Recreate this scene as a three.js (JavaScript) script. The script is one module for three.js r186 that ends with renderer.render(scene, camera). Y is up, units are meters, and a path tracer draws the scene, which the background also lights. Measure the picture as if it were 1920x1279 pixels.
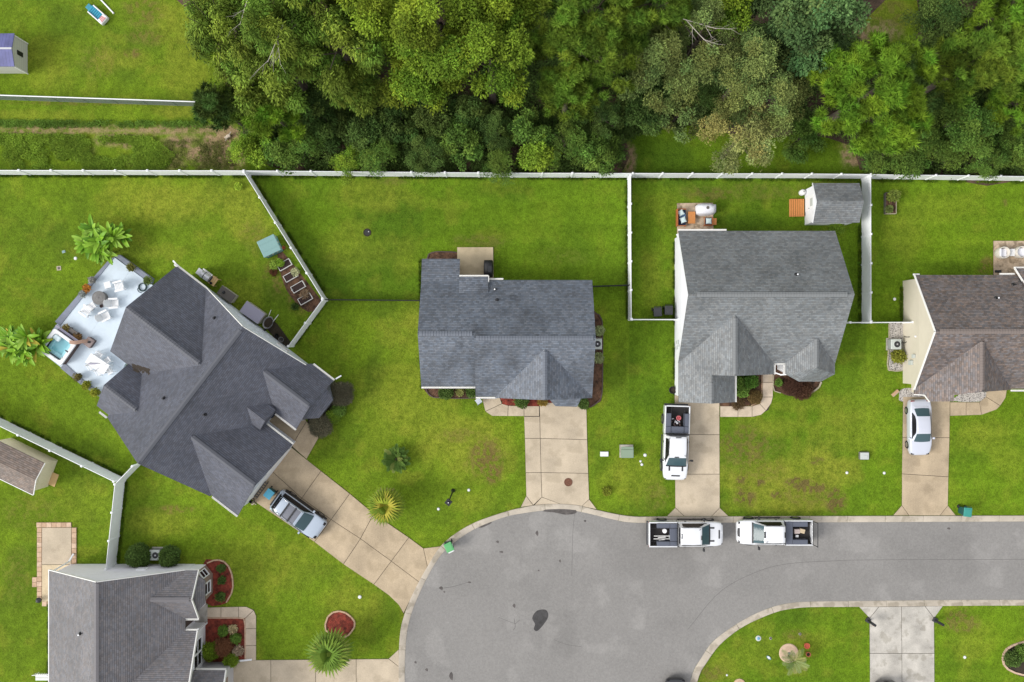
import * as THREE from 'three';
import { RoundedBoxGeometry } from 'three/addons/geometries/RoundedBoxGeometry.js';
import { mergeGeometries } from 'three/addons/utils/BufferGeometryUtils.js';

// ---------------------------------------------------------------- camera, sky, sun, exposure
const scene = new THREE.Scene();
const CAM_H = 66, PX = 24;                                  // drone height in metres, photograph pixels per metre on the ground
const camera = new THREE.PerspectiveCamera(2 * Math.atan(639.5 / PX / CAM_H) * 180 / Math.PI, 1024 / 682, 0.5, 900);
camera.position.set(0, CAM_H, 0); camera.up.set(0, 0, -1); camera.lookAt(0, 0, 0);
const renderer = new THREE.WebGLRenderer({ antialias: true });
renderer.setSize(1024, 682);
renderer.toneMapping = THREE.LinearToneMapping;
renderer.toneMappingExposure = 2.27;
renderer.shadowMap.enabled = true;
const SUN = new THREE.Vector3(-0.9, 0.68, 0.3).normalize();
const sun = new THREE.DirectionalLight(new THREE.Color().setRGB(1, 0.96, 0.9), 1.4);
sun.position.copy(SUN).multiplyScalar(120); sun.castShadow = true; sun.shadow.radius = 45;
sun.shadow.mapSize.set(4096, 4096);
Object.assign(sun.shadow.camera, { left: -60, right: 60, top: 45, bottom: -45, near: 10, far: 260 });
scene.add(sun, sun.target);
{ // thin bright overcast: zenith brighter than horizon, a broad glow where the sun stands behind the cloud
  const w = 256, h = 128, d = new Float32Array(w * h * 4);
  for (let j = 0; j < h; j++) for (let i = 0; i < w; i++) {
    const el = ((j + 0.5) / h - 0.5) * Math.PI, az = ((i + 0.5) / w - 0.5) * 2 * Math.PI;
    const x = Math.cos(el) * Math.cos(az), y = Math.sin(el), z = Math.cos(el) * Math.sin(az);
    const c = x * SUN.x + y * SUN.y + z * SUN.z;
    let L = 0.36 + 0.36 * Math.exp(-(1 - c) / 0.28);
    let r = L * 0.98, g = L * 1.0, b = L * 1.06;
    if (y < 0) { r = 0.09; g = 0.11; b = 0.06; }
    const k = (j * w + i) * 4; d[k] = r; d[k + 1] = g; d[k + 2] = b; d[k + 3] = 1;
  }
  const t = new THREE.DataTexture(d, w, h, THREE.RGBAFormat, THREE.FloatType);
  t.mapping = THREE.EquirectangularReflectionMapping; t.magFilter = t.minFilter = THREE.LinearFilter; t.needsUpdate = true;
  scene.background = t; scene.environment = t;
}

// ---------------------------------------------------------------- helpers
const V = (x, y, z) => new THREE.Vector3(x, y, z);
const X = (px, h = 0) => (px - 960) / PX * (CAM_H - h) / CAM_H;      // photograph pixel and height above ground -> metres
const Z = (py, h = 0) => (py - 639.5) / PX * (CAM_H - h) / CAM_H;
const P = (px, py, h = 0) => V(X(px, h), h, Z(py, h));
function rng(seed) { let a = seed >>> 0; return () => { a = (a + 0x6d2b79f5) | 0; let t = Math.imul(a ^ (a >>> 15), 1 | a); t = (t + Math.imul(t ^ (t >>> 7), 61 | t)) ^ t; return ((t ^ (t >>> 14)) >>> 0) / 4294967296; }; }
const used = new Map();
function numbered(n) { const k = used.get(n) || 0; used.set(n, k + 1); return k ? n + '_' + String(k).padStart(3, '0') : n; }
function tag(o, label, category, group, kind) { const u = {}; if (label) u.label = label; if (category) u.category = category; if (group) u.group = group; if (kind) u.kind = kind; o.userData = u; return o; }
// a thing: a group at its base; parts are given in the group's own axes, or in world axes with wpart()
function thing(name, label, category, pos = [0, 0, 0], turn = 0, group) {
  const o = new THREE.Group(); o.name = numbered(name); o.position.set(...(pos.isVector3 ? pos.toArray() : pos)); o.rotation.y = turn; scene.add(o);
  return tag(o, label, category, group);
}
function mesh(name, geo, mat, parent) {
  const g = Array.isArray(geo) ? merge(geo) : geo;
  const m = new THREE.Mesh(g, mat); m.name = parent === scene ? numbered(name) : name; m.castShadow = m.receiveShadow = true; parent.add(m); return m;
}
const part = mesh;
function origin(o) { const p = V(0, 0, 0); for (let q = o; q && q !== scene; q = q.parent) p.add(q.position); return p; }
function wpart(name, geo, mat, parent) { const g = Array.isArray(geo) ? merge(geo) : geo; const o = origin(parent); g.translate(-o.x, -o.y, -o.z); return mesh(name, g, mat, parent); }
function struct(name, geo, mat) { const m = mesh(name, geo, mat, scene); m.userData.kind = 'structure'; return m; }
function copy(o, label, pos, turn, group) {
  const c = o.clone(); c.name = numbered(o.name.replace(/_\d\d\d$/, '')); scene.add(c); c.userData = { ...o.userData };
  if (label) c.userData.label = label; if (group) c.userData.group = group;
  if (pos) c.position.set(...(pos.isVector3 ? pos.toArray() : pos)); if (turn !== undefined) c.rotation.y = turn; return c;
}
function clean(g) { const q = g.index ? g.toNonIndexed() : g; for (const k of Object.keys(q.attributes)) if (!['position', 'normal', 'uv', 'color'].includes(k)) q.deleteAttribute(k); return q; }
function merge(list) { const l = list.flat(9).map(clean); if (l.length === 1) return l[0]; const c = l.some((g) => g.attributes.color); if (!c) l.forEach((g) => g.deleteAttribute('color')); return mergeGeometries(l); }
const place = (g, x = 0, y = 0, z = 0, ry = 0, rx = 0, rz = 0) => { if (rz) g.rotateZ(rz); if (rx) g.rotateX(rx); if (ry) g.rotateY(ry); return g.translate(x, y, z); };
const box = (w, h, d, x = 0, y = 0, z = 0, ry = 0) => place(new THREE.BoxGeometry(w, h, d), x, y, z, ry);
const rbox = (w, h, d, r, x = 0, y = 0, z = 0, ry = 0, rx = 0, rz = 0) => place(new RoundedBoxGeometry(w, h, d, 2, Math.min(r, w / 2.01, h / 2.01, d / 2.01)), x, y, z, ry, rx, rz);
const cyl = (r0, r1, h, x = 0, y = 0, z = 0, n = 14) => new THREE.CylinderGeometry(r1, r0, h, n).translate(x, y + h / 2, z);
const lathe = (pts, n = 18) => new THREE.LatheGeometry(pts.map((p) => new THREE.Vector2(...p)), n);
const tube = (pts, r, n = 6, seg) => new THREE.TubeGeometry(new THREE.CatmullRomCurve3(pts), seg || Math.max(4, pts.length * 4), r, n);
function beam(a, b, w, h, drop = 0) { // a straight bar between two points
  const d = b.clone().sub(a), L = d.length(), g = new THREE.BoxGeometry(w, h, L);
  const m = new THREE.Matrix4().lookAt(a, b, V(0, 1, 0)); g.applyMatrix4(m);
  const c = a.clone().add(b).multiplyScalar(0.5); return g.translate(c.x, c.y - drop, c.z);
}
function rod(a, b, r, n = 6, r2 = r) { const d = b.clone().sub(a), g = new THREE.CylinderGeometry(r2, r, d.length(), n); g.applyQuaternion(new THREE.Quaternion().setFromUnitVectors(V(0, 1, 0), d.clone().normalize())); const c = a.clone().add(b).multiplyScalar(0.5); return g.translate(c.x, c.y, c.z); }
function newell(p) { const n = V(0, 0, 0); for (let i = 0; i < p.length; i++) { const a = p[i], b = p[(i + 1) % p.length]; n.x += (a.y - b.y) * (a.z + b.z); n.y += (a.z - b.z) * (a.x + b.x); n.z += (a.x - b.x) * (a.y + b.y); } return n.normalize(); }
// a plane polygon given thickness by the vector e; uv in metres, v up the slope
function extr(pts, e, uvo = [0, 0]) {
  let n = newell(pts); if (n.dot(e) > 0) { pts = pts.slice().reverse(); n.negate(); }
  let u = V(0, 1, 0).cross(n); if (u.length() < 0.01) u = V(1, 0, 0); u.normalize(); const v = n.clone().cross(u).normalize();
  const q = pts.map((p) => new THREE.Vector2(p.dot(u), p.dot(v)));
  const pos = [], uv = [];
  for (const t of THREE.ShapeUtils.triangulateShape(q, [])) {
    let [a, b, c] = t; const area = (q[b].x - q[a].x) * (q[c].y - q[a].y) - (q[c].x - q[a].x) * (q[b].y - q[a].y); if (area < 0) [b, c] = [c, b];
    for (const i of [a, b, c]) { pos.push(pts[i].x, pts[i].y, pts[i].z); uv.push(q[i].x + uvo[0], q[i].y + uvo[1]); }
    for (const i of [a, c, b]) { pos.push(pts[i].x + e.x, pts[i].y + e.y, pts[i].z + e.z); uv.push(q[i].x + uvo[0], q[i].y + uvo[1]); }
  }
  for (let i = 0; i < pts.length; i++) {
    const a = pts[i], b = pts[(i + 1) % pts.length], a2 = a.clone().add(e), b2 = b.clone().add(e), l = a.distanceTo(b), t = e.length();
    for (const p of [a, a2, b2, a, b2, b]) pos.push(p.x, p.y, p.z);
    uv.push(0, 0, 0, t, l, t, 0, 0, l, t, l, 0);
  }
  const g = new THREE.BufferGeometry(); g.setAttribute('position', new THREE.Float32BufferAttribute(pos, 3)); g.setAttribute('uv', new THREE.Float32BufferAttribute(uv, 2)); g.computeVertexNormals(); return g;
}
const flat = (xz, y1, y0, uvo) => extr(xz.map(([x, z]) => V(x, y1, z)), V(0, y0 - y1, 0), uvo);     // upright prism over a plan polygon
const pxpoly = (list, h = 0) => list.map(([x, y]) => [X(x, h), Z(y, h)]);
function inset(xz, d) { // plan polygon moved inwards by d
  let A = 0; for (let i = 0; i < xz.length; i++) { const a = xz[i], b = xz[(i + 1) % xz.length]; A += a[0] * b[1] - b[0] * a[1]; }
  const s = A > 0 ? 1 : -1, n = xz.length;
  return xz.map((p, i) => {
    const a = xz[(i + n - 1) % n], b = xz[(i + 1) % n];
    const e1 = [p[0] - a[0], p[1] - a[1]], e2 = [b[0] - p[0], b[1] - p[1]], l1 = Math.hypot(...e1) || 1, l2 = Math.hypot(...e2) || 1;
    const n1 = [-e1[1] / l1 * s, e1[0] / l1 * s], n2 = [-e2[1] / l2 * s, e2[0] / l2 * s], m = [n1[0] + n2[0], n1[1] + n2[1]], k = d / Math.max(0.35, (1 + n1[0] * n2[0] + n1[1] * n2[1]));
    return [p[0] + m[0] * k, p[1] + m[1] * k];
  });
}
function smooth(list, n = 4, closed = false) { const c = new THREE.CatmullRomCurve3(list.map(([x, y]) => V(x, 0, y)), closed, 'catmullrom', 0.5); return c.getPoints(list.length * n).slice(0, closed ? -1 : undefined).map((p) => [p.x, p.z]); }
function loft(rows, capped = true) { // rows of points -> smooth skin
  const pos = [], idx = [], uv = [], m = rows[0].length;
  rows.forEach((r, i) => r.forEach((p, j) => { pos.push(p.x, p.y, p.z); uv.push(i / 4, j / 4); }));
  for (let i = 0; i < rows.length - 1; i++) for (let j = 0; j < m - 1; j++) { const a = i * m + j, b = a + 1, c = a + m, d = c + 1; idx.push(a, b, d, a, d, c); }
  if (capped) for (const [i, f] of [[0, 0], [rows.length - 1, 1]]) { const k = pos.length / 3; const c = V(0, 0, 0); rows[i].forEach((p) => c.add(p)); c.divideScalar(m); pos.push(c.x, c.y, c.z); uv.push(0, 0); for (let j = 0; j < m; j++) { const a = i * m + j, b = i * m + (j + 1) % m; f ? idx.push(k, a, b) : idx.push(k, b, a); } }
  const g = new THREE.BufferGeometry(); g.setAttribute('position', new THREE.Float32BufferAttribute(pos, 3)); g.setAttribute('uv', new THREE.Float32BufferAttribute(uv, 2)); g.setIndex(idx); g.computeVertexNormals(); return g.toNonIndexed();
}

// ---------------------------------------------------------------- noise and textures
function lattice(seed) { const r = rng(seed), t = new Float32Array(65536); for (let i = 0; i < 65536; i++) t[i] = r(); return t; }
const LAT = lattice(77);
function vn(x, y, per = 256) { // value noise, repeats every per cells
  const xi = Math.floor(x), yi = Math.floor(y); let fx = x - xi, fy = y - yi; fx = fx * fx * (3 - 2 * fx); fy = fy * fy * (3 - 2 * fy);
  const m = (a) => ((a % per) + per) % per, x0 = m(xi), x1 = m(xi + 1), y0 = m(yi) * 256, y1 = m(yi + 1) * 256;
  const a = LAT[(y0 + x0) & 65535], b = LAT[(y0 + x1) & 65535], c = LAT[(y1 + x0) & 65535], d = LAT[(y1 + x1) & 65535];
  return a + (b - a) * fx + (c - a) * fy + (a - b - c + d) * fx * fy;
}
function fbm(x, y, oct = 4, per = 256) { let s = 0, a = 0.5, n = 0; for (let o = 0; o < oct; o++) { s += a * vn(x + o * 17.3 * (per === 256), y + o * 9.1 * (per === 256), per); n += a; a *= 0.5; x *= 2; y *= 2; per = Math.min(256, per * 2); } return s / n; }
const clamp = (x, a = 0, b = 1) => Math.min(b, Math.max(a, x)), lerp = (a, b, t) => a + (b - a) * t, sstep = (a, b, x) => { const t = clamp((x - a) / (b - a)); return t * t * (3 - 2 * t); };
const toS = (c) => { c = clamp(c); return Math.round(255 * (c <= 0.0031308 ? 12.92 * c : 1.055 * Math.pow(c, 1 / 2.4) - 0.055)); };
// f(u, v) with u, v in 0..1 returns linear [r, g, b], or one number for a bump map
function tex(w, h, f, { size = 1, sizeY = size, bump = false, wrap = true } = {}) {
  const d = new Uint8Array(w * h * 4);
  for (let j = 0, k = 0; j < h; j++) for (let i = 0; i < w; i++, k += 4) {
    const c = f((i + 0.5) / w, (j + 0.5) / h);
    if (bump) { d[k] = d[k + 1] = d[k + 2] = Math.round(255 * clamp(c)); } else { d[k] = toS(c[0]); d[k + 1] = toS(c[1]); d[k + 2] = toS(c[2]); }
    d[k + 3] = 255;
  }
  const t = new THREE.DataTexture(d, w, h, THREE.RGBAFormat); t.magFilter = THREE.LinearFilter; t.minFilter = THREE.LinearMipmapLinearFilter; t.generateMipmaps = true;
  if (!bump) t.colorSpace = THREE.SRGBColorSpace;
  if (wrap) { t.wrapS = t.wrapT = THREE.RepeatWrapping; t.repeat.set(1 / size, 1 / sizeY); }
  t.needsUpdate = true; return t;
}
const rgb = (r, g, b) => new THREE.Color().setRGB(r, g, b);
const mat = (c, rough = 0.8, o = {}) => new THREE.MeshStandardMaterial({ color: Array.isArray(c) ? rgb(...c) : c, roughness: rough, side: THREE.DoubleSide, ...o });
// ---------------------------------------------------------------- materials
const grain = tex(256, 256, (u, v) => fbm(u * 32, v * 32, 4, 32), { size: 1.2, bump: true });
const M = {};
function mottled(c, amp, size, rough = 0.9, bump = 0.004, stain = 0.28, px = 512) { // a weathered surface: coarse stains under fine grain
  const m = tex(px, px, (u, v) => {
    const a = fbm(u * 6, v * 6, 5, 6) - 0.5, b = vn(u * px / 3, v * px / 3, 128) - 0.5, s = sstep(0.56, 0.75, fbm(u * 9 + 40, v * 9 + 11, 4, 9)) * stain;
    const k = (1 + amp * (a * 2.2 + b * 0.8)) * (1 - 0.45 * s); return [c[0] * k, c[1] * k * (1 - 0.02 * s), c[2] * k * (1 - 0.08 * s)];
  }, { size });
  return mat(rgb(1, 1, 1), rough, { map: m, bumpMap: grain, bumpScale: bump });
}
M.concrete = mottled([0.45, 0.375, 0.275], 0.2, 7);
M.concreteTan = mottled([0.405, 0.32, 0.215], 0.26, 7);
M.concretePink = mottled([0.50, 0.41, 0.31], 0.2, 6);
M.concreteGrey = mottled([0.42, 0.395, 0.35], 0.3, 5, 0.9, 0.004, 0.55);
M.patio = mottled([0.53, 0.43, 0.28], 0.16, 5, 0.9, 0.003, 0.25);
M.patioStained = mottled([0.44, 0.34, 0.24], 0.45, 3.5, 0.9, 0.003, 1);
M.kerb = mottled([0.42, 0.37, 0.3], 0.2, 5, 0.9, 0.004, 0.6);
M.paleDeck = mottled([0.52, 0.595, 0.66], 0.08, 5, 0.7, 0.001, 0.08);
M.slateWall = mottled([0.20, 0.22, 0.27], 0.15, 4);
M.soil = mottled([0.035, 0.026, 0.016], 0.5, 3, 1, 0.02);
M.joint = mat([0.05, 0.042, 0.03], 1);
M.mulch = mottled([0.10, 0.052, 0.03], 1.0, 1.6, 1, 0.05);
M.redMulch = mottled([0.185, 0.034, 0.02], 0.9, 1.4, 1, 0.05);
M.gravel = tex && mat([1, 1, 1], 0.9, { map: tex(512, 512, (u, v) => { const a = vn(u * 48, v * 48, 48), b = vn(u * 96 + 3, v * 96, 96), k = a > 0.3 ? 0.28 + 0.4 * b : 0.06; return [k, k * 0.93, k * 0.86]; }, { size: 1.8 }), bumpMap: tex(256, 256, (u, v) => vn(u * 48, v * 48, 48), { size: 1.8, bump: true }), bumpScale: 0.03 });
M.pavers = [[0.47, 0.32, 0.21], [0.5, 0.35, 0.24], [0.43, 0.29, 0.19], [0.54, 0.39, 0.28]].map((c) => mottled(c, 0.2, 1.5, 0.9, 0.002, 0.3, 128));
// asphalt with worn light patches, fine stone grain, oily spots
M.asphalt = mat([1, 1, 1], 0.92, {
  map: tex(1536, 1536, (u, v) => {
    const g = vn(u * 512, v * 512, 256), g2 = vn(u * 190, v * 190, 190), a = fbm(u * 7, v * 7, 5, 7), pale = sstep(0.58, 0.78, fbm(u * 11 + 5, v * 11, 4, 11)), dk = sstep(0.62, 0.8, fbm(u * 5 + 31, v * 5 + 7, 4, 5));
    let k = 0.205 * (0.86 + 0.16 * g + 0.14 * g2 + 0.18 * (a - 0.5)) * (1 + 0.15 * pale) * (1 - 0.09 * dk);
    return [k * 1.02, k * 0.98, k * 0.925];
  }, { size: 22 }), bumpMap: grain, bumpScale: 0.008,
});
M.patch = mottled([0.052, 0.05, 0.05], 0.4, 2, 0.95);
M.stain = mottled([0.085, 0.075, 0.07], 0.5, 1.5, 0.8);
M.tar = mat([0.11, 0.105, 0.1], 0.9);
M.paleSpot = mottled([0.34, 0.335, 0.32], 0.3, 2);
// shingles: real course and tab sizes, tone of its own for every tab, large weathering
const courseBump = tex(512, 512, (u, v) => { const c = v * 32, f = c - Math.floor(c), t = u * 14 + (Math.floor(c) % 2) * 0.5, ft = t - Math.floor(t); return (1 - f) * 0.8 + 0.2 - (ft < 0.06 && f < 0.95 ? 0.5 : 0); }, { size: 4.6, bump: true });
function shingles(c, amp, warm = 0, seed = 0, stain = 0.3) {
  const m = tex(1024, 1024, (u, v) => {
    const rows = 64, tabs = 40, cr = v * rows, r = Math.floor(cr), f = cr - r, tb = u * tabs + (r % 2) * 0.5 + 0.2 * LAT[(r * 7 + seed) & 255], q = Math.floor(tb) % tabs, ft = tb - Math.floor(tb);
    const n = LAT[((r * 131 + q * 17 + seed * 999) % 65536)], n2 = LAT[((r * 57 + q * 91 + seed * 777 + 5000) % 65536)];
    let k = 1 + amp * (n - 0.5) * 1.7; if (f < 0.28) k *= 0.62; if (ft < 0.1 && n2 > 0.4) k *= 0.7;
    k *= 1 + 0.22 * (fbm(u * 5 + seed, v * 5, 4, 5) - 0.5) * 2; const st = sstep(0.55, 0.8, fbm(u * 4 + 9 * seed + 3, v * 3 + seed, 4, 4)); k *= 1 - stain * st; k *= 0.93 + 0.14 * vn(u * 500, v * 500, 250);
    return [c[0] * k * (1 + warm * (n2 - 0.5)), c[1] * k, c[2] * k * (1 - warm * (n2 - 0.5))];
  }, { size: 9.2 });
  return mat([1, 1, 1], 0.6, { map: m, bumpMap: courseBump, bumpScale: 0.012 });
}
M.roof1 = shingles([0.084, 0.089, 0.112], 0.22, 0.05, 1, 0.12);
M.roof2 = shingles([0.122, 0.138, 0.165], 0.3, 0.08, 2, 0.36);
M.roof3 = shingles([0.175, 0.185, 0.188], 0.26, 0.06, 3, 0.16);
M.roof4 = shingles([0.148, 0.122, 0.112], 0.36, 0.22, 4, 0.2);
M.roof5 = shingles([0.15, 0.142, 0.148], 0.2, 0.1, 5, 0.12);
M.roofShedBrown = shingles([0.17, 0.13, 0.105], 0.3, 0.1, 6, 0.1);
function siding(c, step = 0.115, rough = 0.75) {
  const f = (u, v) => { const s = v * 16; return s - Math.floor(s); };
  return mat([1, 1, 1], rough, { map: tex(128, 512, (u, v) => { const q = f(u, v), k = (q > 0.9 ? 0.72 : 1) * (0.96 + 0.08 * fbm(u * 4, v * 4, 3, 4)); return [c[0] * k, c[1] * k, c[2] * k]; }, { size: step * 16 }), bumpMap: tex(16, 256, (u, v) => 1 - f(u, v), { size: step * 16, bump: true }), bumpScale: 0.012 });
}
M.sidingWhite = siding([0.78, 0.79, 0.82]); M.sidingBlue = siding([0.78, 0.83, 0.9]); M.sidingBeige = siding([0.60, 0.55, 0.44]); M.sidingLilac = siding([0.84, 0.82, 0.86]);
M.sidingGrey = siding([0.5, 0.49, 0.5]); M.brickTan = siding([0.30, 0.225, 0.18], 0.07); M.sidingCream = siding([0.66, 0.6, 0.43], 0.2);
M.white = mat([0.78, 0.79, 0.8], 0.55); M.trim = mat([0.76, 0.75, 0.72], 0.6); M.fence = mottled([0.86, 0.88, 0.89], 0.05, 4, 0.55, 0.0006, 0.06, 256);
M.glass = new THREE.MeshPhysicalMaterial({ color: rgb(0.012, 0.012, 0.014), roughness: 0.12, specularIntensity: 0.45, side: THREE.DoubleSide });
M.windscreen = new THREE.MeshPhysicalMaterial({ color: rgb(0.05, 0.088, 0.1), roughness: 0.1, specularIntensity: 0.5, side: THREE.DoubleSide });
M.black = mat([0.012, 0.012, 0.014], 0.55); M.rubber = mat([0.016, 0.016, 0.017], 0.85); M.darkPlastic = mat([0.028, 0.029, 0.032], 0.6); M.chrome = mat([0.6, 0.6, 0.62], 0.25, { metalness: 1 }); M.alloy = mat([0.45, 0.45, 0.47], 0.35, { metalness: 0.9 });
M.steel = mat([0.55, 0.55, 0.57], 0.35, { metalness: 0.6 }); M.tool = mat([0.085, 0.095, 0.125], 0.5); M.bedliner = mat([0.02, 0.018, 0.018], 0.9);
M.cap = {}; for (const [k, c] of Object.entries({ roof1: [.095, .099, .115], roof2: [.12, .134, .16], roof3: [.165, .173, .175], roof4: [.165, .135, .12], roof5: [.15, .142, .148] })) M.cap[k] = mat(c, .7);
const paint = (c, r = 0.3) => new THREE.MeshPhysicalMaterial({ color: rgb(...c), roughness: r, clearcoat: 1, clearcoatRoughness: 0.06, side: THREE.DoubleSide });
M.paintWhite = paint([0.66, 0.67, 0.69]); M.paintSilver = paint([0.36, 0.42, 0.5]); M.paintSedan = paint([0.5, 0.52, 0.59]); M.paintBlack = paint([0.012, 0.012, 0.016]);
M.plasticWhite = mat([0.72, 0.72, 0.72], 0.5); M.plasticGreen = mat([0.1, 0.36, 0.13], 0.55); M.plasticTeal = mat([0.03, 0.24, 0.2], 0.55); M.plasticBlue = mat([0.1, 0.42, 0.58], 0.55); M.greenDark = mat([0.01, 0.05, 0.03], 0.6); M.tealDark = mat([0.008, 0.07, 0.065], 0.6);
M.wood = mat([0.55, 0.22, 0.06], 0.7, { map: tex(256, 64, (u, v) => { const k = 0.75 + 0.4 * fbm(u * 3, v * 24, 4, 8); return [k, k, k]; }, { size: 1.2, sizeY: 0.3 }) }); M.woodDark = mat([0.36, 0.11, 0.03], 0.7); M.woodTan = mat([0.5, 0.34, 0.15], 0.8); M.bark = mottled([0.11, 0.085, 0.065], 0.5, 1, 1, 0.05, 0.5, 128); M.deadWood = mat([0.42, 0.38, 0.33], 0.9);
M.terracotta = mat([0.42, 0.13, 0.06], 0.8); M.orangePot = mat([0.55, 0.12, 0.05], 0.7); M.brown = mat([0.085, 0.055, 0.05], 0.75); M.tan = mat([0.4, 0.35, 0.25], 0.8);
M.navy = mat([0.012, 0.022, 0.05], 0.9); M.denim = mat([0.06, 0.11, 0.2], 0.95); M.pillow = mat([0.55, 0.66, 0.66], 0.95); M.whiteCloth = mat([0.72, 0.72, 0.76], 0.95); M.beigeCloth = mat([0.62, 0.58, 0.52], 0.9);
M.lavender = mat([0.30, 0.285, 0.36], 0.6); M.boxTan = mat([0.38, 0.36, 0.29], 0.7); M.boxBrown = mat([0.105, 0.092, 0.082], 0.8); M.tealChest = mat([0.17, 0.3, 0.29], 0.6, { bumpMap: grain, bumpScale: 0.01 }); M.tealChestSide = mat([0.1, 0.24, 0.23], 0.7);
M.stoneGrey = mottled([0.16, 0.155, 0.15], 0.3, 1, 0.9, 0.01, 0.4, 128); M.boxGreen = mat([0.2, 0.27, 0.19], 0.6); M.boxGrey = mat([0.45, 0.48, 0.45], 0.6); M.rust = mottled([0.14, 0.06, 0.035], 0.5, 0.6, 0.9, 0.01, 0.5, 128);
// ---------------------------------------------------------------- ground
// lawn patches; deep green along the light grey and brown rear eaves is painted shade: [pixel x, pixel y, radius x, radius y, colour 0 yellow / 1 brown / 2 deep green / 3 bare earth / 4 bright, strength]
const PATCH = [[300, 375, 110, 45, 0, .7], [230, 480, 60, 60, 0, .25], [60, 440, 90, 70, 2, .35], [100, 560, 70, 60, 2, .3], [455, 395, 40, 55, 0, .6], [480, 440, 26, 30, 1, .35], [455, 560, 40, 40, 0, .4], [520, 520, 26, 40, 1, .5], [565, 560, 30, 25, 1, .5],
  [700, 365, 90, 30, 0, .55], [740, 340, 30, 8, 1, .35], [660, 470, 70, 45, 0, .45], [580, 400, 60, 40, 4, .3], [760, 480, 26, 40, 0, .4], [900, 452, 60, 14, 1, .4], [1000, 400, 120, 40, 4, .25], [1050, 480, 60, 16, 1, .2],
  [800, 640, 60, 60, 0, .35], [780, 600, 50, 30, 0, .4], [770, 750, 90, 90, 0, .5], [860, 830, 95, 60, 0, .7], [910, 858, 34, 34, 1, .8], [925, 885, 18, 22, 1, .85], [860, 815, 40, 14, 1, .35], [700, 700, 22, 60, 2, .6], [676, 640, 26, 60, 4, .7], [650, 600, 30, 30, 4, .5], [620, 830, 40, 40, 2, .35], [800, 970, 60, 30, 2, .3], [880, 940, 40, 20, 0, .4], [720, 800, 40, 60, 0, .25],
  [1190, 700, 40, 60, 2, .15], [1200, 905, 55, 45, 0, .5], [1235, 930, 30, 26, 1, .35], [1150, 900, 30, 30, 0, .3], [1220, 740, 22, 40, 2, .5],
  [1400, 840, 60, 40, 1, .55], [1450, 800, 60, 20, 0, .45], [1450, 910, 115, 58, 0, 1], [1540, 880, 65, 48, 0, .95], [1480, 945, 90, 18, 0, 1], [1420, 880, 50, 30, 1, .35], [1520, 930, 60, 20, 1, .4], [1500, 905, 26, 10, 1, .9], [1520, 915, 30, 12, 1, .9], [1455, 928, 14, 8, 1, .9], [1395, 932, 24, 22, 1, .8], [1395, 915, 14, 10, 2, .5], [1568, 940, 20, 24, 1, .95], [1530, 865, 16, 8, 1, .7], [1390, 900, 10, 8, 1, .7], [1425, 905, 12, 9, 1, .8], [1560, 870, 14, 14, 2, .4], [1600, 800, 60, 60, 0, .4], [1640, 720, 30, 50, 0, .25], [1500, 760, 60, 14, 0, .35], [1650, 930, 30, 30, 2, .2], [1400, 960, 40, 8, 2, .4],
  [1420, 360, 120, 18, 1, .3], [1330, 362, 50, 14, 1, .5], [1240, 380, 40, 30, 0, .3], [1220, 520, 26, 60, 0, .45], [1400, 415, 70, 18, 2, .5], [1560, 345, 60, 10, 1, .35],
  [1700, 450, 40, 40, 0, .5], [1750, 390, 90, 30, 0, .35], [1884, 380, 7, 8, 1, .6], [1850, 498, 14, 16, 1, .9], [1840, 480, 60, 20, 2, .4], [1780, 500, 60, 14, 2, .5], [1850, 820, 60, 40, 0, .5], [1830, 900, 60, 40, 4, .3], [1890, 860, 30, 40, 0, .4], [1670, 610, 20, 26, 2, .25],
  [1800, 1165, 34, 24, 1, .9], [1820, 1200, 40, 40, 0, .6], [1500, 1160, 60, 16, 2, .5], [1540, 1190, 40, 40, 4, .5], [1500, 1205, 60, 26, 0, .5], [1350, 1255, 40, 30, 0, .6], [1335, 1262, 26, 16, 1, .5], [1420, 1220, 60, 30, 0, .3], [1490, 1190, 26, 12, 1, .5],
  [300, 980, 70, 30, 0, .5], [330, 955, 46, 8, 1, .55], [270, 925, 40, 12, 2, .3], [500, 1060, 120, 60, 0, .35], [430, 1010, 70, 40, 4, .25], [660, 1140, 60, 60, 0, .45], [700, 1190, 30, 20, 2, .35], [720, 1110, 20, 40, 2, .4], [560, 1180, 60, 40, 4, .3],
  [60, 960, 60, 40, 1, .25], [20, 1010, 20, 20, 4, .5], [160, 940, 60, 50, 0, .2], [40, 1200, 40, 60, 2, .3], [30, 1080, 26, 60, 1, .25], [90, 860, 40, 30, 2, .3],
  [270, 20, 40, 30, 1, .5], [275, 70, 40, 16, 1, .45], [245, 98, 16, 10, 1, .7], [180, 115, 40, 40, 1, .3], [220, 110, 60, 20, 0, .5], [350, 130, 40, 60, 0, .5], [90, 120, 60, 60, 0, .35], [140, 40, 60, 40, 2, .3], [320, 30, 30, 30, 0, .5],
  [120, 243, 130, 9, 3, .6], [300, 243, 130, 10, 3, .65], [200, 232, 220, 8, 2, .6], [60, 215, 80, 10, 0, .4], [400, 285, 60, 34, 3, 1], [345, 268, 40, 18, 3, .8], [230, 262, 50, 16, 3, .75], [50, 250, 50, 10, 3, .7], [300, 300, 60, 18, 3, .5], [150, 285, 30, 14, 3, .4], [430, 255, 30, 20, 3, 1], [230, 193, 220, 5, 1, .5], [340, 208, 60, 12, 0, .6],
  [1640, 60, 50, 20, 3, .85], [1650, 30, 60, 40, 1, .6], [1680, 20, 60, 40, 0, .7], [1180, 300, 14, 30, 3, .8], [1250, 290, 60, 26, 2, .4], [1600, 290, 26, 26, 3, .8]];
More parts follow.
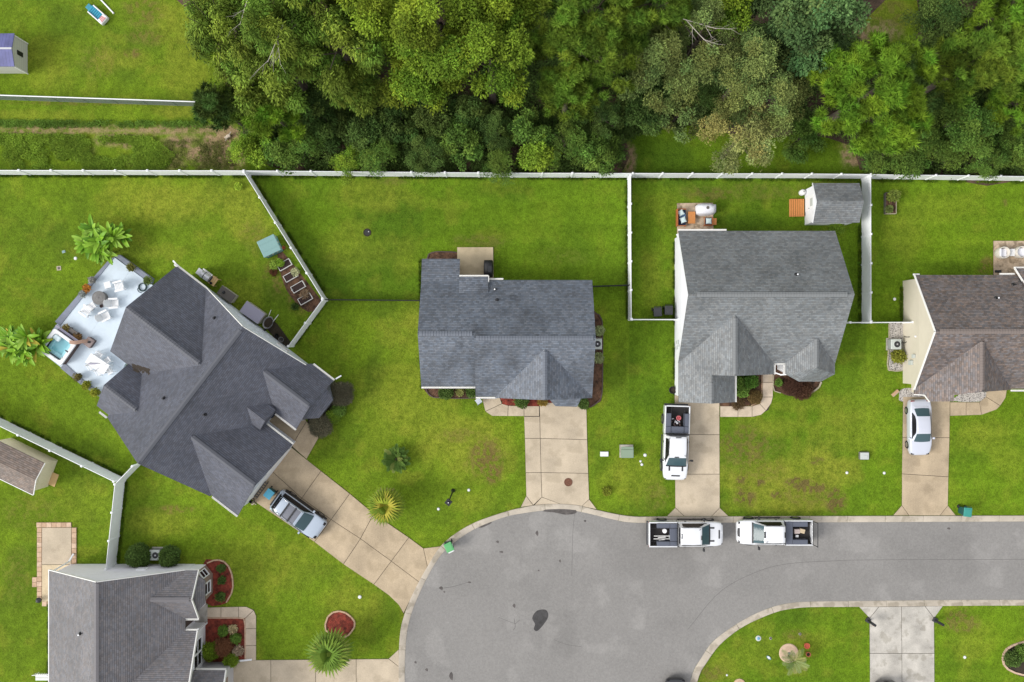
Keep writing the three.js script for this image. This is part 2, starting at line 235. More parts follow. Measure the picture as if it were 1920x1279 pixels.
{
  const W = 2048, Hh = 1408, SX = 88, SZ = 60.5;
  const base = [[0.092, 0.158, 0.009], [0.188, 0.208, 0.022], [0.12, 0.086, 0.03], [0.05, 0.1, 0.008], [0.25, 0.17, 0.105], [0.122, 0.205, 0.01]];
  const acc = new Float32Array(W * Hh * 5);
  for (const [px, py, rx, ry, k, st] of PATCH) {
    const cx = X(px), cz = Z(py), ax = rx / PX, az = ry / PX;
    const i0 = Math.max(0, Math.floor(((cx - 1.7 * ax) / SX + 0.5) * W)), i1 = Math.min(W - 1, Math.ceil(((cx + 1.7 * ax) / SX + 0.5) * W)), j0 = Math.max(0, Math.floor(((cz - 1.7 * az) / SZ + 0.5) * Hh)), j1 = Math.min(Hh - 1, Math.ceil(((cz + 1.7 * az) / SZ + 0.5) * Hh));
    for (let j = j0; j <= j1; j++) for (let i = i0; i <= i1; i++) {
      const x = ((i + .5) / W - .5) * SX, z = ((j + .5) / Hh - .5) * SZ, d = Math.hypot((x - cx) / ax, (z - cz) / az) + (fbm(x * 0.9 + 50, z * 0.9 + 50, 4) - 0.5) * 0.9;
      const a = (1 - sstep(0.45, 1.35, d)) * st; const q = (j * W + i) * 5 + k; acc[q] = Math.max(acc[q], a);
    }
  }
  const map = tex(W, Hh, (u, v) => {
    const i = Math.min(W - 1, Math.floor(u * W)), j = Math.min(Hh - 1, Math.floor(v * Hh)), x = (u - .5) * SX, z = (v - .5) * SZ, q = (j * W + i) * 5;
    let c = base[0].slice(); const mix = (k, a) => { const b = base[k]; c[0] += (b[0] - c[0]) * a; c[1] += (b[1] - c[1]) * a; c[2] += (b[2] - c[2]) * a; };
    const f1 = fbm(x * 0.22 + 90, z * 0.22 + 30, 4), f2 = fbm(x * 0.85 + 20, z * 0.85 + 66, 4), f3 = fbm(x * 4.2, z * 4.2, 3), f4 = vn(x * 15 + 7, z * 15), f5 = LAT[(i * 73 + j * 4591 + ((i * j) & 1023)) & 65535];
    mix(3, sstep(0.5, 0.72, f1) * 0.55); mix(1, sstep(0.5, 0.8, f2) * 0.42); mix(5, sstep(0.5, 0.75, fbm(x * 0.4 + 200, z * 0.4, 3)) * 0.5);
    mix(3, acc[q + 2]); mix(5, acc[q + 4]); mix(1, acc[q] * (0.55 + 0.7 * f3));
    mix(2, clamp(acc[q + 1] * (0.25 + sstep(0.38, 0.62, f3) * 1.1))); mix(4, clamp(acc[q + 3] * (0.35 + sstep(0.3, 0.6, f3))));
    const lot = x > X(1625) ? 1 : x > X(1180) ? 2 : x > X(lerp(470, 613, clamp((z - Z(330)) / 9.6))) && z < Z(562) ? 3 : z > Z(1130) && x > X(1280) ? 4 : 0;
    if (lot === 1) { mix(5, .28); } else if (lot === 2) mix(3, .16); else if (lot === 3) mix(3, .22); else if (lot === 0) mix(1, .12);
    const mow = lot === 1 ? 0.045 * Math.sin(z * 4.6 + 0.6 * f1) : lot === 3 ? 0.05 * Math.sin((z + x * .03) * 3.9 + f1) : lot === 0 ? 0.04 * Math.sin((x * .8 + z * .6) * 4.2 + f1) : 0.04 * Math.sin(x * 4.4 + f1);
    const k = (1 + mow) * (0.38 + 0.5 * f3 + 0.46 * f4 + 0.42 * f5 + 0.02 * Math.sin(x * 7 + z * 2.4)); return [c[0] * k, c[1] * k, c[2] * k];
  }, { wrap: false });
  map.wrapS = map.wrapT = THREE.ClampToEdgeWrapping;
  M.lawn = new THREE.MeshPhysicalMaterial({ roughness: 1, specularIntensity: 0.15, map, side: THREE.DoubleSide });
  M.lawn.bumpMap = tex(512, 512, (u, v) => 0.6 * vn(u * 128, v * 128, 128) + 0.4 * vn(u * 250, v * 250, 250), { bump: true }); M.lawn.bumpMap.repeat.set(SX / 6, SZ / 6); M.lawn.bumpScale = 0.03;
  const g = new THREE.PlaneGeometry(SX, SZ); g.rotateX(-Math.PI / 2); const uv = g.attributes.uv; for (let i = 0; i < uv.count; i++) uv.setY(i, 1 - uv.getY(i));
  struct('lawn', g, M.lawn);
  const far = new THREE.PlaneGeometry(1200, 1200); far.rotateX(-Math.PI / 2); const fu = far.attributes.uv; for (let i = 0; i < fu.count; i++) fu.setXY(i, fu.getX(i) * 1200, fu.getY(i) * 1200);
  far.translate(0, -0.03, 0);
  struct('ground', far, mottled([0.105, 0.17, 0.014], 0.4, 14, 1, 0.01));
}
// bare leaf litter under the wood
M.litter = mottled([0.075, 0.048, 0.03], 0.9, 5, 1, 0.04);
struct('leaf_litter', flat(smooth([[400, -60], [400, 60], [420, 150], [455, 235], [470, 300], [600, 322], [900, 326], [1165, 327], [1172, 255], [1240, 225], [1420, 262], [1500, 250], [1600, 275], [1612, 318], [1700, 322], [1990, 326], [1990, -60], [1735, -60], [1728, 50], [1690, 95], [1640, 80], [1600, 60], [1580, -60]], 2, true).map(([x, y]) => [X(x), Z(y)]), 0.012, -0.02), M.litter);

// ---------------------------------------------------------------- street
const kOut = smooth([[2300, 966], [1920, 966.5], [1560, 967.5], [1250, 968.5], [1180, 967.5], [1119, 956], [1078.5, 946.6], [1024, 945], [981.6, 951], [939, 962], [880, 984.5], [830, 1020], [800, 1064.6], [775, 1111], [758, 1153], [749.5, 1195], [747.6, 1279], [752, 1360]], 5);
const kIn = smooth([[2300, 978], [1920, 978], [1560, 979.5], [1250, 980.5], [1180, 979.5], [1140, 972], [1078, 958], [1028, 957], [981, 962.6], [943.6, 970.6], [884.6, 995], [834, 1033], [808.7, 1069], [785.5, 1115], [769.5, 1157], [761.5, 1199.5], [759, 1279], [764, 1360]], 5);
const kOut2 = smooth([[2300, 1133], [1920, 1135], [1796.7, 1135.6], [1609.7, 1137.5], [1523, 1138], [1488, 1140.5], [1459.4, 1146], [1430.5, 1156.8], [1398, 1172], [1369, 1191.5], [1345.7, 1213], [1326.5, 1239.7], [1309, 1272], [1290, 1360]], 5);
const kIn2 = smooth([[2300, 1123], [1920, 1124.8], [1796, 1125], [1609, 1127], [1523, 1128], [1488, 1130], [1457.5, 1135.6], [1426.7, 1146.4], [1394, 1162.6], [1361, 1183.8], [1334, 1206], [1315, 1234], [1297, 1268], [1278, 1360]], 5);
struct('road', flat(pxpoly([...kIn, [900, 1480], [1140, 1480], ...kIn2.slice().reverse()]), 0.006, -0.02), M.asphalt);
function resample(list, n) { return new THREE.CatmullRomCurve3(list.map(([x, y]) => V(x, 0, y)), false, 'catmullrom', 0.5).getSpacedPoints(n).map((p) => [p.x, p.z]); }
function kerb(outer, inner) { // concrete kerb poured in lengths of about three metres, each length its own piece
  const k = new THREE.Group(); k.name = numbered('kerb'); k.userData.kind = 'structure'; scene.add(k);
  let L = 0; for (let i = 1; i < outer.length; i++) L += Math.hypot(outer[i][0] - outer[i - 1][0], outer[i][1] - outer[i - 1][1]);
  const segs = 6, N = Math.round(L / 70) * segs, O = resample(outer, N), I = O.map((p, i) => { const a = O[Math.max(0, i - 1)], b = O[Math.min(N, i + 1)], d = [b[0] - a[0], b[1] - a[1]]; let best = null, bd = 1e9; for (let q = 0; q < inner.length - 1; q++) { const e = [inner[q + 1][0] - inner[q][0], inner[q + 1][1] - inner[q][1]], t = clamp(((p[0] - inner[q][0]) * e[0] + (p[1] - inner[q][1]) * e[1]) / (e[0] * e[0] + e[1] * e[1])), c = [inner[q][0] + e[0] * t, inner[q][1] + e[1] * t], dd = Math.hypot(c[0] - p[0], c[1] - p[1]); if (dd < bd) { bd = dd; best = c; } } return best; });
  for (let a = 0; a < N; a += segs) {
    const o = pxpoly(O.slice(a, a + segs + 1)), n = pxpoly(I.slice(a, a + segs + 1)), rows = [], len = o.length - 1;
    for (let i = 0; i <= len; i++) { const e = i === 0 ? 0.012 : i === len ? -0.012 : 0, j = Math.min(len - 1, i), d = [o[j + 1][0] - o[j][0], o[j + 1][1] - o[j][1]], l = Math.hypot(...d) || 1, s = [d[0] / l * e, d[1] / l * e];
      const pt = (t, y) => V(lerp(o[i][0], n[i][0], t) + s[0], y, lerp(o[i][1], n[i][1], t) + s[1]); rows.push([pt(0, -0.01), pt(0, 0.075), pt(0.06, 0.09), pt(0.4, 0.085), pt(0.75, 0.035), pt(0.98, 0.022), pt(1, -0.01)]); }
    const g = loft(rows), p = g.attributes.position, uv = g.attributes.uv; for (let i = 0; i < p.count; i++) uv.setXY(i, p.getX(i), p.getZ(i));
    mesh('kerb_segment', g, M.kerb, k);
  }
}
kerb(kOut, kIn); kerb(kOut2, kIn2);
const onRoad = (name, list, m, h = 0.0105) => { const o = struct(name, flat(pxpoly(smooth(list, 4, true)), h, 0.004), m); return o; };
onRoad('asphalt_patch', [[1002, 1150], [1010, 1144], [1024, 1144], [1028, 1156], [1020, 1170], [1008, 1183], [1001, 1180], [1003, 1170], [998, 1160]], M.patch);
onRoad('wet_stain', [[1018, 958], [1045, 950], [1075, 953], [1080, 962], [1060, 965], [1040, 961]], M.stain, 0.03);
onRoad('wet_stain', [[898, 985], [915, 978], [922, 980], [912, 986], [900, 990]], M.stain, 0.0125);
for (const [x, y, rx, ry] of [[1007, 1000, 3, 5], [933, 1016, 3, 2.5], [940, 1035, 4, 2], [827, 1103, 4, 3.5], [833, 1110, 2, 1.5], [846, 1268, 4, 8], [800, 1256, 3, 3], [779, 1242, 2.5, 2.5], [964, 1136, 3, 4], [1010, 1070, 2, 1.5], [1050, 1052, 2, 3], [1097, 977, 2.5, 2], [880, 1092, 4, 1.5], [1779, 991, 3.5, 2]])
  onRoad('oil_spot', [[x - rx, y], [x, y - ry], [x + rx * .8, y - ry * .3], [x + rx * .5, y + ry]], M.stain, 0.0115);
{ // sealed cracks
  const line = (pts, r) => { const q = smooth(pts, 4).map(([x, y]) => P(x, y, 0.008)); return q.slice(1).map((b, i) => beam(q[i], b, r, 0.004)); };
  struct('road_crack', merge([line([[830, 1103], [850, 1100], [880, 1091]], 0.03), line([[964, 1160], [966, 1175], [962, 1182]], 0.04), line([[966, 1170], [975, 1162]], 0.03), line([[966, 1170], [935, 1158]], 0.02), line([[1078, 958], [1074, 1000], [1072, 1080]], 0.022), line([[1040, 1200], [1060, 1208], [1090, 1213]], 0.02), line([[1920, 1049], [1640, 1050], [1560, 1052], [1480, 1057], [1420, 1072], [1350, 1110], [1290, 1180]], 0.025)]), M.tar);
}
// ---------------------------------------------------------------- drives, paths, patios: every poured slab its own piece
function slabs(name, label, cat, outline, list, m, o = {}) {
  const c = pxpoly(outline), t = thing(name, label, cat, [c[0][0], 0, c[0][1]]);
  wpart('joint_bed', flat(inset(c, 0.01), o.bed || 0.018, -0.02), M.joint, t);
  list.forEach((s, i) => wpart('slab', flat(inset(pxpoly(s), o.gap || 0.018), (o.top || 0.05) + (i % 3) * 0.002, 0, [i * 1.7, i * 2.3]), Array.isArray(m) ? m[i % m.length] : m, t));
  return t;
}
const lp = (a, b, t) => [lerp(a[0], b[0], t), lerp(a[1], b[1], t)];
{ // long diagonal drive of the blue-grey house
  const U = [[528, 824], [602, 883], [656, 925.5], [701, 963], [766.6, 1007.7], [794, 1028]], Mi = [[504, 878], [566, 934], [621, 974], [676, 1010], [733.7, 1052], [789.8, 1094]], L = [[462, 930], [527, 974], [589.5, 1016], [644, 1058], [701, 1096], [729, 1116]];
  const list = []; for (let i = 0; i < 4; i++) { list.push([U[i], U[i + 1], Mi[i + 1], Mi[i]], [Mi[i], Mi[i + 1], L[i + 1], L[i]]); }
  list.push([U[4], U[5], [802, 1064], [789.8, 1094], Mi[4]], [Mi[4], Mi[5], [775, 1112], [757, 1150], [747.6, 1134], L[5], L[4]], [U[5], [827, 1024], [802, 1064]]);
  slabs('driveway', 'long diagonal tan concrete driveway with the silver car on it', 'driveway', [U[0], ...U.slice(1), [827, 1024], [802, 1064], [775, 1112], [757, 1152], [747.6, 1134], ...L.slice().reverse()], list, M.concreteTan);
  slabs('walkway', 'short concrete walk to the front porch of the blue-grey house', 'walkway', [[500, 770], [560, 776], [598, 820], [575, 861], [528, 824]], [[[512, 777], [560, 770], [575, 790], [547, 836], [500, 800]], [[575, 790], [598, 820], [575, 861], [547, 836]]], M.concreteTan, { top: 0.056, bed: 0.014 });
}
slabs('driveway', 'pale concrete driveway between the middle house and the round turning circle', 'driveway', [[982, 755], [1099.5, 755], [1104.7, 936], [1119, 955], [1078, 946], [1024, 944.5], [976, 951], [986.6, 930]], [
  [[1011.5, 755], [1099.5, 755], [1101, 824.5], [1013, 822]], [[1013, 822], [1101, 824.5], [1103, 887.5], [1014.5, 886]], [[1014.5, 886], [1103, 887.5], [1104.7, 936], [1090, 950], [1050, 945], [1016, 932]], [[982.5, 781], [1012, 781], [1013, 822], [984, 822]], [[984, 822], [1013, 822], [1014.5, 886], [985.5, 886]], [[985.5, 886], [1014.5, 886], [1016, 932], [1000, 947], [986.6, 930]], [[986.6, 930], [1000, 947.5], [976, 951]], [[1104.7, 936], [1119, 955], [1090, 949.5]], [[1016, 932], [1049, 944.6], [1002, 947]]], M.concrete);
slabs('walkway', 'curved concrete walk to the porch of the middle house', 'walkway', [[904, 748], [937, 745], [944, 759], [1011, 761.5], [1011, 780.5], [922.6, 780], [910, 771.6]], [
  [[904, 748], [937, 745], [941, 757], [910, 771.6]], [[910, 771.6], [941, 757], [953, 760.5], [952, 780.3], [922.6, 780]], [[953, 760.5], [982.5, 761], [982.5, 780.5], [952, 780.3]], [[982.5, 761], [1011, 761.5], [1011, 780.5], [982.5, 780.5]]], M.concrete, { top: 0.054, bed: 0.014 });
slabs('driveway', 'pale concrete driveway with the white pickup, at the light grey house', 'driveway', [[1264.5, 740], [1349, 745], [1349.5, 952], [1366, 968], [1250, 968], [1266, 952]], [
  [[1264.5, 740], [1349, 745], [1349, 815], [1265, 815]], [[1265, 815], [1349, 815], [1349.3, 889], [1265.5, 889]], [[1265.5, 889], [1349.3, 889], [1349.5, 952], [1334, 968], [1283, 968], [1266, 952]], [[1266, 952], [1283, 968], [1250, 968]], [[1349.5, 952], [1366, 968], [1334, 968]]], M.concrete);
slabs('walkway', 'curved concrete walk round the shrub bed of the light grey house', 'walkway', [[1350, 761.5], [1410, 761.5], [1424, 757], [1429.5, 744], [1429.5, 690], [1449, 690], [1449, 745], [1441, 769], [1416, 781.5], [1350, 782]], [
  [[1350, 761.5], [1383.5, 761.5], [1383.5, 782], [1350, 782]], [[1383.5, 761.5], [1410, 761.5], [1410, 781.8], [1383.5, 782]], [[1410, 761.5], [1424, 757], [1436, 770], [1427, 778], [1410, 781.8]], [[1424, 757], [1429.5, 744.4], [1449, 744.4], [1446, 756], [1436, 770]], [[1429.5, 717], [1449, 717], [1449, 744.4], [1429.5, 744.4]], [[1429.5, 690], [1449, 690], [1449, 717], [1429.5, 717]]], M.concretePink, { top: 0.054, bed: 0.014 });
slabs('driveway', 'tan concrete driveway under the silver sedan at the brown house', 'driveway', [[1693, 744], [1781, 744], [1777, 947.6], [1792, 966.5], [1674, 966.5], [1690.6, 947.6]], [
  [[1693, 744], [1781, 744], [1780, 820.6], [1692, 820]], [[1692, 820], [1780, 820.6], [1778, 894], [1691, 888.5]], [[1691, 888.5], [1778, 894], [1777, 947.6], [1762, 966.5], [1704, 966.5], [1690.6, 947.6]], [[1690.6, 947.6], [1704, 966.5], [1674, 966.5]], [[1777, 947.6], [1792, 966.5], [1762, 966.5]]], M.concreteTan);
slabs('walkway', 'curved concrete walk with pebble bed at the brown house front', 'walkway', [[1781, 754], [1836, 754], [1848, 744], [1850, 728], [1888, 728], [1885, 746], [1868, 768], [1840, 778], [1781, 780]], [
  [[1781, 754], [1811, 754], [1811, 779], [1781, 780]], [[1811, 754], [1836, 754], [1840, 778], [1811, 779]], [[1836, 754], [1848, 744], [1875, 761], [1868, 768], [1840, 778]], [[1848, 744], [1850, 728], [1888, 728], [1885, 746], [1875, 761]]], M.concreteTan, { top: 0.054, bed: 0.014 });
slabs('driveway', 'grey stained concrete driveway south of the street, lower right', 'driveway', [[1610, 1137.5], [1768, 1136], [1751, 1159], [1753, 1400], [1632, 1400], [1630, 1159]], [
  [[1630, 1159], [1648, 1137.5], [1690, 1137], [1690.7, 1225], [1630.6, 1225]], [[1690, 1137], [1734, 1136.5], [1751, 1159], [1751.6, 1225], [1690.7, 1225]], [[1630.6, 1225], [1690.7, 1225], [1691, 1312], [1631, 1312]], [[1690.7, 1225], [1751.6, 1225], [1752, 1312], [1691, 1312]], [[1631, 1312], [1691, 1312], [1691.5, 1400], [1632, 1400]], [[1691, 1312], [1752, 1312], [1753, 1400], [1691.5, 1400]], [[1610, 1137.5], [1648, 1137.3], [1630, 1159]], [[1734, 1136.4], [1768, 1136], [1751, 1159]]], M.concreteGrey);
slabs('driveway', 'pale concrete driveway of the lower left house at the bottom edge', 'driveway', [[428, 1238], [728.6, 1235], [748, 1217], [748, 1330], [428, 1330]], [
  [[428, 1238], [508, 1237.3], [508, 1330], [428, 1330]], [[508, 1237.3], [592, 1236.5], [592, 1330], [508, 1330]], [[592, 1236.5], [668, 1235.8], [668, 1330], [592, 1330]], [[668, 1235.8], [728.6, 1235.2], [748, 1250], [748, 1330], [668, 1330]], [[728.6, 1235], [748, 1217], [748, 1250]]], M.concrete);
slabs('walkway', 'L-shaped concrete walk round the red mulch bed of the lower left house', 'walkway', [[372, 1139], [460, 1137.3], [476, 1143], [480.5, 1155], [480.5, 1238], [460.5, 1238], [460, 1162], [456, 1157.5], [372, 1157.5]], [
  [[372, 1139], [414.6, 1138.2], [414.6, 1157.5], [372, 1157.5]], [[414.6, 1138.2], [447.7, 1137.5], [447.7, 1157.5], [414.6, 1157.5]], [[447.7, 1137.5], [462, 1137.5], [476, 1144], [459.5, 1159.5], [447.7, 1157.5]], [[476, 1144], [480.5, 1155], [480.5, 1178.6], [460.3, 1178.6], [459.5, 1159.5]], [[460.3, 1178.6], [480.5, 1178.6], [480.5, 1210], [460.5, 1210]], [[460.5, 1210], [480.5, 1210], [480.5, 1238], [460.5, 1238]]], M.concretePink, { top: 0.054, bed: 0.014 });
slabs('patio', 'square beige concrete patio behind the middle house', 'patio', [[857, 463.5], [925, 463.5], [926, 530], [857, 530]], [[[857, 463.5], [925, 463.5], [926, 530], [857, 530]]], M.patio, { top: 0.08 });
slabs('patio', 'stained concrete patio with outdoor furniture behind the light grey house', 'patio', [[1269, 381], [1337, 380], [1338, 448], [1269, 448]], [[[1269, 381], [1337, 380], [1338, 448], [1269, 448]]], M.patioStained, { top: 0.08 });
slabs('patio', 'stained concrete patio with two cream chairs behind the brown house', 'patio', [[1862, 451.5], [1990, 451.5], [1990, 530], [1862, 530]], [[[1862, 451.5], [1990, 451.5], [1990, 530], [1862, 530]]], M.patioStained, { top: 0.08 });
{ const t = slabs('patio', 'narrow concrete patio edged with tan pavers beside the lower left house', 'patio', [[79, 989], [134.5, 989], [134.5, 1059], [92, 1059], [92, 1130], [79, 1130]], [[[79, 989], [134.5, 989], [134.5, 1058.5], [79, 1058.5]], [[79, 1058.5], [150, 1058.5], [150, 1130], [79, 1130]]], [M.concrete, M.patio], { top: 0.07 });
  const pv = (x, y, w, d, i) => wpart('paver', flat(inset(pxpoly([[x, y], [x + w, y], [x + w, y + d], [x, y + d]]), 0.012), 0.085 + (i * 7 % 3) * 0.004, 0, [i, i * .7]), M.pavers[(i * 5 + 1) % 4], t);
  for (let i = 0; i < 7; i++) pv(69 + i * 9.3, 979.4, 9.3, 9.4, i); for (let i = 0; i < 15; i++) pv(70, 989 + i * 9.2, 9, 9.2, i + 3); for (let i = 0; i < 7; i++) pv(135, 989 + i * 9.7, 9, 9.7, i + 11); for (let i = 0; i < 2; i++) pv(61, 1082 + i * 9.3, 9, 9.3, i); for (let i = 0; i < 2; i++) pv(79.5 + i * 9, 1127.5, 9, 9, i + 2);
}
{ // pale raised terrace of the blue-grey house
  const t = thing('terrace', 'pale blue raised terrace with hot tub and white furniture, left of the blue-grey house', 'terrace', P(180, 600));
  const top = [[214, 482], [284, 533], [330, 560], [290, 760], [191, 741], [148, 712], [113, 688], [104, 611]];
  const h = 0.3, k = (a, b, c, d) => [a, b, c, d];
  wpart('slab', flat(inset(pxpoly([[214, 482], [245, 505], [157, 646], [104, 611]], h), 0.004), h, 0), M.paleDeck, t);
  wpart('slab', flat(inset(pxpoly([[245, 505], [300, 545], [230, 692], [157, 646]], h), 0.004), h + 0.002, 0), M.paleDeck, t);
  wpart('slab', flat(inset(pxpoly([[104, 611], [157, 646], [230, 692], [300, 700], [255, 790], [191, 741], [113, 688], [70, 655]], h), 0.004), h + 0.001, 0), M.paleDeck, t);
  const wall = (a, b, c, d) => wpart('border_wall', flat(pxpoly([a, b, c, d], 0.34), 0.36, 0), M.slateWall, t);
  wall([214, 480], [225, 478], [286, 522], [283, 532]); wall([204, 487], [214.5, 482], [112, 611], [103, 603]); wall([121, 681], [113, 690], [150, 720], [155, 712]); wall([155.5, 712.5], [150.5, 720.5], [188, 745], [193, 739]);
}
// ---------------------------------------------------------------- houses
const F0 = { o: [0, 0], u: [1, 0], v: [0, 1] };
const L3 = (F, s, t, h) => V(F.o[0] + F.u[0] * s + F.v[0] * t, h, F.o[1] + F.u[1] * s + F.v[1] * t);
function planeAt(pts, x, z) { const n = newell(pts), p = pts[0]; return p.y - (n.x * (x - p.x) + n.z * (z - p.z)) / n.y; }
function inside(pts, x, z) { let c = false; for (let i = 0, j = pts.length - 1; i < pts.length; j = i++) if ((pts[i].z > z) !== (pts[j].z > z) && x < (pts[j].x - pts[i].x) * (z - pts[i].z) / (pts[j].z - pts[i].z) + pts[i].x) c = !c; return c; }
class House {
  constructor(name, label, pos, F, roofM, wallM) { this.t = thing(name, label, 'house', pos); this.F = F; this.rm = roofM; this.wm = wallM; this.faces = []; this.caps = []; this.k = 0; }
  slope(list) { const p = list.map(([s, t, h]) => L3(this.F, s, t, h)); this.faces.push(p); this.k++; wpart('roof_slope', extr(p, V(0, -0.13, 0), [this.k * 2.37, this.k * 1.13]), this.rm, this.t); return this; }
  ridge(a, b, pitch) { // overlapping cap shingles along a ridge
    const A = L3(this.F, ...a), B = L3(this.F, ...b), d = B.clone().sub(A), L = d.length(); d.normalize(); const w = V(0, 1, 0).cross(d).normalize(), n = Math.floor(L / 0.2), r = rng(7 + n), W = 0.175, dr = W * pitch * 0.6;
    for (let i = 0; i < n; i++) { const q = A.clone().addScaledVector(d, i * 0.2), q2 = q.clone().addScaledVector(d, 0.235), l1 = 0.06 + r() * 0.015, l0 = 0.03;
      for (const s of [1, -1]) this.caps.push(extr([q.clone().setY(q.y + l0), q2.clone().setY(q2.y + l1), q2.clone().addScaledVector(w, s * W).setY(q2.y - dr + l1), q.clone().addScaledVector(w, s * W).setY(q.y - dr + l0)], V(0, -0.022, 0), [i * 0.37, i * 0.71])); }
    return this;
  }
  wall(list, h1, m) { wpart('wall', flat(list.map(([s, t]) => { const p = L3(this.F, s, t, 0); return [p.x, p.z]; }), h1, 0), m || this.wm, this.t); return this; }
  gable(a, b, c, into, m) { // upright triangle over the wall
    const A = L3(this.F, ...a), B = L3(this.F, ...b), C = L3(this.F, ...c); wpart('gable', extr([A, B, C], L3(this.F, into[0], into[1], 0).sub(L3(this.F, 0, 0, 0))), m || this.wm, this.t); return this;
  }
  trim(a, b, w = 0.05, h = 0.17, name = 'rake_trim', m = M.trim) { wpart(name, beam(L3(this.F, ...a), L3(this.F, ...b), w, h, 0.085), m, this.t); return this; }
  gutter(a, b) { const A = L3(this.F, ...a), B = L3(this.F, ...b), d = B.clone().sub(A).normalize(), w = V(-d.z, 0, d.x), g = [beam(A, B, 0.10, 0.015, 0.13), beam(A.clone().addScaledVector(w, 0.055), B.clone().addScaledVector(w, 0.055), 0.015, 0.11, 0.085), beam(A.clone().addScaledVector(w, -0.055), B.clone().addScaledVector(w, -0.055), 0.015, 0.11, 0.085)]; wpart('gutter', g, M.trim, this.t); return this; }
  ridges() { if (this.caps.length) { const m = wpart('ridge_cap', merge(this.caps), M.cap[Object.keys(M).find((k) => M[k] === this.rm)], this.t); m.userData.kind = 'stuff'; } return this; }
  onRoof(px, py) { let h = 4; for (let i = 0; i < 6; i++) { const x = X(px, h), z = Z(py, h); let m = -1; for (const f of this.faces) if (inside(f, x, z)) m = Math.max(m, planeAt(f, x, z)); if (m < 0) break; h = m; } return P(px, py, h); }
  vent(px, py, top = M.black) { const p = this.onRoof(px, py), o = origin(this.t); const v = part('vent_pipe', lathe([[0.14, -0.12], [0.14, 0.0], [0.075, 0.06], [0.055, 0.07], [0.055, 0.34], [0.04, 0.34], [0.04, 0.1]], 12), M.black, this.t); v.position.set(p.x - o.x, p.y - o.y, p.z - o.z); const c = part('vent_cap', cyl(0.058, 0.058, 0.02, 0, 0.335, 0, 10), top, v); return this; }
}
function windowOn(t, c, right, w, h, n, frameM = M.white) { // a framed two-pane sash window standing on a wall
  const f = new THREE.Group(); f.name = 'window'; const o = origin(t); f.position.set(c.x - o.x, c.y - o.y, c.z - o.z); f.rotation.y = Math.atan2(n.x, n.z); t.add(f);
  mesh('frame', [box(w + .14, .08, .09, 0, h / 2 + .04, .03), box(w + .14, .08, .1, 0, -h / 2 - .04, .035), box(.07, h, .09, -w / 2 - .035, 0, .03), box(.07, h, .09, w / 2 + .035, 0, .03), box(w, .05, .08, 0, 0, .03)], frameM, f);
  mesh('pane', box(w, h / 2 - .025, .02, 0, h / 4 + .0125, .02), M.glass, f); mesh('pane', box(w, h / 2 - .025, .02, 0, -h / 4 - .0125, .012), M.glass, f); return f;
}
const pt = 0.727;

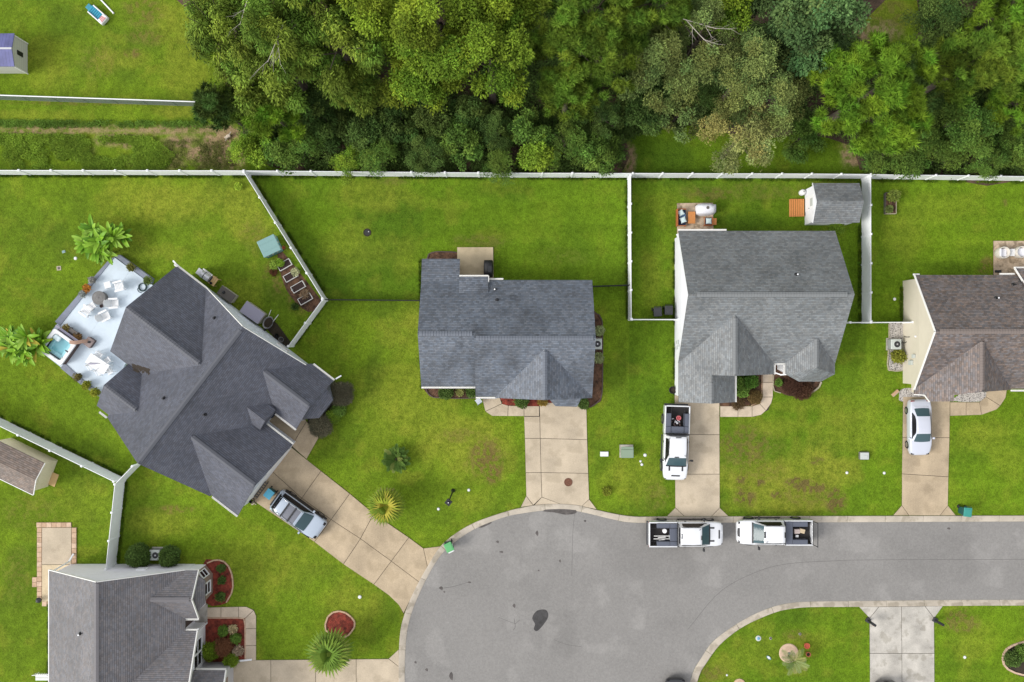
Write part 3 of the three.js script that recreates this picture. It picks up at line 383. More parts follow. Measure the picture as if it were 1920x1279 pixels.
// --- blue-grey cross-gabled house, turned about 37 degrees
{
  const F = { o: [-19.05, -1.0], u: [-0.6098, 0.7925], v: [0.7925, 0.6098] };
  const H = new House('house', 'large slate blue house with many gables, turned diagonally beside the pale terrace', L3(F, 6, 0, 0), F, M.roof1, M.sidingBlue);
  const e = 2.7, R = 6.24, m = 4.87, ze = 12.2;
  H.slope([[0, -m, e], [0, 0, R], [ze, 0, R], [ze, -m, e]]).slope([[0, m, e], [0, 0, R], [ze, 0, R], [ze, m, e]]);
  // rear wing towards the terrace
  const r1 = 4.08, hr = e + (8.15 - 0.08) / 2 * pt; // 5.63
  H.slope([[0.06, -4.8, e], [0.06, -7.64, e], [r1, -7.64, hr], [r1, -0.75, hr]]).slope([[8.15, -4.8, e], [8.15, -7.7, e], [r1, -7.64, hr], [r1, -0.75, hr]]);
  // small west wing
  const r2 = 9.95, h2 = e + 2.05 * pt;
  H.slope([[7.9, -4.8, e], [7.9, -6.0, e], [r2, -6.0, h2], [r2, -2.75, h2]]).slope([[12.0, -4.8, e], [12.0, -6.0, e], [r2, -6.0, h2], [r2, -2.75, h2]]);
  // front wings
  const r3 = 1.98, h3 = e + 2.28 * pt;
  H.slope([[-0.3, 4.8, e], [-0.3, 6.92, e], [r3, 6.92, h3], [r3, 2.5, h3]]).slope([[4.26, 4.8, e], [4.26, 6.92, e], [r3, 6.92, h3], [r3, 2.5, h3]]);
  const r5 = 8.73, h5 = e + 3.35 * pt;
  H.slope([[5.38, 4.8, e], [5.38, 7.4, e], [r5, 7.4, h5], [r5, 1.4, h5]]).slope([[12.08, 4.8, e], [12.08, 7.4, e], [r5, 7.4, h5], [r5, 1.4, h5]]);
  // little entry gable between them
  const r4 = 4.9, h4 = 3.2 + 0.95 * 0.75;
  H.slope([[3.95, 4.15, 3.2], [3.95, 4.9, 3.2], [r4, 4.9, h4], [r4, 3.1, h4]]).slope([[5.85, 4.15, 3.2], [5.85, 4.9, 3.2], [r4, 4.9, h4], [r4, 3.1, h4]]);
  // bay under the first front wing
  H.slope([[0.35, 6.75, 3.0], [0.9, 7.75, 2.45], [2.6, 7.75, 2.45], [3.3, 6.75, 3.0]]).slope([[0.35, 6.75, 3.0], [0.9, 7.75, 2.45], [0.1, 6.75, 2.5]]).slope([[3.3, 6.75, 3.0], [2.6, 7.75, 2.45], [3.55, 6.75, 2.5]]);
  H.ridge([0.3, 0, R], [ze - .1, 0, R], pt).ridge([r1, -7.5, hr], [r1, -1.0, hr], pt).ridge([r2, -5.9, h2], [r2, -2.95, h2], pt).ridge([r3, 6.8, h3], [r3, 2.75, h3], pt).ridge([r5, 7.3, h5], [r5, 1.65, h5], pt);
  H.wall([[.3, -4.5], [11.85, -4.5], [11.85, 4.5], [.3, 4.5]], e - .02).wall([[.35, -7.3], [7.8, -7.3], [7.8, -4.5], [.35, -4.5]], e - .05).wall([[8.2, -5.7], [11.7, -5.7], [11.7, -4.5], [8.2, -4.5]], e - .05).wall([[.05, 4.5], [3.95, 4.5], [3.95, 6.6], [.05, 6.6]], e - .05).wall([[5.7, 4.5], [11.8, 4.5], [11.8, 7.1], [5.7, 7.1]], e - .05).wall([[.6, 6.6], [3.2, 6.6], [2.5, 7.5], [1.0, 7.5]], 2.4);
  H.gable([.3, -4.55, e - .02], [.3, 4.55, e - .02], [.3, 0, R - .12], [.12, 0]).gable([11.85, -4.55, e - .02], [11.85, 4.55, e - .02], [11.85, 0, R - .12], [-.12, 0]);
  H.gable([.35, -7.3, e - .05], [7.8, -7.3, e - .05], [r1, -7.3, hr - .14], [0, .12]).gable([8.2, -5.7, e - .05], [11.7, -5.7, e - .05], [r2, -5.7, h2 - .14], [0, .12]).gable([.05, 6.6, e - .05], [3.95, 6.6, e - .05], [r3, 6.6, h3 - .14], [0, -.12]).gable([5.7, 7.1, e - .05], [11.8, 7.1, e - .05], [r5, 7.1, h5 - .14], [0, -.12]);
  H.trim([-.02, -4.87, e], [-.02, 0, R]).trim([-.02, 0, R], [-.02, 4.87, e]);
  H.gutter([0.0, -7.64, e], [0.0, -4.75, e]).gutter([-.38, 4.95, e], [-.38, 6.92, e]).gutter([5.3, 4.95, e], [5.3, 7.4, e]).gutter([12.16, 5.0, e], [12.16, 7.4, e]).gutter([4.34, 4.95, e], [4.34, 6.92, e]).gutter([12.3, -5.6, e - .05], [12.3, -4.9, e - .05]);
  H.trim([-.06, -7.7, e], [.1, -7.7, e + .1], .3, .1).trim([-.5, 6.95, e - .05], [-.9, 7.1, e - .25], .1, .1, 'downspout', M.white).trim([.0, -7.7, e - .05], [-.05, -8.2, e - .25], .1, .1, 'downspout', M.white);
  wpart('garage_door', extr([L3(F, 6.3, 7.13, .05), L3(F, 11.2, 7.13, .05), L3(F, 11.2, 7.13, 2.2), L3(F, 6.3, 7.13, 2.2)], L3(F, 0, .03, 0).sub(L3(F, 0, 0, 0))), M.white, H.t);
  wpart('front_door', extr([L3(F, 4.4, 4.53, .05), L3(F, 5.3, 4.53, .05), L3(F, 5.3, 4.53, 2.1), L3(F, 4.4, 4.53, 2.1)], L3(F, 0, .03, 0).sub(L3(F, 0, 0, 0))), M.navy, H.t);
  const n1 = V(-F.u[0], 0, -F.u[1]); // the north-east wall's crawl vent
  const c = P(495, 620, 1.25).clone(); const q = L3(F, .3, 2.1, 1.3); windowOn(H.t, q, 0, .9, .55, n1, M.trim);
  H.vent(402.4, 596.5).vent(307.8, 747).vent(384, 777);
  { const r = rng(5), g = []; for (let i = 0; i < 120; i++) { const a = r(), x = 250 + 30 * r(), y = 683 + (x - 250) * .3 + 14 * r() * r(); const p = H.onRoof(x, y); g.push(place(new THREE.CircleGeometry(.06 + .06 * r(), 5), p.x, p.y + .02 + .02 * r(), p.z, r() * 6, -Math.PI / 2, 0)); } const f = wpart('fallen_leaves', merge(g), mat([.05, .04, .03], 1), H.t); f.userData.kind = 'stuff'; }
  H.ridges();
}
// --- middle house
{
  const H = new House('house', 'middle blue-grey house in front of the square beige patio', [0, 0, 0], F0, M.roof2, M.sidingGrey), q = .62;
  H.slope([[-6.79, -4.57, 2.7], [6.01, -4.57, 2.7], [6.01, -.2, 5.41], [-2.7, -.2, 5.41], [-2.7, -.53, 5.2], [-6.79, -.53, 5.2]]);
  H.slope([[-2.72, -.2, 5.41], [6.01, -.2, 5.41], [6.01, 4.18, 2.7], [-2.72, 4.18, 2.7]]).slope([[-6.79, -.53, 5.2], [-2.7, -.53, 5.2], [-2.7, 3.41, 2.76], [-6.79, 3.41, 2.76]]);
  H.slope([[-6.8, -4.45, 2.78], [-3.93, -4.45, 2.78], [-3.93, -6.2, 2.25], [-6.8, -6.2, 2.25]]).slope([[-3.93, -4.8, 2.95], [-1.77, -4.8, 2.95], [-1.77, -3.55, 3.36], [-3.93, -3.55, 3.36]]);
  H.slope([[-1.25, 4.1, 2.7], [-1.25, 4.27, 2.7], [2.38, 4.27, 4.95], [2.38, .4, 4.95]]).slope([[6.01, 4.1, 2.7], [6.01, 4.27, 2.7], [2.38, 4.27, 4.95], [2.38, .4, 4.95]]);
  H.slope([[2.64, 4.2, 2.85], [3.26, 4.9, 2.5], [4.88, 4.95, 2.5], [5.23, 4.2, 2.85]]);
  H.ridge([-6.7, -.53, 5.2], [-2.75, -.53, 5.2], q).ridge([-2.6, -.2, 5.41], [5.8, -.2, 5.41], q).ridge([2.38, 4.2, 4.95], [2.38, .7, 4.95], q);
  H.wall([[-6.6, -4.3], [5.75, -4.3], [5.75, 3.9], [-2.6, 3.9], [-2.6, 3.15], [-6.6, 3.15]], 2.6).wall([[-6.6, -5.95], [-4.1, -5.95], [-4.1, -4.3], [-6.6, -4.3]], 2.25).wall([[2.8, 3.9], [5.1, 3.9], [4.8, 4.7], [3.35, 4.7]], 2.4);
  H.gable([5.75, -4.35, 2.6], [5.75, 3.95, 2.6], [5.75, -.2, 5.26], [-.12, 0]).gable([-6.6, -4.35, 2.6], [-6.6, 3.2, 2.6], [-6.6, -.53, 5.04], [.12, 0]).gable([-1.2, 4.0, 2.6], [5.95, 4.0, 2.6], [2.38, 4.0, 4.8], [0, -.12]);
  H.wall([[-2.72, -.4], [-2.62, -.4], [-2.62, 3.2], [-2.72, 3.2]], 2.9);
  H.gutter([-6.79, 3.49, 2.76], [-2.74, 3.49, 2.76]).gutter([-3.93, -4.87, 2.93], [-1.77, -4.87, 2.93]).gutter([-1.75, -4.65, 2.7], [-.65, -4.65, 2.7]).gutter([-2.72, 4.26, 2.7], [-1.1, 4.26, 2.7]);
  H.trim([-1.74, -4.85, 2.95], [-1.74, -4.4, 3.1]);
  wpart('garage_door', box(2.1, 2.1, .06, 0.9, 1.1, 3.93), M.white, H.t); wpart('back_door', box(1.6, 2.05, .06, -2.9, 1.1, -4.33), M.glass, H.t);
  H.vent(927.5, 543, M.white).vent(932, 563);
  H.ridges();
}
// --- light grey house
{
  const H = new House('house', 'light grey shingled house with a white side wall, behind the pickup in the driveway', [18.4, 0, -3], F0, M.roof3, M.sidingWhite), a = 12.47, b = 24.22;
  H.slope([[a, -8.25, 2.7], [b, -8.25, 2.7], [b, -3.295, 6.3], [a, -3.295, 6.3]]).slope([[a, 1.66, 2.7], [b, 1.66, 2.7], [b, -3.295, 6.3], [a, -3.295, 6.3]]);
  H.slope([[12.49, 1.6, 2.7], [12.49, 4.58, 2.7], [14.59, 4.58, 4.227], [14.59, 2.5, 4.227], [16.05, 2.5, 5.29], [16.05, -2.0, 5.29]]).slope([[19.62, 1.5, 2.7], [19.62, 2.5, 2.7], [16.05, 2.5, 5.29], [16.05, -2.0, 5.29]]);
  H.slope([[16.7, 2.2, 2.7], [16.7, 4.58, 2.7], [14.59, 4.58, 4.23], [14.59, 2.4, 4.23]]);
  H.slope([[20.5, 1.5, 2.7], [20.5, 2.48, 2.7], [22.35, 1.975, 4.05], [22.35, -.35, 4.05]]).slope([[24.2, 1.5, 2.7], [24.2, 2.48, 2.7], [22.35, 1.975, 4.05], [22.35, -.35, 4.05]]);
  H.slope([[20.5, 2.48, 2.7], [21.53, 3.04, 2.68], [22.35, 1.975, 4.05]]).slope([[21.53, 3.04, 2.68], [23.17, 3.04, 2.68], [22.35, 1.975, 4.05]]).slope([[23.17, 3.04, 2.68], [24.2, 2.48, 2.7], [22.35, 1.975, 4.05]]);
  H.ridge([a + .6, -3.295, 6.3], [b - .4, -3.295, 6.3], pt).ridge([16.05, 2.4, 5.29], [16.05, -1.7, 5.29], pt).ridge([14.59, 4.3, 4.23], [14.59, 2.9, 4.23], pt).ridge([22.35, 1.9, 4.05], [22.35, -.1, 4.05], pt);
  H.wall([[12.71, -8.0], [24.0, -8.0], [24.0, 1.3], [19.3, 1.3], [19.3, 1.0], [12.71, 1.0]], 2.68).wall([[12.71, 1.0], [16.5, 1.0], [16.5, 4.2], [12.71, 4.2]], 2.68).wall([[16.5, .9], [19.3, .9], [19.3, 1.0], [16.5, 1.0]], 2.6).wall([[20.72, 1.3], [24, 1.3], [24, 2.2], [23.05, 2.75], [21.65, 2.75], [20.72, 2.2]], 2.6);
  H.gable([12.71, -8.05, 2.68], [12.71, 1.4, 2.68], [12.71, -3.295, 6.12], [.12, 0]).gable([24.0, -8.05, 2.68], [24.0, 1.4, 2.68], [24.0, -3.295, 6.12], [-.12, 0]).gable([14.8, 2.42, 2.8], [19.4, 2.42, 2.8], [16.05, 2.42, 5.1], [0, -.12]).gable([12.72, 4.3, 2.66], [16.5, 4.3, 2.66], [14.59, 4.3, 4.05], [0, -.12]);
  H.gutter([a, -8.33, 2.7], [16.1, -8.33, 2.7]).gutter([16.78, 2.62, 2.7], [16.78, 4.58, 2.7]).gutter([19.7, 1.7, 2.7], [19.7, 2.5, 2.7]).gutter([19.55, 1.74, 2.7], [20.9, 1.74, 2.7]).gutter([20.42, 1.74, 2.7], [20.42, 2.48, 2.7]);
  H.trim([12.5, -8.1, 2.5], [12.62, -7.85, 2.5], .3, .2, 'eave_return', M.white);
  wpart('front_door', box(.95, 2.05, .06, 18.2, 1.05, 1.04), M.white, H.t); wpart('garage_door', box(3.2, 2.1, .06, 14.6, 1.1, 4.23), M.white, H.t); wpart('porch_post', rbox(.14, 2.55, .14, .02, 19.4, 1.28, 2.3), M.white, H.t);
  wpart('downspout', [beam(V(20.62, 2.6, 2.5), V(20.3, 2.2, 2.55), .09, .07), beam(V(20.3, 2.2, 2.55), V(19.9, 2.1, 2.4), .09, .07)], M.white, H.t);
  for (const [y, z, w, h] of [[1.5, .1, .24, .42], [1.1, .55, .2, .3], [1.9, .35, .16, .2]]) wpart('meter_box', rbox(.14, h, w, .02, 12.62, y, z), M.boxGrey, H.t);
  H.vent(1493, 515, M.white);
  H.ridges();
}
// --- brown house at the right edge
{
  const H = new House('house', 'brown shingled house with a beige side wall at the right edge', [36, 0, -1], F0, M.roof4, M.sidingBeige), a = 30.2, b = 46;
  H.slope([[a, -4.95, 2.7], [b, -4.95, 2.7], [b, -.685, 5.8], [a, -.685, 5.8]]).slope([[a, 3.58, 2.7], [b, 3.58, 2.7], [b, -.685, 5.8], [a, -.685, 5.8]]);
  const yl = (x) => 2.7 + (x - 30.17) * pt;
  H.slope([[37.4, 3.4, 2.7], [37.4, 3.66, 2.7], [33.78, 3.66, 5.33], [33.78, -.15, 5.33]]);
  H.slope([[30.17, 3.5, 2.7], [30.17, 3.98, 2.7], [30.73, 3.99, yl(30.73)], [31.02, 4.49, yl(31.02)], [32.32, 4.42, yl(32.32)], [32.32, 3.96, yl(32.32)], [33.1, 3.79, yl(33.1)], [33.78, 3.66, 5.325], [33.78, -.15, 5.325]]);
  H.slope([[37.7, -5.45, 2.75], [b, -5.45, 2.75], [b, -4.0, 3.55], [38.0, -4.0, 3.55]]);
  H.ridge([a + .3, -.685, 5.8], [b, -.685, 5.8], pt).ridge([33.78, 3.5, 5.33], [33.78, .1, 5.33], pt);
  H.wall([[30.54, -4.7], [b - .3, -4.7], [b - .3, 3.3], [30.54, 3.3]], 2.68).wall([[31.2, 3.3], [36.8, 3.3], [36.8, 3.6], [31.2, 4.0]], 2.6);
  H.gable([30.54, -4.75, 2.68], [30.54, 3.4, 2.68], [30.54, -.685, 5.64], [.12, 0]);
  H.trim([a - .02, -4.98, 2.72], [a - .02, -.685, 5.83]).trim([a - .02, 3.62, 2.72], [a - .02, -.685, 5.83]).trim([a - .05, -5.0, 2.65], [30.6, -5.0, 2.6], .12, .14, 'eave_return').trim([a - .05, 3.62, 2.62], [30.5, 3.62, 2.62], .12, .14, 'eave_return').trim([30.17, 4.02, 2.7], [30.73, 4.03, yl(30.73)]).trim([30.74, 4.02, yl(30.73)], [31.03, 4.53, yl(31.02)]);
  H.gutter([36.6, -5.03, 2.7], [37.75, -5.03, 2.7]).gutter([37.65, -5.5, 2.75], [b, -5.5, 2.75]).gutter([37.45, 3.72, 2.7], [b, 3.72, 2.7]).trim([37.66, -5.45, 2.8], [38.0, -4.2, 3.5]);
  for (const [y, z, w, h] of [[1.5, 1.65, .35, .5], [1.95, 1.15, .28, .35]]) wpart('meter_box', rbox(.16, h, w, .02, 30.45, y, z), M.boxGrey, H.t);
  wpart('conduit', [tube([V(30.5, .3, -.35), V(30.5, .8, -.3), V(30.5, 1.2, -.32)], .025), tube([V(30.3, .1, .1), V(30.48, .5, .15), V(30.5, .7, .05)], .025)], M.black, H.t);
  wpart('wall_vent', rbox(.1, .14, .14, .02, 30.48, 2.2, -.35), M.white, H.t);
  wpart('garage_door', box(3.2, 2.1, .06, 33, 1.1, 3.95), M.white, H.t);
  H.vent(1900, 534).vent(1868, 559, M.white);
  H.ridges();
}
// --- house in the lower left corner
{
  const H = new House('house', 'purple-grey house with a lilac gable wall in the lower left corner', [-29.5, 0, 24], F0, M.roof5, M.sidingLilac), q = .62, a = -34.7, b = -24.5, zt = 17.18, zb = 34;
  H.slope([[a, zt, 2.7], [a, zb, 2.7], [-29.6, zb, 5.86], [-29.6, zt, 5.86]]).slope([[b, zt, 2.7], [b, zb, 2.7], [-29.6, zb, 5.86], [-29.6, zt, 5.86]]);
  const h1 = 2.7 + 1.8 * pt; H.slope([[-24.9, 17.2, 2.7], [-23.52, 17.2, 2.7], [-23.52, 19.0, h1], [-26.85, 19.0, h1]]).slope([[-24.9, 20.8, 2.7], [-23.52, 20.8, 2.7], [-23.52, 19.0, h1], [-26.85, 19.0, h1]]);
  H.slope([[-24.9, 21.74, 2.7], [-23.6, 21.74, 2.7], [-23.45, 25.84, 5.24], [-28.7, 25.84, 5.24]]).slope([[-24.9, 29.94, 2.7], [-23.6, 29.94, 2.7], [-23.45, 25.84, 5.24], [-28.7, 25.84, 5.24]]);
  H.slope([[-23.85, 24.7, 2.7], [-21.46, 24.7, 2.7], [-21.4, 27.9, 4.68], [-23.85, 27.9, 4.68]]).slope([[-23.85, 31.1, 2.7], [-21.46, 31.1, 2.7], [-21.4, 27.9, 4.68], [-23.85, 27.9, 4.68]]);
  H.slope([[-23.6, 17.5, 2.75], [-23.1, 18.05, 2.45], [-23.1, 19.75, 2.45], [-23.6, 20.35, 2.75], [-23.8, 19, 2.95]]);
  H.ridge([-29.6, zt + .1, 5.86], [-29.6, zb, 5.86], q).ridge([-23.7, 19.0, h1], [-26.6, 19.0, h1], pt);
  H.wall([[-34.45, 17.42], [-24.75, 17.42], [-24.75, 33.5], [-34.45, 33.5]], 2.68).wall([[-24.75, 17.45], [-23.9, 17.45], [-23.9, 20.55], [-24.75, 20.55]], 2.66, M.sidingLilac).wall([[-23.9, 17.5], [-23.36, 18.17], [-23.36, 19.64], [-23.9, 20.25]], 2.4, M.brickTan).wall([[-24.75, 21.95], [-23.95, 21.95], [-23.95, 29.7], [-24.75, 29.7]], 2.66, M.white).wall([[-23.95, 25.05], [-21.75, 25.05], [-21.75, 30.8], [-23.95, 30.8]], 2.66, M.sidingGrey);
  H.gable([-34.5, 17.42, 2.68], [-24.7, 17.42, 2.68], [-29.6, 17.42, 5.72], [0, .12]).gable([-23.9, 17.45, 2.66], [-23.9, 20.6, 2.66], [-23.9, 19.0, 3.9], [-.12, 0]).gable([-23.95, 21.95, 2.66], [-23.95, 29.7, 2.66], [-23.95, 25.84, 5.06], [-.12, 0], M.white);
  H.trim([a, zt - .02, 2.72], [-29.6, zt - .02, 5.88]).trim([b, zt - .02, 2.72], [-29.6, zt - .02, 5.88]).trim([a - .03, zt, 2.7], [a - .03, zb, 2.7], .08, .14).trim([-23.5, 17.18, 2.72], [-23.5, 19, h1 + .03]).trim([-23.5, 20.8, 2.72], [-23.5, 19, h1 + .03]).trim([-23.57, 21.74, 2.74], [-23.42, 25.84, 5.27], .08, .24).trim([-21.43, 24.7, 2.74], [-21.38, 27.9, 4.71], .08, .24);
  H.gutter([-24.9, 20.88, 2.7], [-23.5, 20.88, 2.7]).gutter([-24.6, 20.9, 2.7], [-24.6, 22.2, 2.7]).gutter([-24.6, 21.66, 2.7], [-23.6, 21.66, 2.7]).gutter([-23.7, 24.62, 2.7], [-21.46, 24.62, 2.7]);
  H.trim([-24.75, 17.2, 2.66], [-23.5, 17.2, 2.66], .08, .1);
  wpart('downspout', [beam(V(-23.55, 2.6, 21.6), V(-23.75, 2.2, 21.95), .09, .07), beam(V(-23.75, 2.2, 21.95), V(-23.75, .2, 21.95), .09, .07), beam(V(-21.3, .12, 24.95), V(-20.3, .1, 24.85), .12, .1)], M.white, H.t);
  wpart('downspout', [beam(V(-34.5, 2.6, 17.3), V(-34.35, .5, 17.1), .09, .07), beam(V(-34.35, .5, 17.1), V(-34.2, .12, 16.6), .12, .1)], M.white, H.t);
  windowOn(H.t, V(-23.63, 1.35, 17.83).add(V(.02, 0, -.02)), 0, .5, 1.1, V(.78, 0, -.62)); windowOn(H.t, V(-23.35, 1.35, 18.9), 0, .8, 1.15, V(1, 0, 0));
  for (let i = 0; i < 2; i++) windowOn(H.t, V(-23.94, 1.75, 23.2 + i * 1.06), 0, .92, 1.5, V(1, 0, 0));
  windowOn(H.t, V(-28.2, 1.6, 17.41), 0, .6, .35, V(0, 0, -1));
  wpart('gable_louver', extr([V(-21.45, 2.3, 25.3), V(-21.45, 2.3, 26.4), V(-21.45, 3.4, 26.4), V(-21.45, 2.6, 25.3)], V(.03, 0, 0)), M.brickTan, H.t);
  wpart('porch_floor', box(.95, .12, 1.4, -24.25, .06, 21.25), M.concreteGrey, H.t); wpart('front_door', box(.05, 2.05, .9, -24.72, 1.15, 21.25), M.brown, H.t);
  H.vent(151, 1188, M.white);
  H.ridges();
}
// --- sheds
{
  const t = thing('shed', 'small white shed with a blue metal roof, cut by the upper left edge', 'shed', [-39, 0, -22]);
  const z0 = -23.2, z1 = -20.9, xr = -37.85;
  wpart('wall', flat([[-41.5, z0], [xr, z0], [xr, z1], [-41.5, z1]], 2.0, 0), siding([0.56, 0.56, 0.5], .3), t); wpart('gable', extr([V(xr, 2, z0), V(xr, 2, z1), V(xr, 2.3, -22.05)], V(-.1, 0, 0)), M.sidingGrey, t);
  const blue = tex(256, 256, (u, v) => { const s = u * 12, f = s - Math.floor(s), k = (f < .12 ? .7 : 1) * (.7 + .6 * fbm(u * 6, v * 6, 4, 6)); return [.1 * k, .105 * k, .25 * k]; }, { size: 3 });
  const bm = mat([1, 1, 1], .6, { map: blue });
  for (const [za, s] of [[z0 - .1, 0], [z1 + .1, 1]]) wpart('roof_slope', extr([V(-41.6, 2.02, za), V(-37.7, 2.02, za), V(-37.7, 2.36, -22.05), V(-41.6, 2.36, -22.05)], V(0, -.06, 0)), bm, t);
  wpart('ridge_cap', box(3.9, .04, .14, -39.65, 2.37, -22.05), M.steel, t); wpart('vent', rbox(.06, .75, .34, .02, xr + .02, 1.05, -22.1), M.black, t);
  wpart('corner_trim', [box(.08, 2, .08, xr + .02, 1, z1 + .02), box(.08, 2, .08, xr + .02, 1, z0 - .02)], M.trim, t);
}
{
  const A = [-35.5, 9.3], ux = [-.9, -.436], vx = [-.34, .94]; const L = (s, t) => [A[0] + ux[0] * s + vx[0] * t, A[1] + ux[1] * s + vx[1] * t], W = (s, t, h) => V(L(s, t)[0], h, L(s, t)[1]);
  const t = thing('shed', 'cream board shed with a brown shingle roof, cut by the left edge', 'shed', W(2, 1.2, 0));
  wpart('wall', flat([L(0, 0), L(4, 0), L(4, 2.2), L(0, 2.2)], 2.15, 0), M.sidingCream, t); wpart('gable', extr([W(0, 0, 2.15), W(0, 2.2, 2.15), W(0, 1.1, 2.5)], W(.1, 0, 0).sub(W(0, 0, 0))), M.sidingCream, t);
  for (const s of [0, 1]) wpart('roof_slope', extr([W(-.12, s ? 2.42 : -.12, 2.12), W(4.2, s ? 2.42 : -.12, 2.12), W(4.2, 1.15, 2.55), W(-.12, 1.15, 2.55)], V(0, -.07, 0)), M.roofShedBrown, t);
  wpart('rake_trim', [beam(W(-.14, -.12, 2.12), W(-.14, 1.15, 2.55), .04, .1, .03), beam(W(-.14, 2.42, 2.12), W(-.14, 1.15, 2.55), .04, .1, .03), beam(W(-.12, 2.45, 2.12), W(4.2, 2.45, 2.12), .05, .1, .03)], M.trim, t);
  wpart('door', extr([W(-.02, .5, .15), W(-.02, 1.7, .15), W(-.02, 1.7, 1.9), W(-.02, .5, 1.9)], W(.03, 0, 0).sub(W(0, 0, 0))), M.sidingCream, t); wpart('ramp', extr([W(0, 1.0, .12), W(0, 2.0, .12), W(-.5, 2.0, .04), W(-.5, 1.0, .04)], V(0, -.05, 0)), M.woodTan, t);
}
{
  const t = thing('shed', 'white shed with a grey shingle roof in the corner of the fenced yard', 'shed', [24.9, 0, -10.5]);
  const x0 = 22.875, x1 = 26.1, z0 = -11.8, z1 = -9.06;
  wpart('wall', flat([[x0, z0], [x1, z0], [x1, z1], [x0, z1]], 2.2, 0), M.sidingWhite, t); wpart('gable', extr([V(x0, 2.2, z0), V(x0, 2.2, z1), V(x0, 2.95, -10.43)], V(.1, 0, 0)), M.sidingWhite, t);
  for (const z of [-11.92, -8.94]) { wpart('roof_slope', extr([V(22.73, 2.2, z), V(26.25, 2.2, z), V(26.25, 3.0, -10.43), V(22.73, 3.0, -10.43)], V(0, -.08, 0), [z, z]), M.roof3, t); wpart('rake_trim', beam(V(22.71, 2.2, z), V(22.71, 3, -10.43), .04, .12, .04), M.white, t); }
  const d = part('door', box(.05, 1.85, 1.1, x0 - 24.9 - .02, 1.15, -.1), M.white, t); mesh('door_window', box(.03, .5, .6, x0 - 24.9 - .05, 1.6, -.1), M.boxGrey, d); mesh('handle', rbox(.05, .12, .04, .01, x0 - 24.9 - .06, 1.1, .3), M.darkPlastic, d);
  { const h = .28, dk = thing('ramp', 'orange wooden board ramp in front of the white shed door', 'ramp', P(1494, 390)); for (let i = 0; i < 7; i++) wpart('board', rbox(1.13 / 7 - .025, .05, 1.36, .01, X(1481, h) + 1.13 / 7 * (i + .5), lerp(.1, .26, i / 6), Z(389.5, h)), M.wood, dk); wpart('joist', [box(1.1, .08, .06, X(1495), .07, Z(374)), box(1.1, .08, .06, X(1495), .07, Z(404))], M.woodDark, dk); }
}
// ---------------------------------------------------------------- fences
function fence(label, pts, h, spacing = 2.42, m = M.fence) { // vinyl privacy fence: posts with caps, rails and one panel per bay
  const q = pts.map(([x, y]) => P(x, y)), t = thing('fence', label, 'fence', q[0].clone().lerp(q[1], .5));
  for (let i = 0; i < q.length - 1; i++) {
    const a = q[i], b = q[i + 1], L = a.distanceTo(b), n = Math.max(1, Math.round(L / spacing)), d = b.clone().sub(a).normalize(), ry = Math.atan2(-d.z, d.x);
    for (let k = 0; k <= n; k++) {
      const p = a.clone().lerp(b, k / n);
      if (k < n || i === q.length - 2) { const po = wpart('post', rbox(.127, h + .08, .127, .012, p.x, (h + .08) / 2, p.z, ry), m, t); wpart('post_cap', place(new THREE.ConeGeometry(.115, .07, 4).rotateY(Math.PI / 4), p.x, h + .11, p.z, ry), M.white, po); }
      if (k < n) { const c = a.clone().lerp(b, (k + .5) / n), w = L / n - .13, g = [box(w, h - .12, .03, c.x, h / 2, c.z, ry)];
        for (let s = 1; s < 10; s++) { const o = -w / 2 + s * w / 10; g.push(box(.012, h - .14, .038, c.x + d.x * o, h / 2, c.z + d.z * o, ry)); }
        const pn = wpart('panel', g, m, t); wpart('rail', rbox(w, .12, .05, .012, c.x, h - .05, c.z, ry), M.white, pn); wpart('rail', rbox(w, .14, .05, .012, c.x, .12, c.z, ry), M.white, pn); }
    }
  }
  return t;
}
fence('long white vinyl back fence running the whole width below the wood', [[-90, 327.2], [0, 327.5], [470, 328.3], [960, 332.5], [1181, 333], [1508, 334], [1616, 335], [1913, 339], [2010, 340.5]], 1.66);
fence('white vinyl fence slanting past the raised beds between two yards', [[470, 331], [613.5, 561.5]], 1.66);
fence('short white vinyl fence from the beds corner to the blue-grey house', [[613.5, 564], [551, 649]], 1.66);
fence('white vinyl fence left of the light grey house, running down from the back fence', [[1177, 336], [1178, 599]], 1.66);
fence('short white vinyl fence behind the two black bins', [[1179, 600], [1264, 600]], 1.66);
fence('wide-looking white vinyl fence beside the shed with the grey roof', [[1615, 338], [1615.5, 604]], 1.75);
fence('short white vinyl fence joining the light grey and brown houses', [[1578, 605.5], [1616, 605.5], [1692, 605]], 1.66);
fence('white vinyl fence above the cream shed at the left edge', [[-60, 748], [0, 783], [233, 896]], 1.75);
fence('bent white vinyl fence linking the two left houses', [[267, 868], [235, 901], [218.4, 1056]], 1.75);
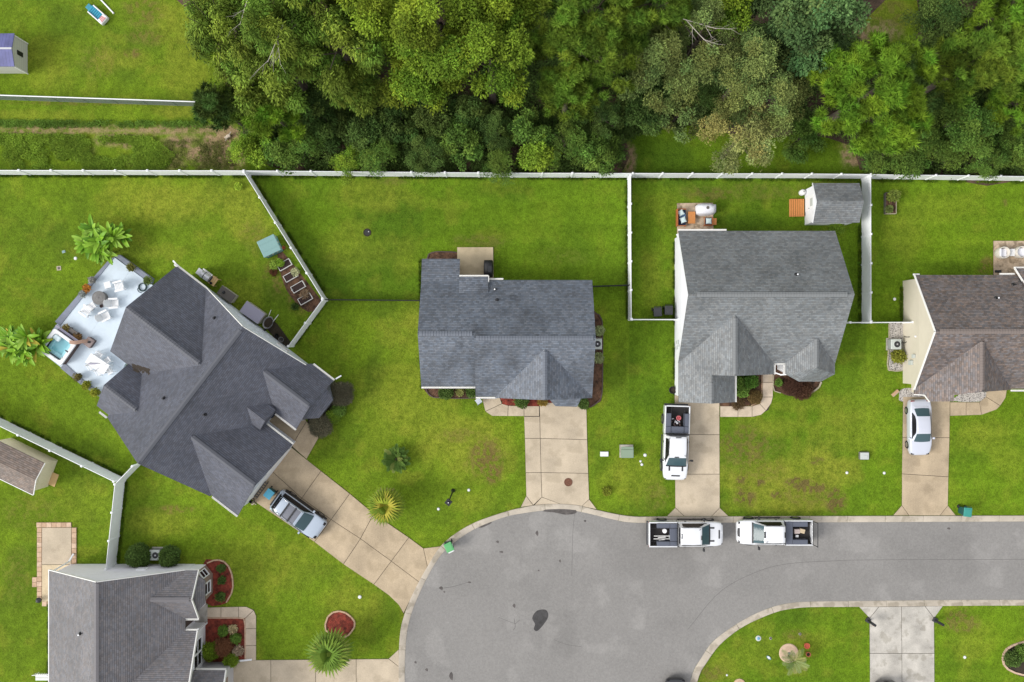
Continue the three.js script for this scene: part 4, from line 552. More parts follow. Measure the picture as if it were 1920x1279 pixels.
function wireFence(name, label, pts, h, m, rail) { // chain-link: posts, top rail and woven wire
  const q = pts.map(([x, y]) => P(x, y)), t = thing(name, label, 'fence', q[0].clone().lerp(q[q.length - 1], .5)), w = [];
  for (let i = 0; i < q.length - 1; i++) {
    const a = q[i], b = q[i + 1], L = a.distanceTo(b), n = Math.ceil(L / 2.4);
    for (let k = 0; k <= n; k++) { const p = a.clone().lerp(b, k / n); wpart('post', cyl(.03, .03, h, p.x, 0, p.z, 8), m, t); }
    wpart('top_rail', rod(a.clone().setY(h), b.clone().setY(h), rail ? .045 : .025, 8), rail || m, t); wpart('bottom_wire', rod(a.clone().setY(.05), b.clone().setY(.05), .012, 5), m, t);
    const st = .12; for (let s = -h; s < L; s += st) for (const f of [1, -1]) { let s0 = s, s1 = s + h, y0 = .05, y1 = h; const k0 = Math.max(0, s0), k1 = Math.min(L, s1); if (k1 <= k0) continue; const ya = lerp(y0, y1, (k0 - s0) / h), yb = lerp(y0, y1, (k1 - s0) / h); const A = a.clone().lerp(b, k0 / L).setY(f > 0 ? ya : h + .05 - ya), B = a.clone().lerp(b, k1 / L).setY(f > 0 ? yb : h + .05 - yb); w.push(beam(A, B, .012, .012)); }
  }
  const k = wpart('wire_mesh', merge(w), m, t); k.userData.kind = 'stuff'; return t;
}
M.wireGreen = mat([0.16, 0.2, 0.16], .7); M.wireBlack = mat([0.012, 0.013, 0.012], .7);
wireFence('chain_link_fence', 'grey chain-link fence with a white top rail in the upper left', [[-60, 184], [0, 187], [388, 200]], 1.3, M.wireGreen, M.white);
wireFence('chain_link_fence', 'thin black wire fence left of the middle house', [[616, 563], [790, 564.5]], 1.2, M.wireBlack);
wireFence('chain_link_fence', 'thin black wire fence right of the middle house', [[1104, 538.5], [1177, 536]], 1.2, M.wireBlack);
// ---------------------------------------------------------------- vehicles (front towards +x)
const ip = (list, x, k) => { for (let i = 0; i < list.length - 1; i++) if (x <= list[i + 1][0]) { const t = clamp((x - list[i][0]) / (list[i + 1][0] - list[i][0])); return lerp(list[i][k], list[i + 1][k], t); } return list[list.length - 1][k]; };
function bodyLoft(st, sx = 1) { // stations: x, half width, top height, underside height
  return loft(st.map(([x, w, y, b]) => { const h = [[w * .88, b], [w * .97, b + .05], [w, lerp(b, y, .35)], [w * .995, lerp(b, y, .62)], [w * .975, y - .09], [w * .93, y - .03], [w * .8, y + .005], [w * .45, y + .025], [0, y + .032]]; return [...h.map(([z, q]) => V(x, q, -z)), ...h.slice(0, -1).reverse().map(([z, q]) => V(x, q, z))]; }));
}
function cabin(st) { // stations: x, belt half width, belt height, roof half width, roof height
  const f = (x, q) => { const wb = ip(st, x, 1), yb = ip(st, x, 2), wt = ip(st, x, 3), yt = ip(st, x, 4); const p = [[-wb, yb], [-wt, yt - .07], [-wt * .9, yt - .015], [-wt * .5, yt + .012], [0, yt + .02], [wt * .5, yt + .012], [wt * .9, yt - .015], [wt, yt - .07], [wb, yb]]; const s = clamp(q) * 8, i = Math.min(7, Math.floor(s)), t = s - i; return V(x, lerp(p[i][1], p[i + 1][1], t), lerp(p[i][0], p[i + 1][0], t)); };
  const xs = []; for (let i = 0; i < st.length - 1; i++) for (let k = 0; k < 5; k++) xs.push(lerp(st[i][0], st[i + 1][0], k / 5)); xs.push(st[st.length - 1][0]);
  const shell = loft(xs.map((x) => [...Array(17)].map((_, j) => f(x, j / 16))));
  const patch = (corner, out = .008) => { // a glass panel lying on the shell: corner(u,v) -> [x,q]
    const rows = []; for (let i = 0; i <= 8; i++) { const r = []; for (let j = 0; j <= 8; j++) { const [x, q] = corner(i / 8, j / 8), p = f(x, q), e = .01, a = f(x + e, q).sub(f(x - e, q)), b = f(x, q + e).sub(f(x, q - e)), n = b.cross(a).normalize(); if (n.y < 0 && q > .13 && q < .87) n.negate(); if (q <= .13 && n.z > 0) n.negate(); if (q >= .87 && n.z < 0) n.negate(); r.push(p.addScaledVector(n, out)); } rows.push(r); }
    return loft(rows, false);
  };
  return { shell, patch, f };
}
function wheel(t, x, z, r, s, w = .24) {
  const k = new THREE.Group(); k.name = 'wheel'; k.position.set(x, r, z); t.add(k);
  const ty = lathe([[r * .6, -w / 2], [r * .94, -w / 2], [r, -w * .34], [r, w * .34], [r * .94, w / 2], [r * .6, w / 2]], 26).rotateX(Math.PI / 2); mesh('tyre', ty, M.rubber, k);
  const g = [cyl(r * .62, r * .62, w * .5, 0, 0, 0, 22).rotateX(Math.PI / 2).translate(0, 0, s > 0 ? 0 : -w * .5 + .0)]; for (let i = 0; i < 6; i++) g.push(place(new THREE.BoxGeometry(r * 1.1, r * .12, .03), 0, 0, s * w * .42, 0, 0, i * Math.PI / 6)); mesh('rim', g, M.alloy, k); return k;
}
const wallSide = (pts) => pts;
function sedan(label, pos, turn, P1, L = 4.4, W = .87, group) {
  const t = thing('car', label, 'car', pos, turn, group), k = L / 4.4;
  const st = [[-2.2, .6, .66, .32], [-2.14, .72, .84, .28], [-2.0, .8, .95, .26], [-1.6, .85, 1.0, .25], [-1.0, .87, 1.0, .24], [0, .87, .98, .24], [.9, .87, .97, .24], [1.4, .86, .9, .25], [1.85, .81, .79, .26], [2.06, .73, .7, .28], [2.16, .62, .62, .3], [2.2, .5, .52, .34]].map(([x, w, y, b]) => [x * k, w * W / .87, y, b]);
  part('body', bodyLoft(st), P1, t);
  const cb = cabin([[-1.72, .72, .97, .6, 1.02], [-1.5, .76, .97, .6, 1.07], [-.95, .8, .96, .53, 1.37], [-.55, .81, .95, .53, 1.43], [0, .81, .95, .54, 1.45], [.35, .81, .95, .54, 1.42], [1.12, .78, .94, .66, .985]].map((a) => [a[0] * k, a[1] * W / .87, a[2], a[3] * W / .87, a[4]]));
  part('roof', cb.shell, P1, t);
  part('windscreen', cb.patch((u, v) => [lerp(.42 - .05 * (1 - (2 * v - 1) ** 2) * 0, 1.03 + .07 * (1 - (2 * v - 1) ** 2), u) * k, lerp(.17 + .0 * u, .83, v)]), M.windscreen, t);
  part('rear_window', cb.patch((u, v) => [lerp(-.95, -1.5 - .06 * (1 - (2 * v - 1) ** 2), u) * k, lerp(.18, .82, v)]), M.windscreen, t);
  for (const s of [0, 1]) part('side_window', cb.patch((u, v) => { const x = lerp(-1.2, .9, u); const top = .112 - .08 * clamp((x - .35) / .55) - .075 * clamp((-.85 - x) / .4); const q = lerp(.022, Math.max(.03, top), v); return [x * k, s ? 1 - q : q]; }), M.glass, t);
  for (const s of [-1, 1]) { part('mirror', rbox(.16, .11, .18, .04, .82 * k, .98, s * (W + .07)), P1, t); part('headlight', rbox(.3, .1, .26, .05, 1.98 * k, .66, s * .58), M.glass, t); part('taillight', rbox(.1, .12, .3, .04, -2.1 * k, .85, s * .6), mat([.2, .01, .01], .3), t); }
  part('plate', box(.02, .12, .34, -2.19 * k, .62, 0), M.white, t);
  for (const [x, s] of [[1.38, 1], [1.38, -1], [-1.32, 1], [-1.32, -1]]) wheel(t, x * k, s * (W - .1), .31, s, .21);
  return t;
}
sedan('silver-white sedan parked on the tan driveway of the brown house', [X(1726, .8), 0, Z(802, .8)], -Math.PI / 2 + .015, M.paintSedan, 4.32, .86);
sedan('black car just entering the bottom edge of the round turning circle', [X(1267, .7), 0, Z(1327, .7)], Math.PI / 2, M.paintBlack, 4.4, .86);
sedan('dark car cut by the bottom edge on the grey stained driveway', [X(1663, .7), 0, Z(1332, .7)], -Math.PI / 2, M.paintBlack, 4.4, .86);
{ // silver SUV on the diagonal drive
  const t = thing('car', 'silver-blue SUV with a black tail and roof bars on the diagonal driveway', 'car', [X(559, .9), 0, Z(966, .9)], Math.atan2(-.587, .81));
  const k = .97, st = [[-2.25, .72, .8, .36], [-2.2, .84, 1.0, .34], [-2.0, .91, 1.08, .32], [-1.2, .93, 1.1, .3], [0, .93, 1.08, .3], [.95, .93, 1.06, .3], [1.5, .92, 1.02, .3], [1.95, .86, .93, .32], [2.15, .78, .84, .34], [2.25, .62, .66, .38]].map((a) => [a[0] * k, a[1], a[2], a[3]]);
  part('body', bodyLoft(st), M.paintSilver, t);
  const cb = cabin([[-2.12, .84, 1.05, .68, 1.1], [-1.85, .87, 1.05, .62, 1.56], [-1.5, .88, 1.04, .64, 1.66], [-.4, .88, 1.03, .65, 1.7], [.2, .88, 1.03, .64, 1.67], [1.15, .84, 1.02, .74, 1.06]].map((a) => [a[0] * k, ...a.slice(1)]));
  part('roof', cb.shell, M.paintSilver, t);
  part('windscreen', cb.patch((u, v) => [lerp(.32, 1.06 + .06 * (1 - (2 * v - 1) ** 2), u) * k, lerp(.16, .84, v)]), M.windscreen, t); part('rear_window', cb.patch((u, v) => [lerp(-1.72, -2.08, u) * k, lerp(.14, .86, v)]), M.glass, t);
  for (const s of [0, 1]) part('side_window', cb.patch((u, v) => { const x = lerp(-1.85, .98, u), top = .118 - .085 * clamp((x - .25) / .75), q = lerp(.016, Math.max(.03, top), v); return [x * k, s ? 1 - q : q]; }), M.glass, t);
  part('sunroof', cb.patch((u, v) => [lerp(-.95, .12, u) * k, lerp(.24, .76, v)], .008), mat([.15, .155, .18], .25), t);
  for (const s of [-1, 1]) { part('roof_rail', tube([V(-1.5, 1.64, s * .58), V(-1.3, 1.71, s * .59), V(.0, 1.71, s * .6), V(.2, 1.66, s * .58)], .022), M.chrome, t); part('mirror', rbox(.16, .16, .2, .05, .85, 1.08, s * 1.0), M.paintSilver, t); part('cladding_and_side_shade', [rbox(3.9, .3, .05, .02, 0, .48, s * .925), rbox(3.6, .36, .03, .012, -.1, .8, s * .925)], M.black, t); part('headlight', rbox(.3, .1, .24, .04, 2.0, .86, s * .62), M.glass, t); part('belt_trim', tube([V(-1.9, 1.06, s * .885), V(0, 1.05, s * .9), V(1.1, 1.04, s * .87)], .018), M.chrome, t); }  // upper dark panel paints shade onto the doors; the lower one is cladding
  for (const x of [-1.0, -.35]) part('roof_bar', rbox(.12, .05, 1.26, .02, x, 1.755, 0), M.black, t);
  part('bumper', [rbox(.12, .3, 1.5, .05, -2.16, .6, 0), rbox(.12, .12, 1.2, .04, -2.18, 1.0, 0)], M.darkPlastic, t); part('grille', rbox(.1, .14, 1.2, .04, 2.14, .66, 0), M.chrome, t);
  for (const [x, s] of [[1.35, 1], [1.35, -1], [-1.33, 1], [-1.33, -1]]) wheel(t, x, s * .83, .36, s, .24);
}
function pickup(label, pos, turn, style) {
  const t = thing('pickup_truck', label, 'pickup truck', pos, turn, 'white work pickups'), P1 = M.paintWhite;
  const hood = style === 2 ? 1.06 : 1.1;
  const st = [[-.72, .95, 1.12, .42], [-.6, .97, 1.18, .4], [.6, .97, 1.17, .4], [1.3, .97, 1.16, .42], [1.75, .965, hood + .03, .44], [2.3, .94, hood, .46], [2.62, .89, hood - .05, .48], [2.78, .8, hood - .14, .5], [2.86, .66, hood - .28, .52]];
  part('body', bodyLoft(st), P1, t);
  const cb = cabin([[-.62, .88, 1.14, .74, 1.2], [-.58, .88, 1.14, .66, 1.78], [-.4, .89, 1.14, .66, 1.86], [.4, .89, 1.13, .67, 1.88], [.95, .89, 1.13, .66, 1.85], [1.78, .88, 1.12, .8, 1.16]]);
  part('roof', cb.shell, P1, t);
  part('windscreen', cb.patch((u, v) => [lerp(1.03, 1.68 + .07 * (1 - (2 * v - 1) ** 2), u), lerp(.16, .84, v)]), M.windscreen, t); part('wiper_cowl', cb.patch((u, v) => [lerp(1.66, 1.77, u) + .03 * (1 - (2 * v - 1) ** 2), lerp(.13, .87, v)], .012), M.black, t);
  for (const s of [0, 1]) part('side_window', cb.patch((u, v) => { const x = lerp(-.4, 1.55, u), top = .117 - .09 * clamp((x - .9) / .62) - .02 * clamp((-.25 - x) / .2), q = lerp(.02, Math.max(.032, top), v); return [x, s ? 1 - q : q]; }), M.glass, t);
  part('rear_window', box(.03, .4, 1.2, -.615, 1.5, 0), M.glass, t); part('brake_light', rbox(.06, .04, .42, .015, -.52, 1.885, 0), M.black, t);
  if (style === 1) { part('hood_scoop', rbox(.1, .05, .66, .02, 2.5, hood + .012, 0), M.black, t); for (const s of [-1, 1]) part('hood_vent', rbox(.34, .06, .13, .05, 1.96, hood + .035, s * .5), M.darkPlastic, t); part('roof_marker', rbox(.06, .05, .34, .02, .98, 1.89, .1), M.black, t); }
  else { part('grille', loft([0, 1, 2, 3, 4, 5, 6].map((i) => { const z = lerp(-.82, .82, i / 6), x = 2.76 - .5 * Math.pow(Math.abs(z) / .9, 2.4); return [V(x + .1, .92, z), V(x, 1.0, z), V(x - .14, 1.02, z)]; }), false), M.black, t); part('roof_marker', rbox(.1, .05, .5, .02, 1.0, 1.885, 0), M.black, t); }
  part('antenna', rod(V(.9, 1.87, -.55), V(.8, 1.98, -.5), .02), M.black, t);
  for (const s of [-1, 1]) { const m = part('mirror', [rbox(.14, .26, .24, .05, 1.28, 1.28, s * 1.16), rod(V(1.35, 1.18, s * .95), V(1.28, 1.22, s * 1.1), .03)], M.black, t); part('headlight', rbox(.22, .16, .22, .04, 2.66, .9, s * .7), M.glass, t); part('side_step', [rod(V(-.6, .42, s * 1.02), V(1.4, .42, s * 1.02), .04), ...[-.5, .4, 1.3].map((x) => rod(V(x, .42, s * 1.02), V(x, .42, s * .85), .03))], M.black, t); part('door_handle', rbox(.16, .05, .04, .015, -.1, 1.02, s * .98), M.darkPlastic, t); part('roof_gutter', rod(V(-.5, 1.82, s * .665), V(.95, 1.81, s * .665), .018), M.darkPlastic, t); }
  // bed
  const bed = part('bed', [box(2.1, .06, 1.7, -1.8, .68, 0), rbox(2.16, .72, .1, .03, -1.81, .86, .92), rbox(2.16, .72, .1, .03, -1.81, .86, -.92)], P1, t);
  mesh('bed_liner', [box(2.08, .03, 1.68, -1.8, .73, 0), box(2.08, .46, .02, -1.8, .95, .865), box(2.08, .46, .02, -1.8, .95, -.865)], M.bedliner, bed);
  part('tailgate', rbox(.1, .66, 1.74, .03, -2.86, .88, 0), P1, t); part('rear_bumper', rbox(.16, .18, 1.86, .05, -2.93, .56, 0), M.darkPlastic, t);
  part('tool_box', [rbox(.52, .4, 1.72, .02, -1.04, 1.1, 0), box(.006, .005, 1.7, -.9, 1.303, 0)], M.tool, t);
  const bx0 = style === 2 ? -2.45 : -2.3; for (const s of [-1, 1]) part('tool_box', [rbox(-1.32 - bx0, .4, .36, .02, (bx0 - 1.32) / 2, 1.1, s * .68), box(-1.34 - bx0, .008, .012, (bx0 - 1.32) / 2, 1.302, s * .56)], M.tool, t);
  const lm = part('ladder_rack', style === 2 ? [rod(V(-2.9, 1.25, .9), V(-3.0, 1.9, .9), .03), rod(V(-2.9, 1.25, -.9), V(-3.0, 1.9, -.9), .03), rod(V(-3.0, 1.9, -.95), V(-3.0, 1.9, .95), .03), rod(V(-2.86, 1.25, -.9), V(-2.86, 1.25, .9), .03), rod(V(-.68, 1.5, .88), V(-.68, 1.5, -.88), .03)] : [rod(V(-.7, 1.22, .88), V(-.7, 1.7, .82), .03), rod(V(-.7, 1.22, -.88), V(-.7, 1.7, -.82), .03), rod(V(-.7, 1.7, .82), V(-.7, 1.7, -.82), .03), rod(V(-.72, 1.42, .84), V(-.72, 1.42, -.84), .03), rod(V(-2.8, 1.3, .5), V(-.72, 1.34, .5), .012), rod(V(-2.8, 1.3, -.5), V(-.72, 1.34, -.5), .012)], M.black, t);
  for (const [x, s] of [[1.85, 1], [1.85, -1], [-1.8, 1], [-1.8, -1]]) wheel(t, x, s * .9, .41, s, .28);
  for (const s of [-1, 1]) part('taillight', rbox(.06, .3, .14, .03, -2.88, 1.0, s * .9), mat([.16, .01, .01], .3), t);
  return t;
}
const tk1 = pickup('white work pickup parked nose-down in the driveway of the light grey house', [X(1268, 1), 0, Z(831, 1)], -Math.PI / 2 - .03, 1);
const tk2 = pickup('white work pickup facing right at the kerb, with pipes in its bed', [X(1287, 1), 0, Z(1001.5, 1)], 0, 1);
const tk3 = pickup('white work pickup facing left at the kerb, with cardboard boxes in its bed', [X(1452.5, 1), 0, Z(998.5, 1)], Math.PI, 2);
{ // what lies in the beds
  const inBed = (tk, x, y, z) => V(x, y, z).applyAxisAngle(V(0, 1, 0), tk.rotation.y).add(tk.position);
  let t = thing('hose_reel', 'red round hose reel in the bed of the pickup in the driveway', 'hose reel', inBed(tk1, -1.95, .75, -.1)); part('flange', [new THREE.TorusGeometry(.16, .035, 8, 20).rotateX(Math.PI / 2).translate(0, .42, 0), cyl(.15, .15, .03, 0, .36, 0)], mat([.45, .1, .11], .6), t); part('hub', cyl(.06, .05, .46, 0, 0, 0), mat([.4, .05, .05], .5), t);
  t = thing('tool_pile', 'loose tools and scraps in the bed of the pickup in the driveway', 'tools', inBed(tk1, -1.65, .75, .15)); const r = rng(3); part('tool', [...Array(9)].map(() => rbox(.05 + .2 * r(), .05, .05 + .05 * r(), .01, (r() - .5) * .7, .05 + .3 * r(), (r() - .5) * .7, r() * 3)), M.steel, t); part('tool', [...Array(8)].map(() => rbox(.1 + .3 * r(), .06, .06 + .1 * r(), .01, (r() - .5) * .8, .05 + .2 * r(), (r() - .5) * .7, r() * 3)), M.brown, t);
  t = thing('bucket', 'white round bucket in the bed of the right-facing pickup', 'bucket', inBed(tk2, -1.7, .75, -.26)); part('pail', lathe([[0, 0], [.13, 0], [.16, .38], [.17, .39], [.17, .41], [0, .41]], 18), M.plasticWhite, t);
  t = thing('pipe_bundle', 'pale pipes lying lengthwise in the bed of the right-facing pickup', 'pipes', inBed(tk2, -1.9, .75, .2)); for (const [z, l, y] of [[-.06, 1.2, .3], [.16, 1.25, .3], [.06, .6, .36], [.27, .45, .3]]) part('pipe', rod(V(-l / 2, y, z), V(l / 2, y, z + (l < .7 ? -.06 : 0)), .032, 8), M.trim, t); part('clamp', box(.06, .3, .34, .6, .17, .06), M.boxGrey, t);
  for (const [x, z, w, a, m, l] of [[-1.7, .1, .42, 0.02, mat([.42, .35, .32], .9), 'greyish cardboard box in the bed of the left-facing pickup'], [-2.1, .12, .4, -.25, mat([.5, .4, .27], .9), 'tan cardboard box in the bed of the left-facing pickup, nearer its tail'], [-1.75, -.3, .22, 0, M.plasticWhite, 'small white box in the bed of the left-facing pickup']]) { t = thing('box', l, 'box', inBed(tk3, x, .75, z), a); part('carton', rbox(w, w * .9, w * .8, .01, 0, w * .45, 0), m, t); part('flap', [box(w * .96, .008, w * .36, 0, w * .91, w * .2), box(w * .96, .008, w * .36, 0, w * .91, -w * .2)], m, t); }
}
// ---------------------------------------------------------------- terrace of the blue-grey house
const TH = .3, at = (px, py, h = 0, y = 0) => V(X(px, h), y, Z(py, h));
{
  const c = at(109, 650.5, 1.0, TH - .3), dx = [X(146) - X(102.5), Z(646) - Z(615)], a = Math.atan2(-dx[1], dx[0]), t = thing('hot_tub', 'square white hot tub with aqua water and dark brown sides on the terrace corner', 'hot tub', c, a);
  const w = 2.05, d = 2.05, h = 1.12, rr = (s, r) => { const q = new THREE.Shape(), x = s / 2; q.moveTo(-x + r, -x); q.lineTo(x - r, -x); q.quadraticCurveTo(x, -x, x, -x + r); q.lineTo(x, x - r); q.quadraticCurveTo(x, x, x - r, x); q.lineTo(-x + r, x); q.quadraticCurveTo(-x, x, -x, x - r); q.lineTo(-x, -x + r); q.quadraticCurveTo(-x, -x, -x + r, -x); return q; };
  part('cabinet', [rbox(w - .06, h - .1, .14, .05, 0, (h - .1) / 2, d / 2 - .1), rbox(w - .06, h - .1, .14, .05, 0, (h - .1) / 2, -d / 2 + .1), rbox(.14, h - .1, d - .3, .05, w / 2 - .1, (h - .1) / 2, 0), rbox(.14, h - .1, d - .3, .05, -w / 2 + .1, (h - .1) / 2, 0)], M.brown, t);
  const rim = rr(w, .2), hole = rr(1.62, .3); rim.holes.push(hole); part('shell', [new THREE.ExtrudeGeometry(rim, { depth: .12, bevelEnabled: true, bevelSize: .02, bevelThickness: .03, bevelSegments: 2, curveSegments: 8 }).rotateX(-Math.PI / 2).translate(0, h - .14, 0)], M.plasticWhite, t);
  const aq = mat([.5, .72, .76], .35); part('basin', [new THREE.ShapeGeometry(hole, 8).rotateX(-Math.PI / 2).translate(0, .5 + h - 1, 0)], aq, t);
  part('seat', [rbox(.6, .3, .45, .12, -.5, h - .22, -.5), rbox(1.5, .22, .34, .1, 0, h - .42, .62), rbox(.34, .22, 1.4, .1, .62, h - .42, 0), rbox(.3, .2, 1.0, .1, -.64, h - .42, .2)], mat([.62, .74, .77], .4), t);
  part('foot_well', cyl(.34, .3, .03, 0, h - .6, 0, 24), mat([.4, .66, .72], .4), t);
  part('water', new THREE.ShapeGeometry(rr(1.6, .3), 8).rotateX(-Math.PI / 2).translate(0, h - .2, 0), new THREE.MeshPhysicalMaterial({ color: rgb(.72, .92, .95), roughness: .08, transmission: 1, thickness: 0, side: THREE.DoubleSide }), t);
  for (const [x, z] of [[-.55, -.78], [.78, .5], [.6, -.8], [-.8, .5], [-.78, -.3], [.3, .82]]) part('jet', cyl(.05, .05, .03, x, h + .01, z, 10), M.boxGrey, t);
  part('control_panel', rbox(.26, .03, .1, .02, .78, h + .025, -.15), M.darkPlastic, t);
  part('cover_lifter', [rbox(w + .3, .06, .2, .02, 0, h - .25, -w / 2 - .16), rbox(.05, .5, .18, .02, w / 2, .6, -w / 2 - .12)].map((g) => g.rotateY(Math.PI / 2 * 0)), M.lavender, t);
}
{
  const t = thing('tub_step', 'brown two-tread step against the hot tub side', 'step', at(137, 625, .5, TH), -.62); part('tread', rbox(.75, .05, .32, .01, 0, .42, -.16), M.boxBrown, t); part('tread', rbox(.75, .05, .32, .01, 0, .24, .16), M.boxBrown, t); part('side_panel', [box(.03, .4, .6, -.34, .2, 0), box(.03, .4, .6, .34, .2, 0)], M.brown, t);
}
{
  const t = thing('ottoman', 'square taupe outdoor ottoman with a dark lantern tray beside the hot tub', 'ottoman', at(170, 642, .4, TH), -.62); part('cushion', rbox(.62, .14, .72, .05, 0, .36, 0), mat([.24, .19, .18], .9), t); part('base', rbox(.58, .3, .68, .03, 0, .15, 0), M.brown, t);
  const l = thing('lantern', 'small black lantern standing on the taupe ottoman', 'lantern', at(167, 641.5, .8, TH + .43)); part('base', rbox(.16, .03, .16, .01, 0, .015, 0), M.black, l); part('cage', [-1, 1].flatMap((a) => [-1, 1].map((b) => rbox(.015, .16, .015, .004, a * .06, .1, b * .06))), M.black, l); part('cap', place(new THREE.ConeGeometry(.11, .08, 4), 0, .22, 0, Math.PI / 4), M.black, l);
  const w = thing('towel', 'long tan towel draped from the hot tub rim to the ottoman', 'towel', at(149, 641, .9, TH + .7)); const rows = []; for (let i = 0; i <= 10; i++) { const u = i / 10; rows.push([0, 1, 2, 3, 4].map((j) => V(lerp(-.55, .6, u), .34 - .62 * u * u + .03 * Math.sin(j * 2 + i), lerp(-.14, .14, j / 4) + .06 * Math.sin(u * 5)))); } part('cloth', loft(rows, false), mat([.42, .27, .2], .95), w);
}
{ // dining set
  const a = Math.atan2(-(685 - 661.3), 210 - 173.8), c = at(186, 682, .75, TH), t = thing('patio_table', 'white rectangular patio table with a folded grey umbrella on it', 'table', c, a);
  part('tabletop', rbox(1.72, .04, .86, .015, 0, .74, 0), M.plasticWhite, t); for (const x of [-1, 1]) for (const z of [-1, 1]) part('leg', rbox(.06, .72, .06, .01, x * .76, .36, z * .36), M.plasticWhite, t);
  const u = thing('folded_umbrella', 'folded grey-purple umbrella lying across the white patio table', 'umbrella', at(175, 682, 1.06, TH + .76), .04); part('canopy', [lathe([[0, 0], [.03, .02], [.06, .3], [.055, .6], [.02, .86], [0, .88]], 8).rotateZ(-Math.PI / 2).scale(1, .6, 1.0).translate(-.45, .06, 0)], M.lavender, u); part('pole', rod(V(-.6, .06, 0), V(.55, .06, 0), .014), M.boxBrown, u);
  const chair = (lab, pos, turn) => { const k = thing('patio_chair', lab, 'chair', pos, turn, 'white chairs of the terrace dining table'); part('seat', [0, 1, 2, 3, 4].map((i) => rbox(.46, .02, .075, .008, 0, .43, -.17 + i * .09)), M.plasticWhite, k); part('backrest', [rbox(.48, .03, .03, .01, 0, .86, .24), ...[0, 1, 2, 3, 4].map((i) => rbox(.05, .4, .02, .008, -.18 + i * .09, .65, .235))], M.plasticWhite, k); for (const x of [-1, 1]) { part('leg', rbox(.04, .44, .04, .008, x * .21, .22, -.2), M.plasticWhite, k); part('leg', rbox(.04, .86, .04, .008, x * .21, .43, .23), M.plasticWhite, k); part('armrest', rbox(.05, .025, .44, .01, x * .24, .63, .02), M.plasticWhite, k); } return k; };
  const L = (x, z) => { const p = V(x, 0, z).applyAxisAngle(V(0, 1, 0), a); return [c.x + p.x, TH, c.z + p.z]; };
  const c1 = chair('white slatted patio chair on the house side of the table, left of two', L(-.38, -.55), a + Math.PI), s = (l, p, r) => copy(c1, l, p, r);
  s('white slatted patio chair on the house side of the table, right of two', L(.38, -.55), a + Math.PI); s('white slatted patio chair at the far end of the table', L(.98, .05), a + Math.PI / 2); s('white slatted patio chair on the lawn side of the table, left of two', L(-.38, .52), a); s('white slatted patio chair on the lawn side of the table, right of two', L(.38, .52), a);
}
{ // fire bowl and lounge chairs
  const t = thing('fire_pit', 'round grey drum fire pit between the white lounge chairs', 'fire pit', at(189, 559, .55, TH)); part('drum', lathe([[0, 0], [.44, 0], [.48, .04], [.5, .5], [.53, .54], [.53, .58], [.5, .58]], 32), M.stoneGrey, t); part('lid', lathe([[0, .63], [.2, .625], [.46, .59], [.5, .575]], 32), M.stoneGrey, t); part('knob', cyl(.03, .02, .04, 0, .62, 0, 10), M.black, t);
  const mk = (lab, pos, turn) => { const k = thing('lounge_chair', lab, 'lounge chair', pos, turn, 'white lounge chairs round the fire pit'); // faces +x
    part('seat', [0, 1, 2, 3, 4, 5].map((i) => rbox(.085, .02, .52, .008, .3 - i * .1, .36 - i * .022, 0)), M.plasticWhite, k); part('backrest', [-2, -1, 0, 1, 2].map((i) => place(rbox(.02, .78 - Math.abs(i) * .06, .1, .008), 0, 0, 0, 0, 0, .42).translate(-.42, .58 - Math.abs(i) * .02, i * .108)), M.plasticWhite, k);
    for (const s of [-1, 1]) { part('armrest', rbox(.72, .025, .14, .01, .0, .55, s * .34), M.plasticWhite, k); part('leg', rbox(.09, .55, .03, .008, .32, .275, s * .31), M.plasticWhite, k); part('leg', place(rbox(.08, .6, .03, .008), 0, 0, 0, 0, 0, .5).translate(-.35, .27, s * .31), M.plasticWhite, k); } return k; };
  const b = mk('white slatted lounge chair with a footrest, nearest the terrace top', at(225, 537, .5, TH), Math.PI + .25); copy(b, 'white slatted lounge chair between the fire pit and the roof edge', at(215.5, 569, .5, TH), Math.PI - .05); copy(b, 'white slatted lounge chair lowest of the four, near the roof corner', at(199, 592.5, .5, TH), Math.PI - .45); copy(b, 'white slatted lounge chair left of the fire pit with a stool before it', at(163, 583, .5, TH), .62);
  const ot = (lab, pos, turn) => { const k = thing('footrest', lab, 'footrest', pos, turn, 'white footrests of the lounge chairs'); part('top', [0, 1, 2, 3, 4].map((i) => rbox(.085, .02, .5, .008, -.2 + i * .1, .36, 0)), M.plasticWhite, k); part('leg', [-1, 1].flatMap((a) => [-1, 1].map((q) => rbox(.04, .36, .04, .008, a * .2, .18, q * .22))), M.plasticWhite, k); return k; };
  const o = ot('white slatted footrest left of the upper lounge chair', at(203, 534.5, .5, TH), .25); copy(o, 'white slatted stool touching the fire pit edge', at(173.8, 574, .5, TH), .62);
  const w = thing('wood_basket', 'small dark bowl on the terrace just below the fire pit', 'bowl', at(190, 574, .4, TH)); part('bowl', lathe([[0, .02], [.08, .02], [.13, .12], [.14, .12], [.09, 0], [0, 0]], 14), M.brown, w);
  const hs = thing('garden_hose', 'dark garden hose coiled in a ring by the roof edge of the terrace', 'hose', at(267.5, 538.5, .35, TH)); const g = []; for (let i = 0; i < 6; i++) g.push(new THREE.TorusGeometry(.3 + .02 * Math.sin(i * 2.1), .022, 8, 36).rotateX(Math.PI / 2 + .03 * Math.sin(i)).translate(.02 * Math.cos(i * 3), .025 + i * .022, .02 * Math.sin(i * 2))); part('coil', g, mat([.03, .06, .065], .6), hs); part('hose_end', tube([V(-.3, .03, .0), V(-.42, .03, .15), V(-.32, .03, .36), V(-.1, .03, .45)], .02), mat([.03, .06, .065], .6), hs);
}
